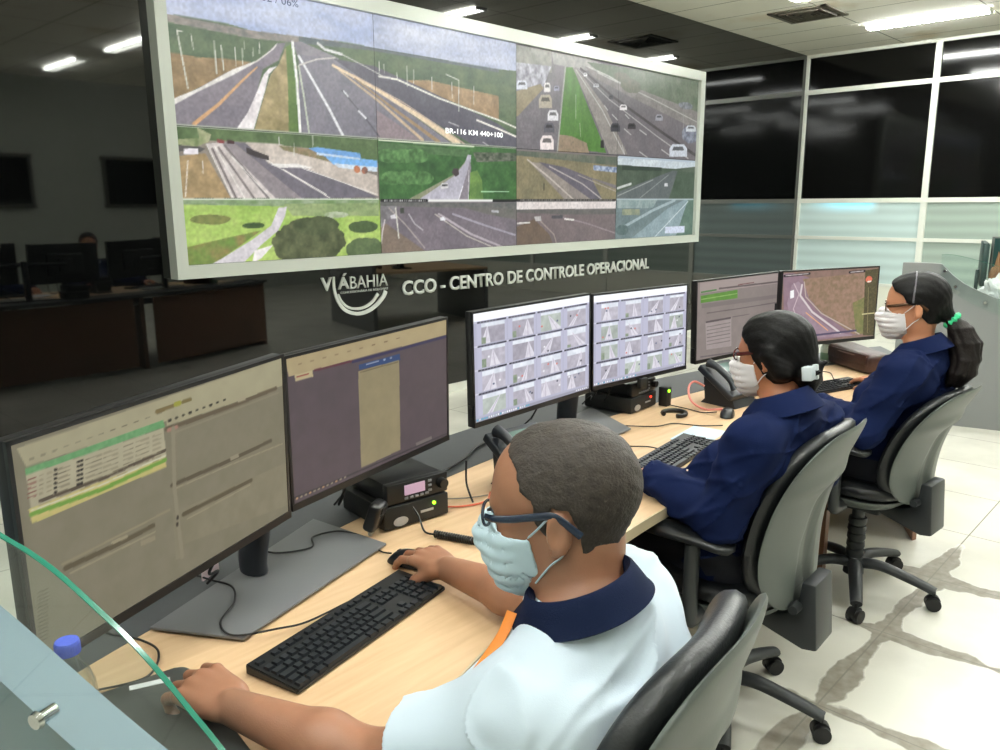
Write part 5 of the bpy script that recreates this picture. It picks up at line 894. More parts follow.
# ------------------------------------------------------------------ small things on the desk
M_bag = mat('brown_leather', rgb(52, 30, 26), rough=.4, var=.25, vscale=30, bump=.4, bscale=90)
t = thing('leather_case', 'dark brown leather case lying on the desk below the road screen', 'bag', (4.12, 1.40, .741), math.radians(55))
bm = bm_new(); add_box(bm, (0, 0, .052), (.33, .14, .10), bev=.022, seg=4)
for v in bm.verts: v.co.z += .008 * math.sin(v.co.x * 14) * (v.co.z > .06)
mesh_obj('body', bm, M_bag, t, 60)
bm = bm_new(); add_box(bm, (0, .073, .070), (.30, .006, .05), bev=.002); mesh_obj('flap', bm, M_bag, t, 40)
bm = bm_new(); add_tube(bm, [(-.15, .066, .085), (0, .077, .082), (.15, .066, .085)], .003, 6, 6); mesh_obj('zip', bm, mat('zip_metal', rgb(130, 110, 100), rough=.3, metal=.7), t)
M_jar = mat('pale_jar_glass', rgb(196, 206, 188), rough=.2, var=.1)
t = thing('glass_jar', 'pale upright jar between the keyboard end and the brown leather case', 'jar', (4.19, 1.585, .741))
bm = bm_new(); add_lathe(bm, [(0, 0), (.030, 0), (.034, .006), (.034, .078), (.026, .09), (.026, .094), (0, .094)]); mesh_obj('body', bm, M_jar, t, 40)
bm = bm_new(); add_lathe(bm, [(0, .094), (.029, .094), (.029, .108), (0, .108)]); mesh_obj('lid', bm, mat('grey_lid', rgb(120, 124, 118), rough=.4), t, 40)
bm = bm_new(); add_lathe(bm, [(.0345, .014), (.0345, .05)]); mesh_obj('label_band', bm, mat('green_label', rgb(120, 150, 120), rough=.5), t, 40)
t = obox('paper_sheet', (2.515, 1.385, .7416), (.21, .13, .0012), mat('light_blue_paper', rgb(186, 206, 220), rough=.6), rz=.12)
tag(t, 'light blue sheet of paper between the keyboard and the woman with the hair clip', 'paper')
t = thing('document_folder', 'closed dark grey folder with a small white label, seen through the glass screen', 'folder', (.415, 1.14, .741), math.radians(-8))
bm = bm_new(); pts = []
for cx, cy, a0 in ((.10, .17, 0), (-.08, .17, 90), (-.08, -.17, 180), (.10, -.17, 270)):
    for i in range(6): a = math.radians(a0 + i * 18); pts.append((cx + .02 * math.cos(a), cy + .02 * math.sin(a)))
add_prism(bm, pts, 0, .012, bev=.002); mesh_obj('cover', bm, mat('dark_folder', rgb(62, 64, 62), rough=.35, bump=.15, bscale=30), t, 40)
obox('label', (.052, .165, .0126), (.065, .014, .001), M_icon, t, rz=-.25)
# plastic bottle
M_pet = bpy.data.materials.new('clear_bottle_plastic'); M_pet.use_nodes = True; nt = M_pet.node_tree; N = nt.nodes; L = nt.links; N.remove(N['Principled BSDF'])
tr = N.new('ShaderNodeBsdfTransparent'); tr.inputs[0].default_value = (.88, .91, .90, 1); gl = N.new('ShaderNodeBsdfGlossy'); gl.inputs['Roughness'].default_value = .05
lw_ = N.new('ShaderNodeLayerWeight'); lw_.inputs[0].default_value = .32; mx = N.new('ShaderNodeMixShader'); pw = N.new('ShaderNodeMath'); pw.operation = 'POWER'; L.new(lw_.outputs['Facing'], pw.inputs[0]); pw.inputs[1].default_value = 1.25; L.new(pw.outputs[0], mx.inputs[0]); L.new(tr.outputs[0], mx.inputs[1]); L.new(gl.outputs[0], mx.inputs[2]); L.new(mx.outputs[0], N['Material Output'].inputs[0])
t = thing('water_bottle', 'clear plastic bottle with a blue cap behind the glass screen', 'bottle', (.332, 1.165, .741))
prof = [(0, .003), (.022, 0), (.030, .006), (.032, .02), (.030, .035), (.032, .05), (.030, .065), (.0325, .08), (.0325, .11), (.033, .125), (.031, .145), (.024, .168), (.0145, .184), (.0135, .19), (.0135, .198)]
bm = bm_new(); add_lathe(bm, prof, seg=36); mesh_obj('body', bm, M_pet, t, 60)
bm = bm_new(); add_lathe(bm, [(0.0, .195), (.0165, .195), (.0165, .212), (.0155, .2145), (0, .2145)], seg=30)
for i in range(30):
    a = 2 * PI * i / 30; add_box(bm, (.0166 * math.cos(a), .0166 * math.sin(a), .203), (.0012, .0012, .014), rz=a)
mesh_obj('cap', bm, mat('blue_cap', rgb(72, 92, 200), rough=.35), t, 40)
# junk behind the stand
t = tag(obox('paper_slip', (.775, 1.635, .765), (.06, .004, .05), mat('pink_white_slip', rgb(232, 210, 214), rough=.5), rz=.5), 'small pinkish white slip standing behind the neck of the wide stand', 'paper')
t = thing('power_strip', 'black power strip with tangled plugs behind the wide grey stand', 'power strip', (.66, 1.655, .741), .45)
obox('body', (0, 0, .016), (.20, .045, .032), M_radio2, t, bev=.004)
for i in range(3): obox('plug', (-.05 + i * .045, 0, .045), (.022, .026, .028), M_radio if i != 1 else mat('dull_red_plug', rgb(120, 40, 44), rough=.5), t, bev=.003)
M_cable = mat('black_cable', rgb(14, 14, 15), rough=.5)
def cable(P, label, r=.0022, m=None): return tag(otube('cable', P, r, m or M_cable, None, 8, 8), label, 'cable')
cable([(.70, 1.10 + .165, .748), (.745, 1.235, .747), (.80, 1.30, .746), (.70, 1.31, .754), (.62, 1.39, .755), (.66, 1.47, .755), (.74, 1.53, .757), (.80, 1.60, .755)][::-1][:0] or
      [(.905, 1.29, .749), (.80, 1.285, .748), (.74, 1.295, .754), (.668, 1.335, .7545), (.675, 1.40, .7545), (.735, 1.455, .7545), (.765, 1.52, .757), (.755, 1.60, .75), (.74, 1.66, .75)], 'thin black keyboard cable curling over the wide grey stand plate')
cable([(1.112, 1.405, .752), (1.112, 1.45, .745), (1.135, 1.53, .747), (1.105, 1.60, .7545), (1.04, 1.62, .7545), (1.00, 1.57, .7545), (.93, 1.60, .7545), (.905, 1.66, .7545)], 'thin black mouse cable crossing the wide stand plate')
cable([(.42, 1.36, .745), (.50, 1.335, .745), (.55, 1.40, .745), (.545, 1.47, .745), (.515, 1.53, .746), (.50, 1.585, .746)], 'thin cable running from the folder to the dark ledge behind the glass screen')
cable([(1.42, 1.69, .748), (1.50, 1.68, .748), (1.60, 1.75, .75), (1.74, 1.80, .75), (1.86, 1.86, .75), (2.02, 1.90, .75)], 'thick black cable along the dark ledge beside the base radio with the pink display', .005)
cable([(1.40, 1.56, .745), (1.45, 1.51, .745), (1.52, 1.49, .745), (1.58, 1.53, .745)], 'orange red cable between the radio with the pink display and the hidden phone', .0028, mat('orange_red_cable', rgb(206, 96, 66), rough=.45))
cable([(1.42, 1.62, .745), (1.50, 1.55, .745), (1.56, 1.52, .745)], 'thin grey cable beside the orange red one', .002, mat('grey_cable', rgb(120, 116, 108), rough=.5))
cable([(1.49, 1.51, .745), (1.50, 1.545, .79), (1.515, 1.56, .85)], 'short black cable with a plug hanging by the hidden phone', .003)
cable([(2.42, 1.66, .746), (2.50, 1.56, .745), (2.58, 1.53, .745), (2.62, 1.44, .745), (2.68, 1.38, .745)], 'thin black cable lying over the light blue sheet of paper')
cable([(2.82, 1.73, .746), (2.81, 1.60, .745), (2.80, 1.53, .745), (2.82, 1.48, .752)], 'thin black mouse cable in front of the desk phone with the pink cord')
cable([(2.24, 1.385, .755), (2.26, 1.44, .746), (2.22, 1.50, .745), (2.18, 1.60, .745)], 'thin black keyboard cable by the light blue paper')
cable([(3.715, 1.31, .752), (3.76, 1.38, .745), (3.90, 1.46, .745), (3.86, 1.54, .746)], 'thin black mouse cable beside the brown leather case')
# cables hanging under and behind the monitors
for i, (k, dx) in enumerate((('1', .16), ('2', -.05), ('3', .1), ('4', -.1), ('4', -.18), ('5', .08), ('6', -.1))):
    (x, y, z), (rz, _, _) = MON[k]; cx, cy = x + math.cos(rz) * dx, y + math.sin(rz) * dx; nx_, ny_ = -math.sin(rz), math.cos(rz)
    lab = ['grey-black lead hanging behind the beige screen', 'black lead hanging behind the dark purple screen', 'black lead hanging behind the first camera grid screen', 'black lead drooping over the radio with the red light, longer one',
           'black lead drooping over the radio with the red light, shorter one', 'black lead hanging behind the grey form screen', 'black lead hanging behind the road screen'][i]
    cable([(cx + nx_ * .05, cy + ny_ * .05, z - .08), (cx + nx_ * .055, cy + ny_ * .055, z - .17), (cx + nx_ * .10, cy + ny_ * .10, z - .25 - .02 * (i % 2)), (cx + nx_ * .15 + .06, cy + ny_ * .15, .80), (cx + nx_ * .22 + .09, cy + ny_ * .22, .748)], lab, .0032)
# ------------------------------------------------------------------ office chairs
M_leather = mat('black_leatherette', rgb(26, 28, 30), rough=.36, bump=.35, bscale=220)
M_shell = mat('grey_plastic_shell', rgb(88, 94, 90), rough=.42, bump=.06, bscale=160)
M_chairpl = mat('charcoal_chair_plastic', rgb(40, 43, 45), rough=.45)
def back_grid(yf, yb, wf, z0, z1, nx=28, nz=36, p=3.2):
    """closed plate: half width wf(t), front depth yf(s,t), rear depth yb(s,t)"""
    bm = bm_new(); F = []; B = []; K = .70
    g = lambda v: math.sin(v * PI / 2) * .55 + v * .45      # rows and columns gather at the rim
    for j in range(nz + 1):
        u = g(-1 + 2 * j / nz); a = []; b = []
        for i in range(nx + 1):
            s = g(-1 + 2 * i / nx); X = s * math.sqrt(1 - .5 * K * u ** 4); Z = u * math.sqrt(1 - .5 * K * s ** 4) ; q = (Z + 1) / 2
            x = X * wf(q) * 1.06; z = z0 + (z1 - z0) * q
            e = math.sqrt(max(0, (1 - abs(s) ** 7) * (1 - abs(u) ** 12)))
            f_, r_ = yf(X, q), yb(X, q); mid = (f_ + r_) / 2
            a.append(bm.verts.new((x, mid + (f_ - mid) * e, z))); b.append(bm.verts.new((x, mid + (r_ - mid) * e, z)))
        F.append(a); B.append(b)
    for j in range(nz):
        for i in range(nx):
            bm.faces.new((F[j][i], F[j][i + 1], F[j + 1][i + 1], F[j + 1][i])); bm.faces.new((B[j][i], B[j + 1][i], B[j + 1][i + 1], B[j][i + 1]))
        bm.faces.new((F[j][0], F[j + 1][0], B[j + 1][0], B[j][0])); bm.faces.new((F[j][nx], B[j][nx], B[j + 1][nx], F[j + 1][nx]))
    for i in range(nx):
        bm.faces.new((F[0][i], B[0][i], B[0][i + 1], F[0][i + 1])); bm.faces.new((F[nz][i], F[nz][i + 1], B[nz][i + 1], B[nz][i]))
    bmesh.ops.remove_doubles(bm, verts=bm.verts[:], dist=.0004)
    return bm
def make_chair(loc, rz, label, ztop=.92, lean=.0, arms=True):
    t = thing('office_chair', label, 'chair', loc, rz, 'office chairs')
    zb, zt = .46, ztop; H = zt - zb
    wf = lambda q: .205 + .026 * math.sin(PI * q) - .010 * q
    def spine(q): return -.205 - .10 * q ** 1.2 - lean * q + .035 * math.sin(PI * q * 1.1)
    cyf = lambda s, q: spine(q) + .045 + .040 * s * s
    cyb = lambda s, q: spine(q) - .012 + .035 * s * s
    mesh_obj('back_cushion', back_grid(cyf, cyb, wf, zb, zt), M_leather, t, 60)
    def syb(s, q):
        d = spine(q) - .034 + .040 * s * s
        # the tapering central trough and the raised shoulder of the shell
        tr = max(0, 1 - abs(s) / (.10 + .34 * max(0, .72 - q))) if q < .72 else 0
        d += .022 * min(1, tr * 2.2) * (1 - q * .6) * min(1, max(0, (.72 - q) / .14)) ** .8
        d -= .014 * math.exp(-((q - .70) / .05) ** 2) * (1 - s * s)
        return d
    mesh_obj('back_shell', back_grid(lambda s, q: cyb(s, q) - .002, syb, lambda q: wf(q) + .004, zb - .012, zt + .006, 40, 44), M_shell, t, 60)
    # piping between leather and shell
    # seat
    bm = bm_new(); n = 44; rings = []
    for z, k, dz in ((.455, .90, 0), (.468, .985, 0), (.485, 1.0, 0), (.503, .975, 0), (.513, .88, 0), (.517, .6, 0), (.514, .25, 0)):
        ring = []
        for i in range(n):
            a = 2 * PI * i / n; c, s = math.cos(a), math.sin(a)
            x = math.copysign(abs(c) ** .62, c) * .245 * k; y = math.copysign(abs(s) ** .62, s) * .235 * k
            fall = -.035 * max(0, (y - .10) / .135) ** 2 if y > .10 else 0
            ring.append(bm.verts.new((x, y + .02, z + fall + (.010 * (x / .24) ** 2 if k > .5 else 0))))
        rings.append(ring)
    for a, b in zip(rings, rings[1:]):
        for i in range(n): bm.faces.new((a[i], a[(i + 1) % n], b[(i + 1) % n], b[i]))
    bm.faces.new(rings[0][::-1]); bm.faces.new(rings[-1]); mesh_obj('seat', bm, M_leather, t, 60)
    bm = bm_new(); rings = []
    for z, k in ((.405, .55), (.42, .82), (.44, .93), (.456, .95)):
        ring = []
        for i in range(n):
            a = 2 * PI * i / n; c, s = math.cos(a), math.sin(a)
            ring.append(bm.verts.new((math.copysign(abs(c) ** .62, c) * .245 * k, math.copysign(abs(s) ** .62, s) * .235 * k + .02, z)))
        rings.append(ring)
    for a, b in zip(rings, rings[1:]):
        for i in range(n): bm.faces.new((a[i], a[(i + 1) % n], b[(i + 1) % n], b[i]))
    bm.faces.new(rings[0][::-1]); bm.faces.new(rings[-1]); mesh_obj('seat_pan', bm, M_shell, t, 50)
    # rear bracket cover
    R = Matrix(((0, 0, 1, 0), (1, 0, 0, 0), (0, 1, 0, 0), (0, 0, 0, 1)))
    bm = bm_new(); add_prism(bm, [(-.285, .53), (-.300, .335), (-.258, .328), (-.10, .375), (-.06, .405), (-.06, .43), (-.18, .415), (-.235, .44), (-.245, .53)], -.068, .068, bev=.008, M=R); mesh_obj('back_bracket', bm, M_chairpl, t, 40)
    bm = bm_new(); add_cyl(bm, (-.075, -.24, .46), (-.11, -.24, .46), .016, .013, 18); mesh_obj('tilt_knob', bm, M_chairpl, t, 40)
    bm = bm_new(); add_box(bm, (0, -.01, .385), (.15, .2, .05), bev=.012); add_box(bm, (-.15, .02, .40), (.17, .015, .012), bev=.004); mesh_obj('tilt_mechanism', bm, M_chairpl, t, 40)
    bm = bm_new(); prof = [(.0, .36), (.024, .36), (.024, .31)]
    z = .31
    for i in range(5): prof += [(.034, z), (.036, z - .018), (.030, z - .032)]; z -= .034
    prof += [(.036, .135), (.04, .07), (.0, .07)]
    add_lathe(bm, prof, seg=28); mesh_obj('gas_column', bm, M_chairpl, t, 45)
    for i in range(5):
        a = math.radians(-10 + 72 * i); c, s = math.cos(a), math.sin(a)
        bm = bm_new(); P = [(c * .02, s * .02, .115), (c * .10, s * .10, .125), (c * .22, s * .22, .100), (c * .305, s * .305, .075)]
        add_tube(bm, P, lambda u: .030 - .008 * u, 12, 5, .72); lg = mesh_obj('leg', bm, M_chairpl, t, 50)
        cx, cy = c * .30, s * .30; b = a + 1.1 + i; bc, bs = math.cos(b), math.sin(b)
        bm = bm_new()
        for q in (-.5, .5): add_cyl(bm, (cx + bc * (q * .030 - .009), cy + bs * (q * .030 - .009), .027), (cx + bc * (q * .030 + .009), cy + bs * (q * .030 + .009), .027), .027, seg=22)
        add_cyl(bm, (cx - bc * .012, cy - bs * .012, .036), (cx + bc * .012, cy + bs * .012, .036), .026, seg=16)
        add_cyl(bm, (cx, cy, .03), (cx, cy, .078), .008, seg=10); mesh_obj('caster', bm, M_darkplastic, lg, 40)
    if arms:
        for s in (-1, 1):
            bm = bm_new(); add_tube(bm, [(s * .20, -.02, .43), (s * .27, -.02, .43), (s * .285, -.02, .47), (s * .285, -.02, .66)], .019, 10, 5, 1.5); ar = mesh_obj('armrest', bm, M_chairpl, t, 50)
            bm = bm_new(); add_tube(bm, [(s * .285, -.14, .668), (s * .287, -.05, .680), (s * .285, .05, .680), (s * .275, .12, .672)], lambda u: .045 * (max(.0, 1 - abs(2 * u - 1) ** 5)) ** .5 + .004, 14, 6, .40); mesh_obj('armrest_pad', bm, M_leather, ar, 60)
    return t
make_chair((.845, .690, 0), math.radians(10), 'black and grey office chair under the man in the white shirt', 1.03, -.05, False)
make_chair((2.12, 1.05, 0), math.radians(3), 'black and grey office chair under the woman with the white hair clip', .98)
make_chair((3.225, 1.045, 0), math.radians(-4), 'black and grey office chair under the woman with the long ponytail', .90, .03)
# ------------------------------------------------------------------ soft bodies from distance fields
class Field:
    def __init__(self, lo, hi, h):
        self.h = h; self.lo = np.array(lo, float); self.n = np.ceil((np.array(hi) - self.lo) / h).astype(int) + 1
        self.F = np.full(self.n, .12, np.float32)
    def sub(self, lo, hi):
        a = np.clip(np.floor((np.array(lo) - self.lo) / self.h).astype(int), 0, self.n); b = np.clip(np.ceil((np.array(hi) - self.lo) / self.h).astype(int) + 1, 0, self.n)
        if (b <= a).any(): return None
        ax = [self.lo[i] + np.arange(a[i], b[i]) * self.h for i in range(3)]
        return tuple(slice(a[i], b[i]) for i in range(3)), np.meshgrid(*ax, indexing='ij')
    def union(self, d, sl, k):
        f = self.F[sl]
        if k <= 0: self.F[sl] = np.minimum(f, d); return
        h = np.clip(.5 + .5 * (f - d) / k, 0, 1); self.F[sl] = (f * (1 - h) + d * h - k * h * (1 - h)).astype(np.float32)
    def cap(self, a, b, ra, rb=None, k=.02, ex=0.0, sub=False):
        rb = ra if rb is None else rb; a = np.array(a, float); b = np.array(b, float); m = max(ra, rb) + ex + k + .03
        g = self.sub(np.minimum(a, b) - m, np.maximum(a, b) + m)
        if g is None: return
        sl, (X, Y, Z) = g; d = b - a; L = d @ d + 1e-12
        t = np.clip(((X - a[0]) * d[0] + (Y - a[1]) * d[1] + (Z - a[2]) * d[2]) / L, 0, 1)
        D = np.sqrt((X - a[0] - t * d[0]) ** 2 + (Y - a[1] - t * d[1]) ** 2 + (Z - a[2] - t * d[2]) ** 2) - (ra + (rb - ra) * t) - ex
        if sub: self.cut(-D, sl, k)
        else: self.union(D, sl, k)
    def ell(self, c, r, R=None, k=.02, ex=0.0, sub=False):
        c = np.array(c, float); r = np.array(r, float) + ex; m = r.max() + k + .03
        g = self.sub(c - m, c + m)
        if g is None: return
        sl, (X, Y, Z) = g; P = np.stack([X - c[0], Y - c[1], Z - c[2]], -1)
        if R is not None: P = P @ R            # columns of R are the ellipsoid axes
        q = P / r; k0 = np.sqrt((q ** 2).sum(-1)); k1 = np.sqrt(((q / r) ** 2).sum(-1)) + 1e-9
        D = k0 * (k0 - 1) / k1
        if sub: self.cut(-D, sl, k)
        else: self.union(D, sl, k)
    def cut(self, d, sl, k):       # keep where both F<0 and d<0  (d = new constraint)
        f = self.F[sl]
        if k <= 0: self.F[sl] = np.maximum(f, d); return
        h = np.clip(.5 - .5 * (f - d) / k, 0, 1); self.F[sl] = (f * (1 - h) + d * h + k * h * (1 - h)).astype(np.float32)
    def grid(self):
        ax = [self.lo[i] + np.arange(self.n[i]) * self.h for i in range(3)]; return np.meshgrid(*ax, indexing='ij')
    def mesh(self, name, m, parent, smooth=180, soften=1, keep=None):
        F = self.F; F = F.copy(); F[0] = F[-1] = .1; F[:, 0] = F[:, -1] = .1; F[:, :, 0] = F[:, :, -1] = .1
        I = F < 0; nx, ny, nz = F.shape
        c = np.zeros((nx - 1, ny - 1, nz - 1), np.int8)
        for dx in (0, 1):
            for dy in (0, 1):
                for dz in (0, 1): c += I[dx:nx - 1 + dx, dy:ny - 1 + dy, dz:nz - 1 + dz]
        act = (c > 0) & (c < 8); idx = np.full(act.shape, -1, np.int32); cells = np.argwhere(act); idx[act] = np.arange(len(cells))
        S_ = np.zeros((len(cells), 3)); Cn = np.zeros(len(cells)); i, j, k = cells.T
        corners = [(a, b, d) for a in (0, 1) for b in (0, 1) for d in (0, 1)]
        for p in corners:
            for ax in range(3):
                if p[ax] == 1: continue
                q = list(p); q[ax] = 1
                f0 = F[i + p[0], j + p[1], k + p[2]]; f1 = F[i + q[0], j + q[1], k + q[2]]
                ms = (f0 < 0) != (f1 < 0); t = np.where(ms, f0 / np.where(ms, f0 - f1, 1), 0)
                pt = np.array(p)[None, :] + t[:, None] * np.eye(3)[ax][None, :]
                S_ += np.where(ms[:, None], pt, 0); Cn += ms
        V = self.lo + (cells + S_ / Cn[:, None]) * self.h
        faces = []
        for ax in range(3):
            sl0 = [slice(1, -1)] * 3; sl0[ax] = slice(0, -1); a = I[tuple(sl0)]
            sl1 = list(sl0); sl1[ax] = slice(1, None); b = I[tuple(sl1)]
            e = np.argwhere(a != b); off = np.ones(3, int); off[ax] = 0; e = e + off
            if len(e) == 0: continue
            inside = I[tuple(e.T)]
            u, v = [x for x in range(3) if x != ax]; du = np.eye(3, dtype=int)[u]; dv = np.eye(3, dtype=int)[v]
            A = idx[tuple((e - du - dv).T)]; B = idx[tuple((e - dv).T)]; C_ = idx[tuple(e.T)]; D = idx[tuple((e - du).T)]
            fl = inside if ax != 1 else ~inside
            Q = np.where(fl[:, None], np.stack([A, B, C_, D], 1), np.stack([A, D, C_, B], 1)); faces.append(Q)
        Fc = np.concatenate(faces); Fc = Fc[(Fc >= 0).all(1)]
        for _ in range(soften):
            acc = np.zeros_like(V); cnt = np.zeros(len(V))
            for q in range(4):
                a, b = Fc[:, q], Fc[:, (q + 1) % 4]
                for ax in range(3): acc[:, ax] += np.bincount(a, V[b, ax], len(V)) + np.bincount(b, V[a, ax], len(V))
                cnt += np.bincount(a, minlength=len(V)) + np.bincount(b, minlength=len(V))
            V = V * .5 + .5 * acc / np.maximum(cnt, 1)[:, None]
        return raw_obj(name, V, Fc, m, parent, smooth)
def v3(*a): return np.array(a, float)
def unit(v): v = np.array(v, float); return v / np.linalg.norm(v)
def head_frame(az, pitch, roll=0.0):
    a, p = math.radians(az), math.radians(pitch)
    f = v3(math.cos(a) * math.cos(p), math.sin(a) * math.cos(p), -math.sin(p)); l = v3(-math.sin(a), math.cos(a), 0); u = np.cross(f, l)
    if roll:
        r = math.radians(roll); l, u = l * math.cos(r) + u * math.sin(r), u * math.cos(r) - l * math.sin(r)
    return np.stack([f, l, u], 1)
class Scaled:
    def __init__(s, S_, k): s.S = S_; s.k = k
    def ell(s, c, r, R=None, k=.02, ex=0.0, sub=False): s.S.ell(c, np.array(r) * s.k, R, k, ex, sub)
    def cap(s, a, b, ra, rb=None, k=.02, ex=0.0, sub=False): s.S.cap(a, b, ra * s.k, (ra if rb is None else rb) * s.k, k, ex, sub)
def head_prims(S_, H, R, ex=0.0, k=.02, face=True, w=1.0, hs=1.0):
    P = lambda a, b, c: H + R @ v3(a, b, c) * hs
    S_ = Scaled(S_, hs)
    S_.ell(P(-.018, 0, .035), (.098, .077 * w, .088), R, 0 if ex else k, ex)
    S_.ell(P(.030, 0, .030), (.062, .066 * w, .072), R, .03, ex)
    S_.ell(P(.035, 0, -.035), (.056, .060 * w, .066), R, .03, ex)
    S_.ell(P(.040, 0, -.075), (.046, .045 * w, .042), R, .03, ex)
    S_.ell(P(-.015, 0, -.045), (.060, .062 * w, .055), R, .03, ex)
    S_.cap(P(.066, -.012, -.103), P(.066, .012, -.103), .017, .017, .02, ex)
    if not face: return
    S_.cap(P(.082, -.030, .022), P(.082, .030, .022), .012, .012, .015, ex)          # brow
    for s in (-1, 1):
        S_.ell(P(.062, s * .036, -.028), (.028, .024, .022), R, .015, ex)             # cheek
    S_.cap(P(.090, 0, .008), P(.108, 0, -.030), .008, .0125, .010, ex)                # nose
    S_.cap(P(.098, -.010, -.036), P(.098, .010, -.036), .009, .009, .008, ex)
    if ex == 0:
        for s in (-1, 1): S_.ell(P(.096, s * .031, .002), (.016, .015, .011), R, .008, 0, True)
        for s in (-1, 1): S_.ell(P(.079, s * .031, .001), (.013, .014, .0125), R, .004)
        S_.cap(P(.090, -.020, -.062), P(.090, .020, -.062), .0065, .0065, .006); S_.cap(P(.089, -.016, -.073), P(.089, .016, -.073), .0075, .0075, .006)
        for s in (-1, 1):                                                             # ears
            E_ = P(-.006, s * .077 * w, -.008); Rr = R @ np.array([[.94, -s * .34, 0], [s * .34, .94, 0], [0, 0, 1]])
            S_.ell(E_ + R @ v3(-.006, s * .006, 0), (.018, .0075, .032), Rr, .006)
            S_.ell(E_ + R @ v3(-.004, s * .015, .003), (.010, .007, .019), Rr, .004, 0, True)
            S_.ell(E_ + R @ v3(.004, s * .002, -.026), (.008, .006, .009), Rr, .006)
def hand_prims(S_, wrist, dirn, palm_n, side, curl, thumb=(.6, .4), sc=1.0, spread=1.0, bend=.0):
    """side = unit vector from palm centre towards the thumb; palm_n = out of the back of the hand"""
    d = unit(dirn); n = unit(palm_n - d * np.dot(palm_n, d)); s = unit(side - d * np.dot(side, d) - n * np.dot(side, n))
    w = np.array(wrist, float)
    lens = [(.040, .024, .020), (.044, .028, .021), (.041, .026, .020), (.032, .020, .018)]
    for i in range(4):
        o = (1.5 - i) * .0212 * sc; base = w + s * o * .55 + d * .012; kn = w + d * (.088 - .004 * abs(i - 1)) * sc + s * o + n * (.004 - .0025 * abs(i - 1.3))
        S_.cap(base, kn, .0140 * sc, .0108 * sc, .008)
        a = 0; p = kn; dd = unit(d + s * (1.5 - i) * .05 * spread)
        for j, L in enumerate(lens[i]):
            a += curl[j] * (1 + .06 * i); v = dd * math.cos(a) - n * math.sin(a); q = p + v * L * sc
            S_.cap(p, q, (.0096 - .0008 * j) * sc, (.0089 - .0010 * j) * sc, .0022 if j else .0035); p = q
    S_.ell(w + d * .045 * sc, np.array((.050, .036, .0155)) * sc, np.stack([d, s, n], 1), .012)
    t0 = w + d * .022 * sc + s * .022 * sc - n * .006; t1 = t0 + unit(d * .75 + s * thumb[0] - n * thumb[1]) * .042 * sc
    t2 = t1 + unit(d * .95 + s * thumb[0] * .35 - n * thumb[1]) * .032 * sc; t3 = t2 + unit(d - s * .10 - n * thumb[1] * .8) * .026 * sc
    S_.cap(t0, t1, .0165 * sc, .0125 * sc, .012); S_.cap(t1, t2, .0118 * sc, .0105 * sc, .005); S_.cap(t2, t3, .0105 * sc, .0085 * sc, .004)
def poly_sd(px, py, pts):
    d = np.full(px.shape, 1e9); ins = np.zeros(px.shape, bool); n = len(pts)
    for i in range(n):
        x1, y1 = pts[i]; x2, y2 = pts[(i + 1) % n]; ex, ey = x2 - x1, y2 - y1
        t = np.clip(((px - x1) * ex + (py - y1) * ey) / (ex * ex + ey * ey + 1e-12), 0, 1)
        d = np.minimum(d, np.hypot(px - x1 - t * ex, py - y1 - t * ey))
        if y1 != y2: ins ^= ((y1 > py) != (y2 > py)) & (px < (x2 - x1) * (py - y1) / (y2 - y1) + x1)
    return np.where(ins, -d, d)
def noise3(X, Y, Z, s, seed=0, o=2):
    return (fbm(X * s + 7.1, Y * s * .9 + Z * s * .7, seed, o) + fbm(Y * s - 3.3, Z * s + X * s * .6, seed + 5, o)) - 1.0

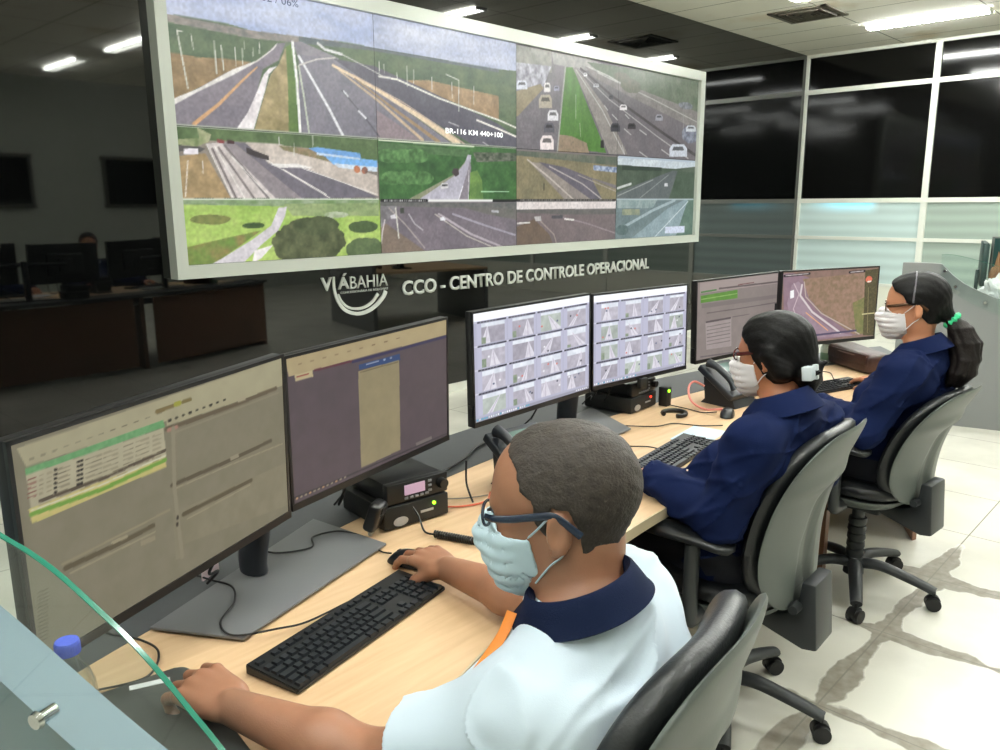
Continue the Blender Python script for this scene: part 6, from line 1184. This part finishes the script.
def plane_cut(S_, pt, n, k=.004, sphere=None):
    X, Y, Z = S_.grid(); d = (X - pt[0]) * n[0] + (Y - pt[1]) * n[1] + (Z - pt[2]) * n[2]
    if sphere is not None:   # only cut near this centre
        r = np.sqrt((X - sphere[0]) ** 2 + (Y - sphere[1]) ** 2 + (Z - sphere[2]) ** 2) - sphere[3]; d = np.minimum(d, -r)
    S_.F = np.maximum(S_.F, d).astype(np.float32)
class Person:
    def __init__(s, J, az, head_az, head_pitch, sk, label, female=False, h=.005, hs=1.0):
        s.hs = hs
        s.J = J; s.R = head_frame(az, 0); s.HR = head_frame(head_az, head_pitch, J.get('roll', 0)); s.f, s.l, s.u = s.R.T; s.H = np.array(J['head'], float)
        s.sk = sk; s.female = female; s.h = h
        s.root = thing('person', label, 'person', (J['pelvis'][0], J['pelvis'][1], 0)); s.k = .035
        s.lo = np.min([np.array(v) for q, v in J.items() if q != 'roll'], 0) - .26; s.hi = np.max([np.array(v) for q, v in J.items() if q != 'roll'], 0) + .26
        s.lo[2] = max(s.lo[2], -.02)
    def place(s, o):
        o.parent = s.root; o.matrix_parent_inverse = Matrix.Translation(s.root.location).inverted(); return o
    def torso(s, S_, ex=0.0, k=.05, parts='tahl'):
        J, R = s.J, s.R; fm = .86 if s.female else 1.0; pel, che, nek = map(np.array, (J['pelvis'], J['chest'], J['neck'])); g = s.sk
        mid = pel * .5 + che * .5
        up = unit(nek - pel); ff = unit(s.f - up * np.dot(s.f, up)); RT = np.stack([ff, s.l, np.cross(ff, s.l)], 1)
        if 't' in parts:
            S_.ell(pel, (.13 * g, .175 * g * (1.02 if s.female else 1), .13), RT, k, ex)
            S_.ell(mid + s.f * (.01), (.125 * g * fm, .158 * g * fm, .18), RT, .06, ex)
            S_.ell(che + up * .02, (.122 * g * fm, .172 * g * fm, .165), RT, .06, ex)
            if s.female: S_.cap(che + s.f * .085 + s.l * .07, che + s.f * .085 - s.l * .07, .055, .055, .06, ex)
            for q in ('L', 'R'):
                sh = np.array(J['shoulder' + q]); S_.cap(nek - up * .035 - s.f * .015, sh, .058 * g, .062 * g * fm, .05, ex)
                S_.cap(che + (sh - che) * .5 - s.f * .04, sh - up * .05, .075 * g * fm, .062 * g * fm, .05, ex)
        if 'h' in parts: S_.cap(nek - up * .06, s.H + s.HR @ v3(-.020, 0, -.055), .066 * g * fm, .058 * g * fm, .03, ex)
        if 'a' in parts:
            for q in ('L', 'R'):
                sh, el, wr = (np.array(J[n + q]) for n in ('shoulder', 'elbow', 'wrist'))
                S_.cap(sh, sh * .5 + el * .5, .057 * g * fm, .051 * g * fm, .03, ex); S_.cap(sh * .5 + el * .5, el, .050 * g * fm, .040 * g * fm, .02, ex)
                S_.cap(el, el * .65 + wr * .35, .041 * g * fm, .043 * g * fm, .02, ex); S_.cap(el * .65 + wr * .35, wr, .042 * g * fm, .0265 * g * fm, .02, ex)
        if 'l' in parts:
            for q in ('L', 'R'):
                hp, kn, an = (np.array(J[n + q]) for n in ('hip', 'knee', 'ankle'))
                S_.cap(hp, kn, .088 * g * fm, .060 * g * fm, .04, ex); S_.cap(kn, kn * .6 + an * .4, .056 * g * fm, .055 * g * fm, .02, ex); S_.cap(kn * .6 + an * .4, an, .054 * g * fm, .036 * g * fm, .02, ex)
                S_.cap(an - v3(0, 0, .03), an - v3(0, 0, .045) + s.f * .15, .038, .030, .03, ex)
    def body(s, m, hands):
        S_ = Field(s.lo, s.hi, s.h); s.torso(S_); head_prims(S_, s.H, s.HR, 0, .02, hs=s.hs); bs = [S_.mesh('body', m, None)]
        for q, a in zip('LR', hands):     # the hands are computed on a finer grid and welded into the same body mesh
            el, w = np.array(s.J['elbow' + q]), np.array(s.J['wrist' + q]); c = w + unit(a[1]) * .07; S_ = Field(c - .15, c + .15, .0021); fm = .86 if s.female else 1.0; g = s.sk
            S_.cap(el, el * .65 + w * .35, .041 * g * fm, .043 * g * fm, .02); S_.cap(el * .65 + w * .35, w, .042 * g * fm, .0265 * g * fm, .02)
            hand_prims(S_, *a); plane_cut(S_, w - unit(w - el) * .05, -unit(w - el)); bs.append(S_.mesh('hand', m, None))
        bm = bm_new()
        for o in bs: bm.from_mesh(o.data)
        bm.to_mesh(bs[0].data); bm.free(); bs[0].data.shade_smooth()
        for o in bs[1:]: me = o.data; bpy.data.objects.remove(o); bpy.data.meshes.remove(me)
        return s.place(bs[0])
    def ht(s, X, Y, Z):
        P = np.stack([X - s.H[0], Y - s.H[1], Z - s.H[2]], -1) @ s.HR / s.hs; return P[..., 0], P[..., 1], P[..., 2]
    def hfield(s, ex, r=.17, h=.0028, c=(0, 0, 0), w=1.0, face=False):
        C_ = s.H + s.HR @ v3(*c); S_ = Field(C_ - r, C_ + r, h); head_prims(S_, s.H, s.HR, ex, .02, face, w, s.hs); return S_
    def mask(s, m):
        S_ = s.hfield(.0045, .13, .0026, (.07, 0, -.04), face=True)
        P = lambda a, b, c: s.H + s.HR @ v3(a, b, c) * s.hs
        S_.cap(P(.098, 0, -.006), P(.112, 0, -.034), .012, .018, .02); S_.cap(P(.108, 0, -.040), P(.092, 0, -.098), .020, .022, .03)
        S_.ell(P(.075, 0, -.060), (.042, .060, .052), s.HR, .02)
        X, Y, Z = S_.grid(); f, l, u = s.ht(X, Y, Z)
        full = S_.F.copy(); pl = .0012 * np.sin(u * 2 * PI / .021) * np.clip((f - .05) / .03, 0, 1)
        S_.F = (S_.F + pl).astype(np.float32)
        al = np.abs(l); reg = np.maximum(np.maximum(.030 + .0 * f - f + .12 * (u + .05), u - (.004 - 1.1 * np.maximum(al - .018, 0) * .42)), -.126 - u + 0.25 * np.maximum(al - .03, 0))
        inner = full + .0035
        S_.F = np.maximum(np.maximum(S_.F, reg), -inner).astype(np.float32)
        mk = s.place(S_.mesh('face_mask', m, None)); ob = []
        for sd in (-1, 1):
            a = P(.040, sd * .062, -.022); b = P(-.012, sd * .086, .022); c = P(.036, sd * .058, -.088); e = P(-.018, sd * .083, -.038)
            bm = bm_new(); add_tube(bm, [a, P(.018, sd * .0775, -.002), P(-.004, sd * .0835, .017), P(-.016, sd * .078, .012), P(-.020, sd * .074, -.012), P(-.014, sd * .079, -.038), P(.008, sd * .074, -.056), c], .0016, 6, 5)
            o = mesh_obj('ear_loop', bm, m, None, 60); o.parent = mk; ob.append(o)
        return mk
    def glasses(s, m, tilt=0.0, slip=0.0):
        P = lambda a, b, c: s.H + s.HR @ v3(a - .008 * (a > .05), b, c - slip + tilt * a) * s.hs
        bm = bm_new()
        for sd in (-1, 1):
            ring = [P(.108 - .10 * (abs(x)) ** 2 * 12 * .9, sd * (.033 + x), .002 + z) for x, z in [(.025 * math.cos(a) * 1.0, .0165 * math.sin(a)) for a in [2 * PI * i / 20 for i in range(21)]]]
            add_tube(bm, ring, .0022, 6, 0)
            add_tube(bm, [P(.102, sd * .059, .006), P(.086, sd * .072, .009), P(.05, sd * .079, .014), P(.010, sd * .083, .021), P(-.012, sd * .085, .022), P(-.042, sd * .082, -.004)], .0028, 8, 5, 1.9)
        add_tube(bm, [P(.106, -.010, .008), P(.111, 0, .011), P(.106, .010, .008)], .0017, 6, 3)
        g = s.place(mesh_obj('glasses', bm, m, None, 60)); return g

M_skin1 = mat('tan_skin', rgb(152, 108, 84), rough=.42, var=.07, vscale=22, bump=.10, bscale=420, sub=.12)
M_skin2 = mat('warm_brown_skin', rgb(176, 116, 84), rough=.45, var=.05, vscale=22, sub=.12)
M_skin3 = mat('light_brown_skin', rgb(190, 132, 100), rough=.45, var=.05, vscale=22, sub=.12)
M_maskb = mat('light_blue_mask', rgb(188, 210, 220), rough=.7, bump=.12, bscale=300)
M_maskw = mat('white_mask', rgb(226, 222, 224), rough=.7, bump=.12, bscale=300)
M_hairS = mat('short_dark_hair', rgb(50, 43, 38), rough=.65, var=.30, vscale=70, bump=.9, bscale=260)
M_hairW = mat('glossy_black_hair', rgb(9, 8, 9), rough=.5, spec=.16, bump=.5, bscale=110)
M_hairP = mat('dark_brown_ponytail_hair', rgb(22, 17, 16), rough=.55, spec=.2, var=.4, vscale=60, bump=.9, bscale=140)
M_shirt = mat('white_polo_cotton', rgb(198, 212, 224), rough=.85, spec=.2, bump=.15, bscale=600, sheen=.2)
M_navy = mat('navy_knit_collar', rgb(13, 22, 46), rough=.85, spec=.12, bump=.3, bscale=500)
M_jacket = mat('navy_uniform_cloth', rgb(10, 22, 56), rough=.85, spec=.12, bump=.25, bscale=420, sheen=0.0)
M_trouser = mat('dark_trousers', rgb(20, 22, 32), rough=.8)
M_navyglass = mat('dark_blue_glasses_frame', rgb(22, 34, 52), rough=.25)
M_brownglass = mat('dark_red_glasses_frame', rgb(70, 26, 26), rough=.25)

# ------------------------------------------------------------------ the man in the white polo shirt
J = dict(pelvis=(.875, .745, .56), chest=(.838, .610, .80), neck=(.806, .598, 1.022), head=(.830, .666, 1.144),
         shoulderL=(.690, .590, .925), shoulderR=(.950, .645, .960), elbowL=(.612, .818, .778), elbowR=(1.085, .915, .805), wristL=(.528, 1.080, .790), wristR=(1.098, 1.195, .785),
         hipL=(.83, .68, .56), hipR=(1.01, .70, .56), kneeL=(.74, 1.10, .54), kneeR=(1.00, 1.14, .54), ankleL=(.74, 1.12, .09), ankleR=(1.0, 1.18, .09))
man = Person(J, 100, 118, 8, 1.04, 'man in a white polo shirt and blue face mask with one hand on a mouse', h=.0043, hs=.98)
man.body(M_skin1, [
    (J['wristL'], (-.10, 1, .05), (-.10, .0, 1), (.9, .10, .1), (.42, 1.05, .9), (.35, .30), 1.14, 1.6),
    (J['wristR'], (.12, 1, .02), (-.12, 0, 1), (-1, .15, 0), (.28, .42, .25), (.85, .55), 1.04, 1.2)])
# hair
def short_hair(p, m, pts, ex, hem=.004):
    S_ = p.hfield(ex, .17, .0026, (-.02, 0, .02)); X, Y, Z = S_.grid(); f, l, u = p.ht(X, Y, Z)
    S_.F = (S_.F + noise3(X, Y, Z, 130, 3) * .0022).astype(np.float32)
    S_.F = np.maximum(S_.F, poly_sd(f, u, pts) + noise3(X, Y, Z, 160, 8) * .004).astype(np.float32)
    return p.place(S_.mesh('hair', m, None))
short_hair(man, M_hairS, [(.052, .135), (.056, .098), (.040, .078), (.037, .052), (.020, .036), (.021, .010), (.013, -.010), (.006, -.022), (.006, .012), (-.006, .030), (-.030, .022), (-.036, -.010), (-.036, -.040), (-.048, -.078), (-.16, -.085), (-.17, .16)], .0045)
man.mask(M_maskb)
man.glasses(M_navyglass, .10, .004)
def cloth_folds(p, S_, amp, seed, dirs):
    X, Y, Z = S_.grid(); n = 0
    for (d, sc, ph) in dirs: n = n + np.sin((X * d[0] + Y * d[1] + Z * d[2]) * sc + ph + 4.5 * noise3(X, Y, Z, 6, seed + int(ph * 10)))
    wx = noise3(X, Y, Z, 6, seed + 20) * .06; r = 0
    for i, (d, sc, ph) in enumerate(dirs):   # creases: thin raised ridges running along the pull of the cloth
        d = unit(d); e = unit(np.cross(d, (.3, .5, .8))); a = X * d[0] + Y * d[1] + Z * d[2] + wx; b = X * e[0] + Y * e[1] + Z * e[2]
        q = fbm(a * 15 + i * 7.3, b * 4.2 + i * 3.1, seed + 40 + i, 2) - .5
        r = r + np.clip(1 - np.abs(q) * 11, 0, 1) ** 1.6
    S_.F = (S_.F + amp * n / len(dirs) * .3 - r * amp * .42 + noise3(X, Y, Z, 14, seed) * amp * .3).astype(np.float32)
def sleeve(S_, a, b, ra, rb, k=.03): S_.cap(a, b, ra, rb, k)
lo = np.array((.42, .30, .42)); hi = np.array((1.32, 1.10, 1.16))
S_ = Field(lo, hi, .0045); man.torso(S_, .016, .05, 't')
for q, t_ in (('L', .66), ('R', .66)):
    sh, el = np.array(J['shoulder' + q]), np.array(J['elbow' + q]); e = sh + (el - sh) * (t_ + .2)
    S_.cap(sh, e, .070, .072, .04)
cloth_folds(man, S_, .017, 11, [((1, .5, -1), 38, 0), ((-.4, 1, .8), 30, 1.3)])
for q, t_ in (('L', .72), ('R', .70)):
    sh, el = np.array(J['shoulder' + q]), np.array(J['elbow' + q]); d = unit(el - sh); e = sh + (el - sh) * t_; plane_cut(S_, e, d, sphere=(*(e + d * .10), .18))
nk = np.array(J['neck']); plane_cut(S_, nk + v3(0, 0, .028) , unit(v3(-.12, .20, 1)), sphere=(nk[0], nk[1] + .02, nk[2] + .10, .16))
plane_cut(S_, (0, 0, .47), (0, 0, -1))
shirt = man.place(S_.mesh('polo_shirt', M_shirt, None, soften=2))
# collar: two leaves around the neck, open at the front
def collar(p, m, c, rx, ry, ax, h, gap, flare, parent=None, th=.003, name='collar', drop=0.0):
    """band standing round the neck then folded down; ax = (f,l,u) frame"""
    f, l, u = ax; bm = bm_new(); n = 56; rows = []
    prof = [(0.0, -.008, 0), (.001, h * .5, 0), (.003, h * .9, 0), (.007, h, 0), (.011, h * .88, 0), (.017 + flare * .4, h * .42, 0), (.024 + flare, -h * .18, 0), (.029 + flare, -h * .42, 0)]
    full = prof + [(a - th, b - th * .8, 0) for a, b, _ in prof[::-1]]
    for i in range(n + 1):
        a = gap + (2 * PI - 2 * gap) * i / n; ff = math.cos(a); ll = math.sin(a); e = abs(2 * i / n - 1) ** 6
        row = []
        for (o, z, _) in full:
            cc = c + f * ff * (rx + o) + l * ll * (ry + o) + u * (z - drop * (1 + ff) * .5 - e * (.012 if o > .02 else 0) * 1.0) + f * e * (o > .02) * .026
            row.append(bm.verts.new(cc))
        rows.append(row)
    for a, b in zip(rows, rows[1:]):
        for j in range(len(full)): bm.faces.new((a[j], a[(j + 1) % len(full)], b[(j + 1) % len(full)], b[j]))
    bm.faces.new(rows[0]); bm.faces.new(rows[-1][::-1])
    o = mesh_obj(name, bm, m, None, 60); p.place(o)
    if parent: o.parent = parent; o.matrix_parent_inverse = Matrix.Identity(4) if False else o.matrix_parent_inverse
    return o
cu_ = unit(v3(-.12, .22, 1)); cf = unit(man.f - cu_ * np.dot(man.f, cu_)); cl = np.cross(cu_, cf)
collar(man, M_navy, nk + v3(-.004, .008, .026), .066, .066, (cf, cl, cu_), .030, .18, .002, drop=.016)
# lanyard
P_ = [(0.744, 0.681, 1.013), (0.725, 0.679, 0.991), (0.696, 0.675, 0.976), (0.671, 0.675, 0.96), (0.643, 0.677, 0.944)]
man.place(otube('lanyard', P_, .0085, mat('orange_lanyard', rgb(222, 130, 50), rough=.6), None, 8, 6, .22))
S_ = Field(np.array((.55, .45, 0)) , np.array((1.25, 1.42, .72)), .006); man.torso(S_, .010, .05, 'l'); S_.ell(J['pelvis'], (.17, .15, .13), None, .05, .012)
plane_cut(S_, (0, 0, .64), (0, 0, 1)); plane_cut(S_, (0, 0, .085), (0, 0, -1)); man.place(S_.mesh('trousers', M_trouser, None))
# ------------------------------------------------------------------ the two women in navy jackets
def jacket(p, h, lo, hi, seed, nkn, colrx=.066):
    J = p.J; S_ = Field(np.array(lo), np.array(hi), h); p.torso(S_, .013, .05, 't'); p.torso(S_, .014, .04, 'a')
    for q in ('L', 'R'):
        sh, el, wr = (np.array(J[n + q]) for n in ('shoulder', 'elbow', 'wrist'))
        S_.cap(sh, el, .066, .062, .03); S_.cap(el, wr - unit(wr - el) * .02, .060, .042, .03)
        S_.cap(wr - unit(wr - el) * .012, wr + unit(wr - el) * .004, .046, .046, .006)
    cloth_folds(p, S_, .016, seed, [((1, .4, -1), 44, 0), ((-.5, 1, .9), 38, 1.3), ((.2, .3, 1), 60, 2)])
    for q in ('L', 'R'):
        el, wr = np.array(J['elbow' + q]), np.array(J['wrist' + q]); d = unit(wr - el); e = wr + d * .014; plane_cut(S_, e, d, sphere=(*(e + d * .08), .12))
    nk = np.array(J['neck']); plane_cut(S_, nk + v3(0, 0, .018), unit(nkn), sphere=(nk[0], nk[1], nk[2] + .09, .14))
    plane_cut(S_, (0, 0, .50), (0, 0, -1)); return p.place(S_.mesh('jacket', M_jacket, None, soften=2))
def legs(p):
    J = p.J; c = np.array(J['pelvis']); S_ = Field(np.array((c[0] - .32, c[1] - .25, 0)), np.array((c[0] + .32, c[1] + .75, .74)), .007)
    p.torso(S_, .010, .05, 'l'); S_.ell(J['pelvis'], (.16, .15, .13), None, .05, .012); plane_cut(S_, (0, 0, .64), (0, 0, 1)); plane_cut(S_, (0, 0, .085), (0, 0, -1)); p.place(S_.mesh('trousers', M_trouser, None))
def long_hair(p, m, pts, ex, extra, seed=4, strands=1.0):
    S_ = p.hfield(ex, .24, .0034, (-.06, 0, -.02)); X, Y, Z = S_.grid(); f, l, u = p.ht(X, Y, Z)
    S_.F = np.maximum(S_.F, poly_sd(f, u, pts)).astype(np.float32)
    P = lambda a, b, c: p.H + p.HR @ v3(a, b, c) * p.hs
    for q in extra: S_.cap(P(*q[0]), P(*q[1]), q[2], q[3], q[4])
    # combed strands run from the forehead back to the tie
    ang = np.arctan2(l, u + .09) * 46 + f * 22
    S_.F = (S_.F + .0005 * strands * np.sin(ang + 3 * noise3(X, Y, Z, 12, seed)) + noise3(X, Y, Z, 60, seed) * .0012 * strands).astype(np.float32)
    return p.place(S_.mesh('hair', m, None))

J = dict(pelvis=(2.09, 1.03, .57), chest=(2.055, .945, .82), neck=(2.045, .875, 1.020), head=(2.088, .935, 1.152),
         shoulderL=(1.895, .885, .950), shoulderR=(2.195, .850, .950), elbowL=(1.855, .950, .745), elbowR=(2.41, .91, .75), wristL=(1.90, 1.185, .785), wristR=(2.57, 1.09, .785),
         hipL=(2.01, 1.00, .57), hipR=(2.19, .99, .57), kneeL=(2.0, 1.36, .53), kneeR=(2.22, 1.36, .53), ankleL=(2.0, 1.42, .09), ankleR=(2.22, 1.42, .09))
w2_ = Person(J, 86, 93, 6, .93, 'woman in a navy jacket with a white hair clip, facing the camera grid screens', True, .006, .92)
w2_.body(M_skin2, [
    (J['wristL'], (.3, 1, -.08), (0, .05, 1), (1, -.3, 0), (.30, .35, .3), (.5, .3), .90, 1.0),
    (J['wristR'], (.05, 1, -.08), (0, .05, 1), (-1, .1, 0), (.30, .35, .3), (.5, .3), .90, 1.0)])
jacket(w2_, .0055, (1.62, .62, .48), (2.74, 1.32, 1.12), 21, (-.02, .25, 1))
legs(w2_)
long_hair(w2_, M_hairW, [(.055, .16), (.078, .085), (.070, .060), (.048, .040), (.034, .0), (.016, -.030), (.004, -.050), (-.020, -.075), (-.13, -.12), (-.19, -.02), (-.17, .16)], .009,
          [((-.080, 0, -.010), (-.100, 0, -.045), .046, .034, .02), ((-.100, 0, -.045), (-.098, .0, -.095), .033, .022, .012), ((-.100, .02, -.060), (-.112, -.02, -.075), .026, .020, .012), ((-.020, .070, .010), (-.050, .066, -.035), .028, .030, .02), ((-.020, -.070, .010), (-.050, -.066, -.035), .028, .030, .02), ((-.105, 0, -.05), (-.150, -.01, -.02), .014, .005, .01), ((-.105, .01, -.055), (-.145, .03, -.045), .012, .004, .01)])
w2_.mask(M_maskw); w2_.glasses(M_brownglass, .05, .002)
P = lambda a, b, c: w2_.H + w2_.HR @ v3(a, b, c) * .92
bm = bm_new()
RM = Matrix([list(r_) for r_ in w2_.HR]).to_4x4(); M4 = Matrix.Translation(Vector(P(-.122, .022, -.045))) @ RM
add_box(bm, (0, 0, 0), (.016, .085, .022), bev=.004, M=M4)
for sgn in (-1, 1):
    for q in range(4): add_box(bm, (.002, sgn * (.014 + q * .009), 0), (.026, .004, .036), bev=.0015, M=M4)
add_box(bm, (-.002, 0, 0), (.024, .012, .040), bev=.003, M=M4)
w2_.place(mesh_obj('hair_clip', bm, mat('pearly_white_clip', rgb(206, 214, 218), rough=.3), None, 40))
nk = np.array(J['neck']); cu_ = unit(v3(-.02, .24, 1)); cf = unit(w2_.f - cu_ * np.dot(w2_.f, cu_)); cl = np.cross(cu_, cf)
collar(w2_, M_jacket, nk + v3(0, .006, .014), .062, .062, (cf, cl, cu_), .040, .42, .014, drop=.02)

J = dict(pelvis=(3.24, 1.0, .57), chest=(3.20, .920, .82), neck=(3.185, .858, 1.028), head=(3.195, .905, 1.182),
         shoulderL=(3.028, .875, .955), shoulderR=(3.352, .850, .950), elbowL=(2.955, .965, .745), elbowR=(3.46, .95, .765), wristL=(3.10, 1.175, .785), wristR=(3.63, 1.145, .785),
         hipL=(3.14, .97, .57), hipR=(3.32, .96, .57), kneeL=(3.14, 1.32, .53), kneeR=(3.36, 1.32, .53), ankleL=(3.14, 1.38, .09), ankleR=(3.36, 1.38, .09))
w3_ = Person(J, 92, 108, 4, .95, 'woman in a navy jacket with a long ponytail held by a green hair tie', True, .006, .96)
w3_.body(M_skin3, [
    (J['wristL'], (.4, 1, -.08), (0, .05, 1), (1, -.4, 0), (.30, .35, .3), (.5, .3), .90, 1.0),
    (J['wristR'], (.55, .85, .0), (0, .05, 1), (-.9, .5, 0), (.28, .40, .25), (.8, .5), .92, 1.1)])
jacket(w3_, .006, (2.76, .60, .48), (3.84, 1.30, 1.12), 31, (-.02, .25, 1))
legs(w3_)
long_hair(w3_, M_hairW, [(.060, .16), (.080, .090), (.068, .066), (.040, .050), (.030, .022), (.012, .012), (-.018, .012), (-.022, -.034), (-.045, -.060), (-.13, -.075), (-.19, -.0), (-.17, .16)], .011,
          [((-.095, 0, -.020), (-.122, 0, -.052), .038, .022, .015)], 9)
w3_.mask(M_maskw); w3_.glasses(mat('thin_gold_frame', rgb(84, 60, 42), rough=.25, metal=.6), .05, .002)
P = lambda a, b, c: w3_.H + w3_.HR @ v3(a, b, c) * .96
# wavy ponytail, a bundle of thick locks
S_ = Field(w3_.H + v3(-.16, -.30, -.42), w3_.H + v3(.22, .06, .03), .004)
T0 = P(-.128, 0, -.056); rr_ = np.random.default_rng(5)
spine_ = [T0, T0 + v3(.008, -.028, -.028), T0 + v3(.010, -.046, -.078), T0 + v3(.010, -.050, -.138), T0 + v3(.005, -.042, -.188), T0 + v3(-.006, -.030, -.222)]
rad_ = [.018, .034, .048, .054, .048, .020]
for a, b, ra, rb in zip(spine_, spine_[1:], rad_, rad_[1:]): S_.cap(a, b, ra * .82, rb * .82, .02)
for q in range(26):
    th = rr_.uniform(0, 2 * PI); prev = None; ph = rr_.uniform(0, 6)
    for i in range(6):
        r_ = rad_[i] * .86; c = spine_[i] + v3(math.cos(th + i * .25) * r_, math.sin(th + i * .25) * r_, 0) + v3(.006 * math.sin(ph + i * 1.6), .006 * math.cos(ph + i * 1.9), -.012 * rr_.random() * (i == 5) * 2)
        if prev is not None: S_.cap(prev, c, .0100, .0090 if i < 5 else .004, .007)
        prev = c
w3_.place(S_.mesh('ponytail', M_hairP, None, soften=1))
bm = bm_new(); ax_ = unit(spine_[1] - P(-.10, 0, -.03)); x_, y_, _ = frame_from(ax_)
cc = Vector(T0); add_tube(bm, [cc + (Vector(x_) * math.cos(2 * PI * i / 20) + Vector(y_) * math.sin(2 * PI * i / 20)) * .024 for i in range(21)], lambda u: .010 + .003 * math.sin(u * 60), 8, 0)
w3_.place(mesh_obj('hair_tie', bm, mat('green_scrunchie', rgb(50, 190, 130), rough=.6), None, 60))
bm = bm_new(); hb = []
for i in range(17):
    a = -PI * .5 + PI * i / 16; hb.append(P(.008 - .012 * math.cos(a), math.sin(a) * .0905, .022 + math.cos(a) * .108))
add_tube(bm, hb, .0035, 6, 2, 1.6); w3_.place(mesh_obj('headband', bm, mat('silver_headband', rgb(120, 116, 124), rough=.3, metal=.5), None, 60))
nk = np.array(J['neck']); cu_ = unit(v3(-.02, .24, 1)); cf = unit(w3_.f - cu_ * np.dot(w3_.f, cu_)); cl = np.cross(cu_, cf)
collar(w3_, M_jacket, nk + v3(0, .006, .014), .062, .062, (cf, cl, cu_), .038, .42, .014, drop=.02)
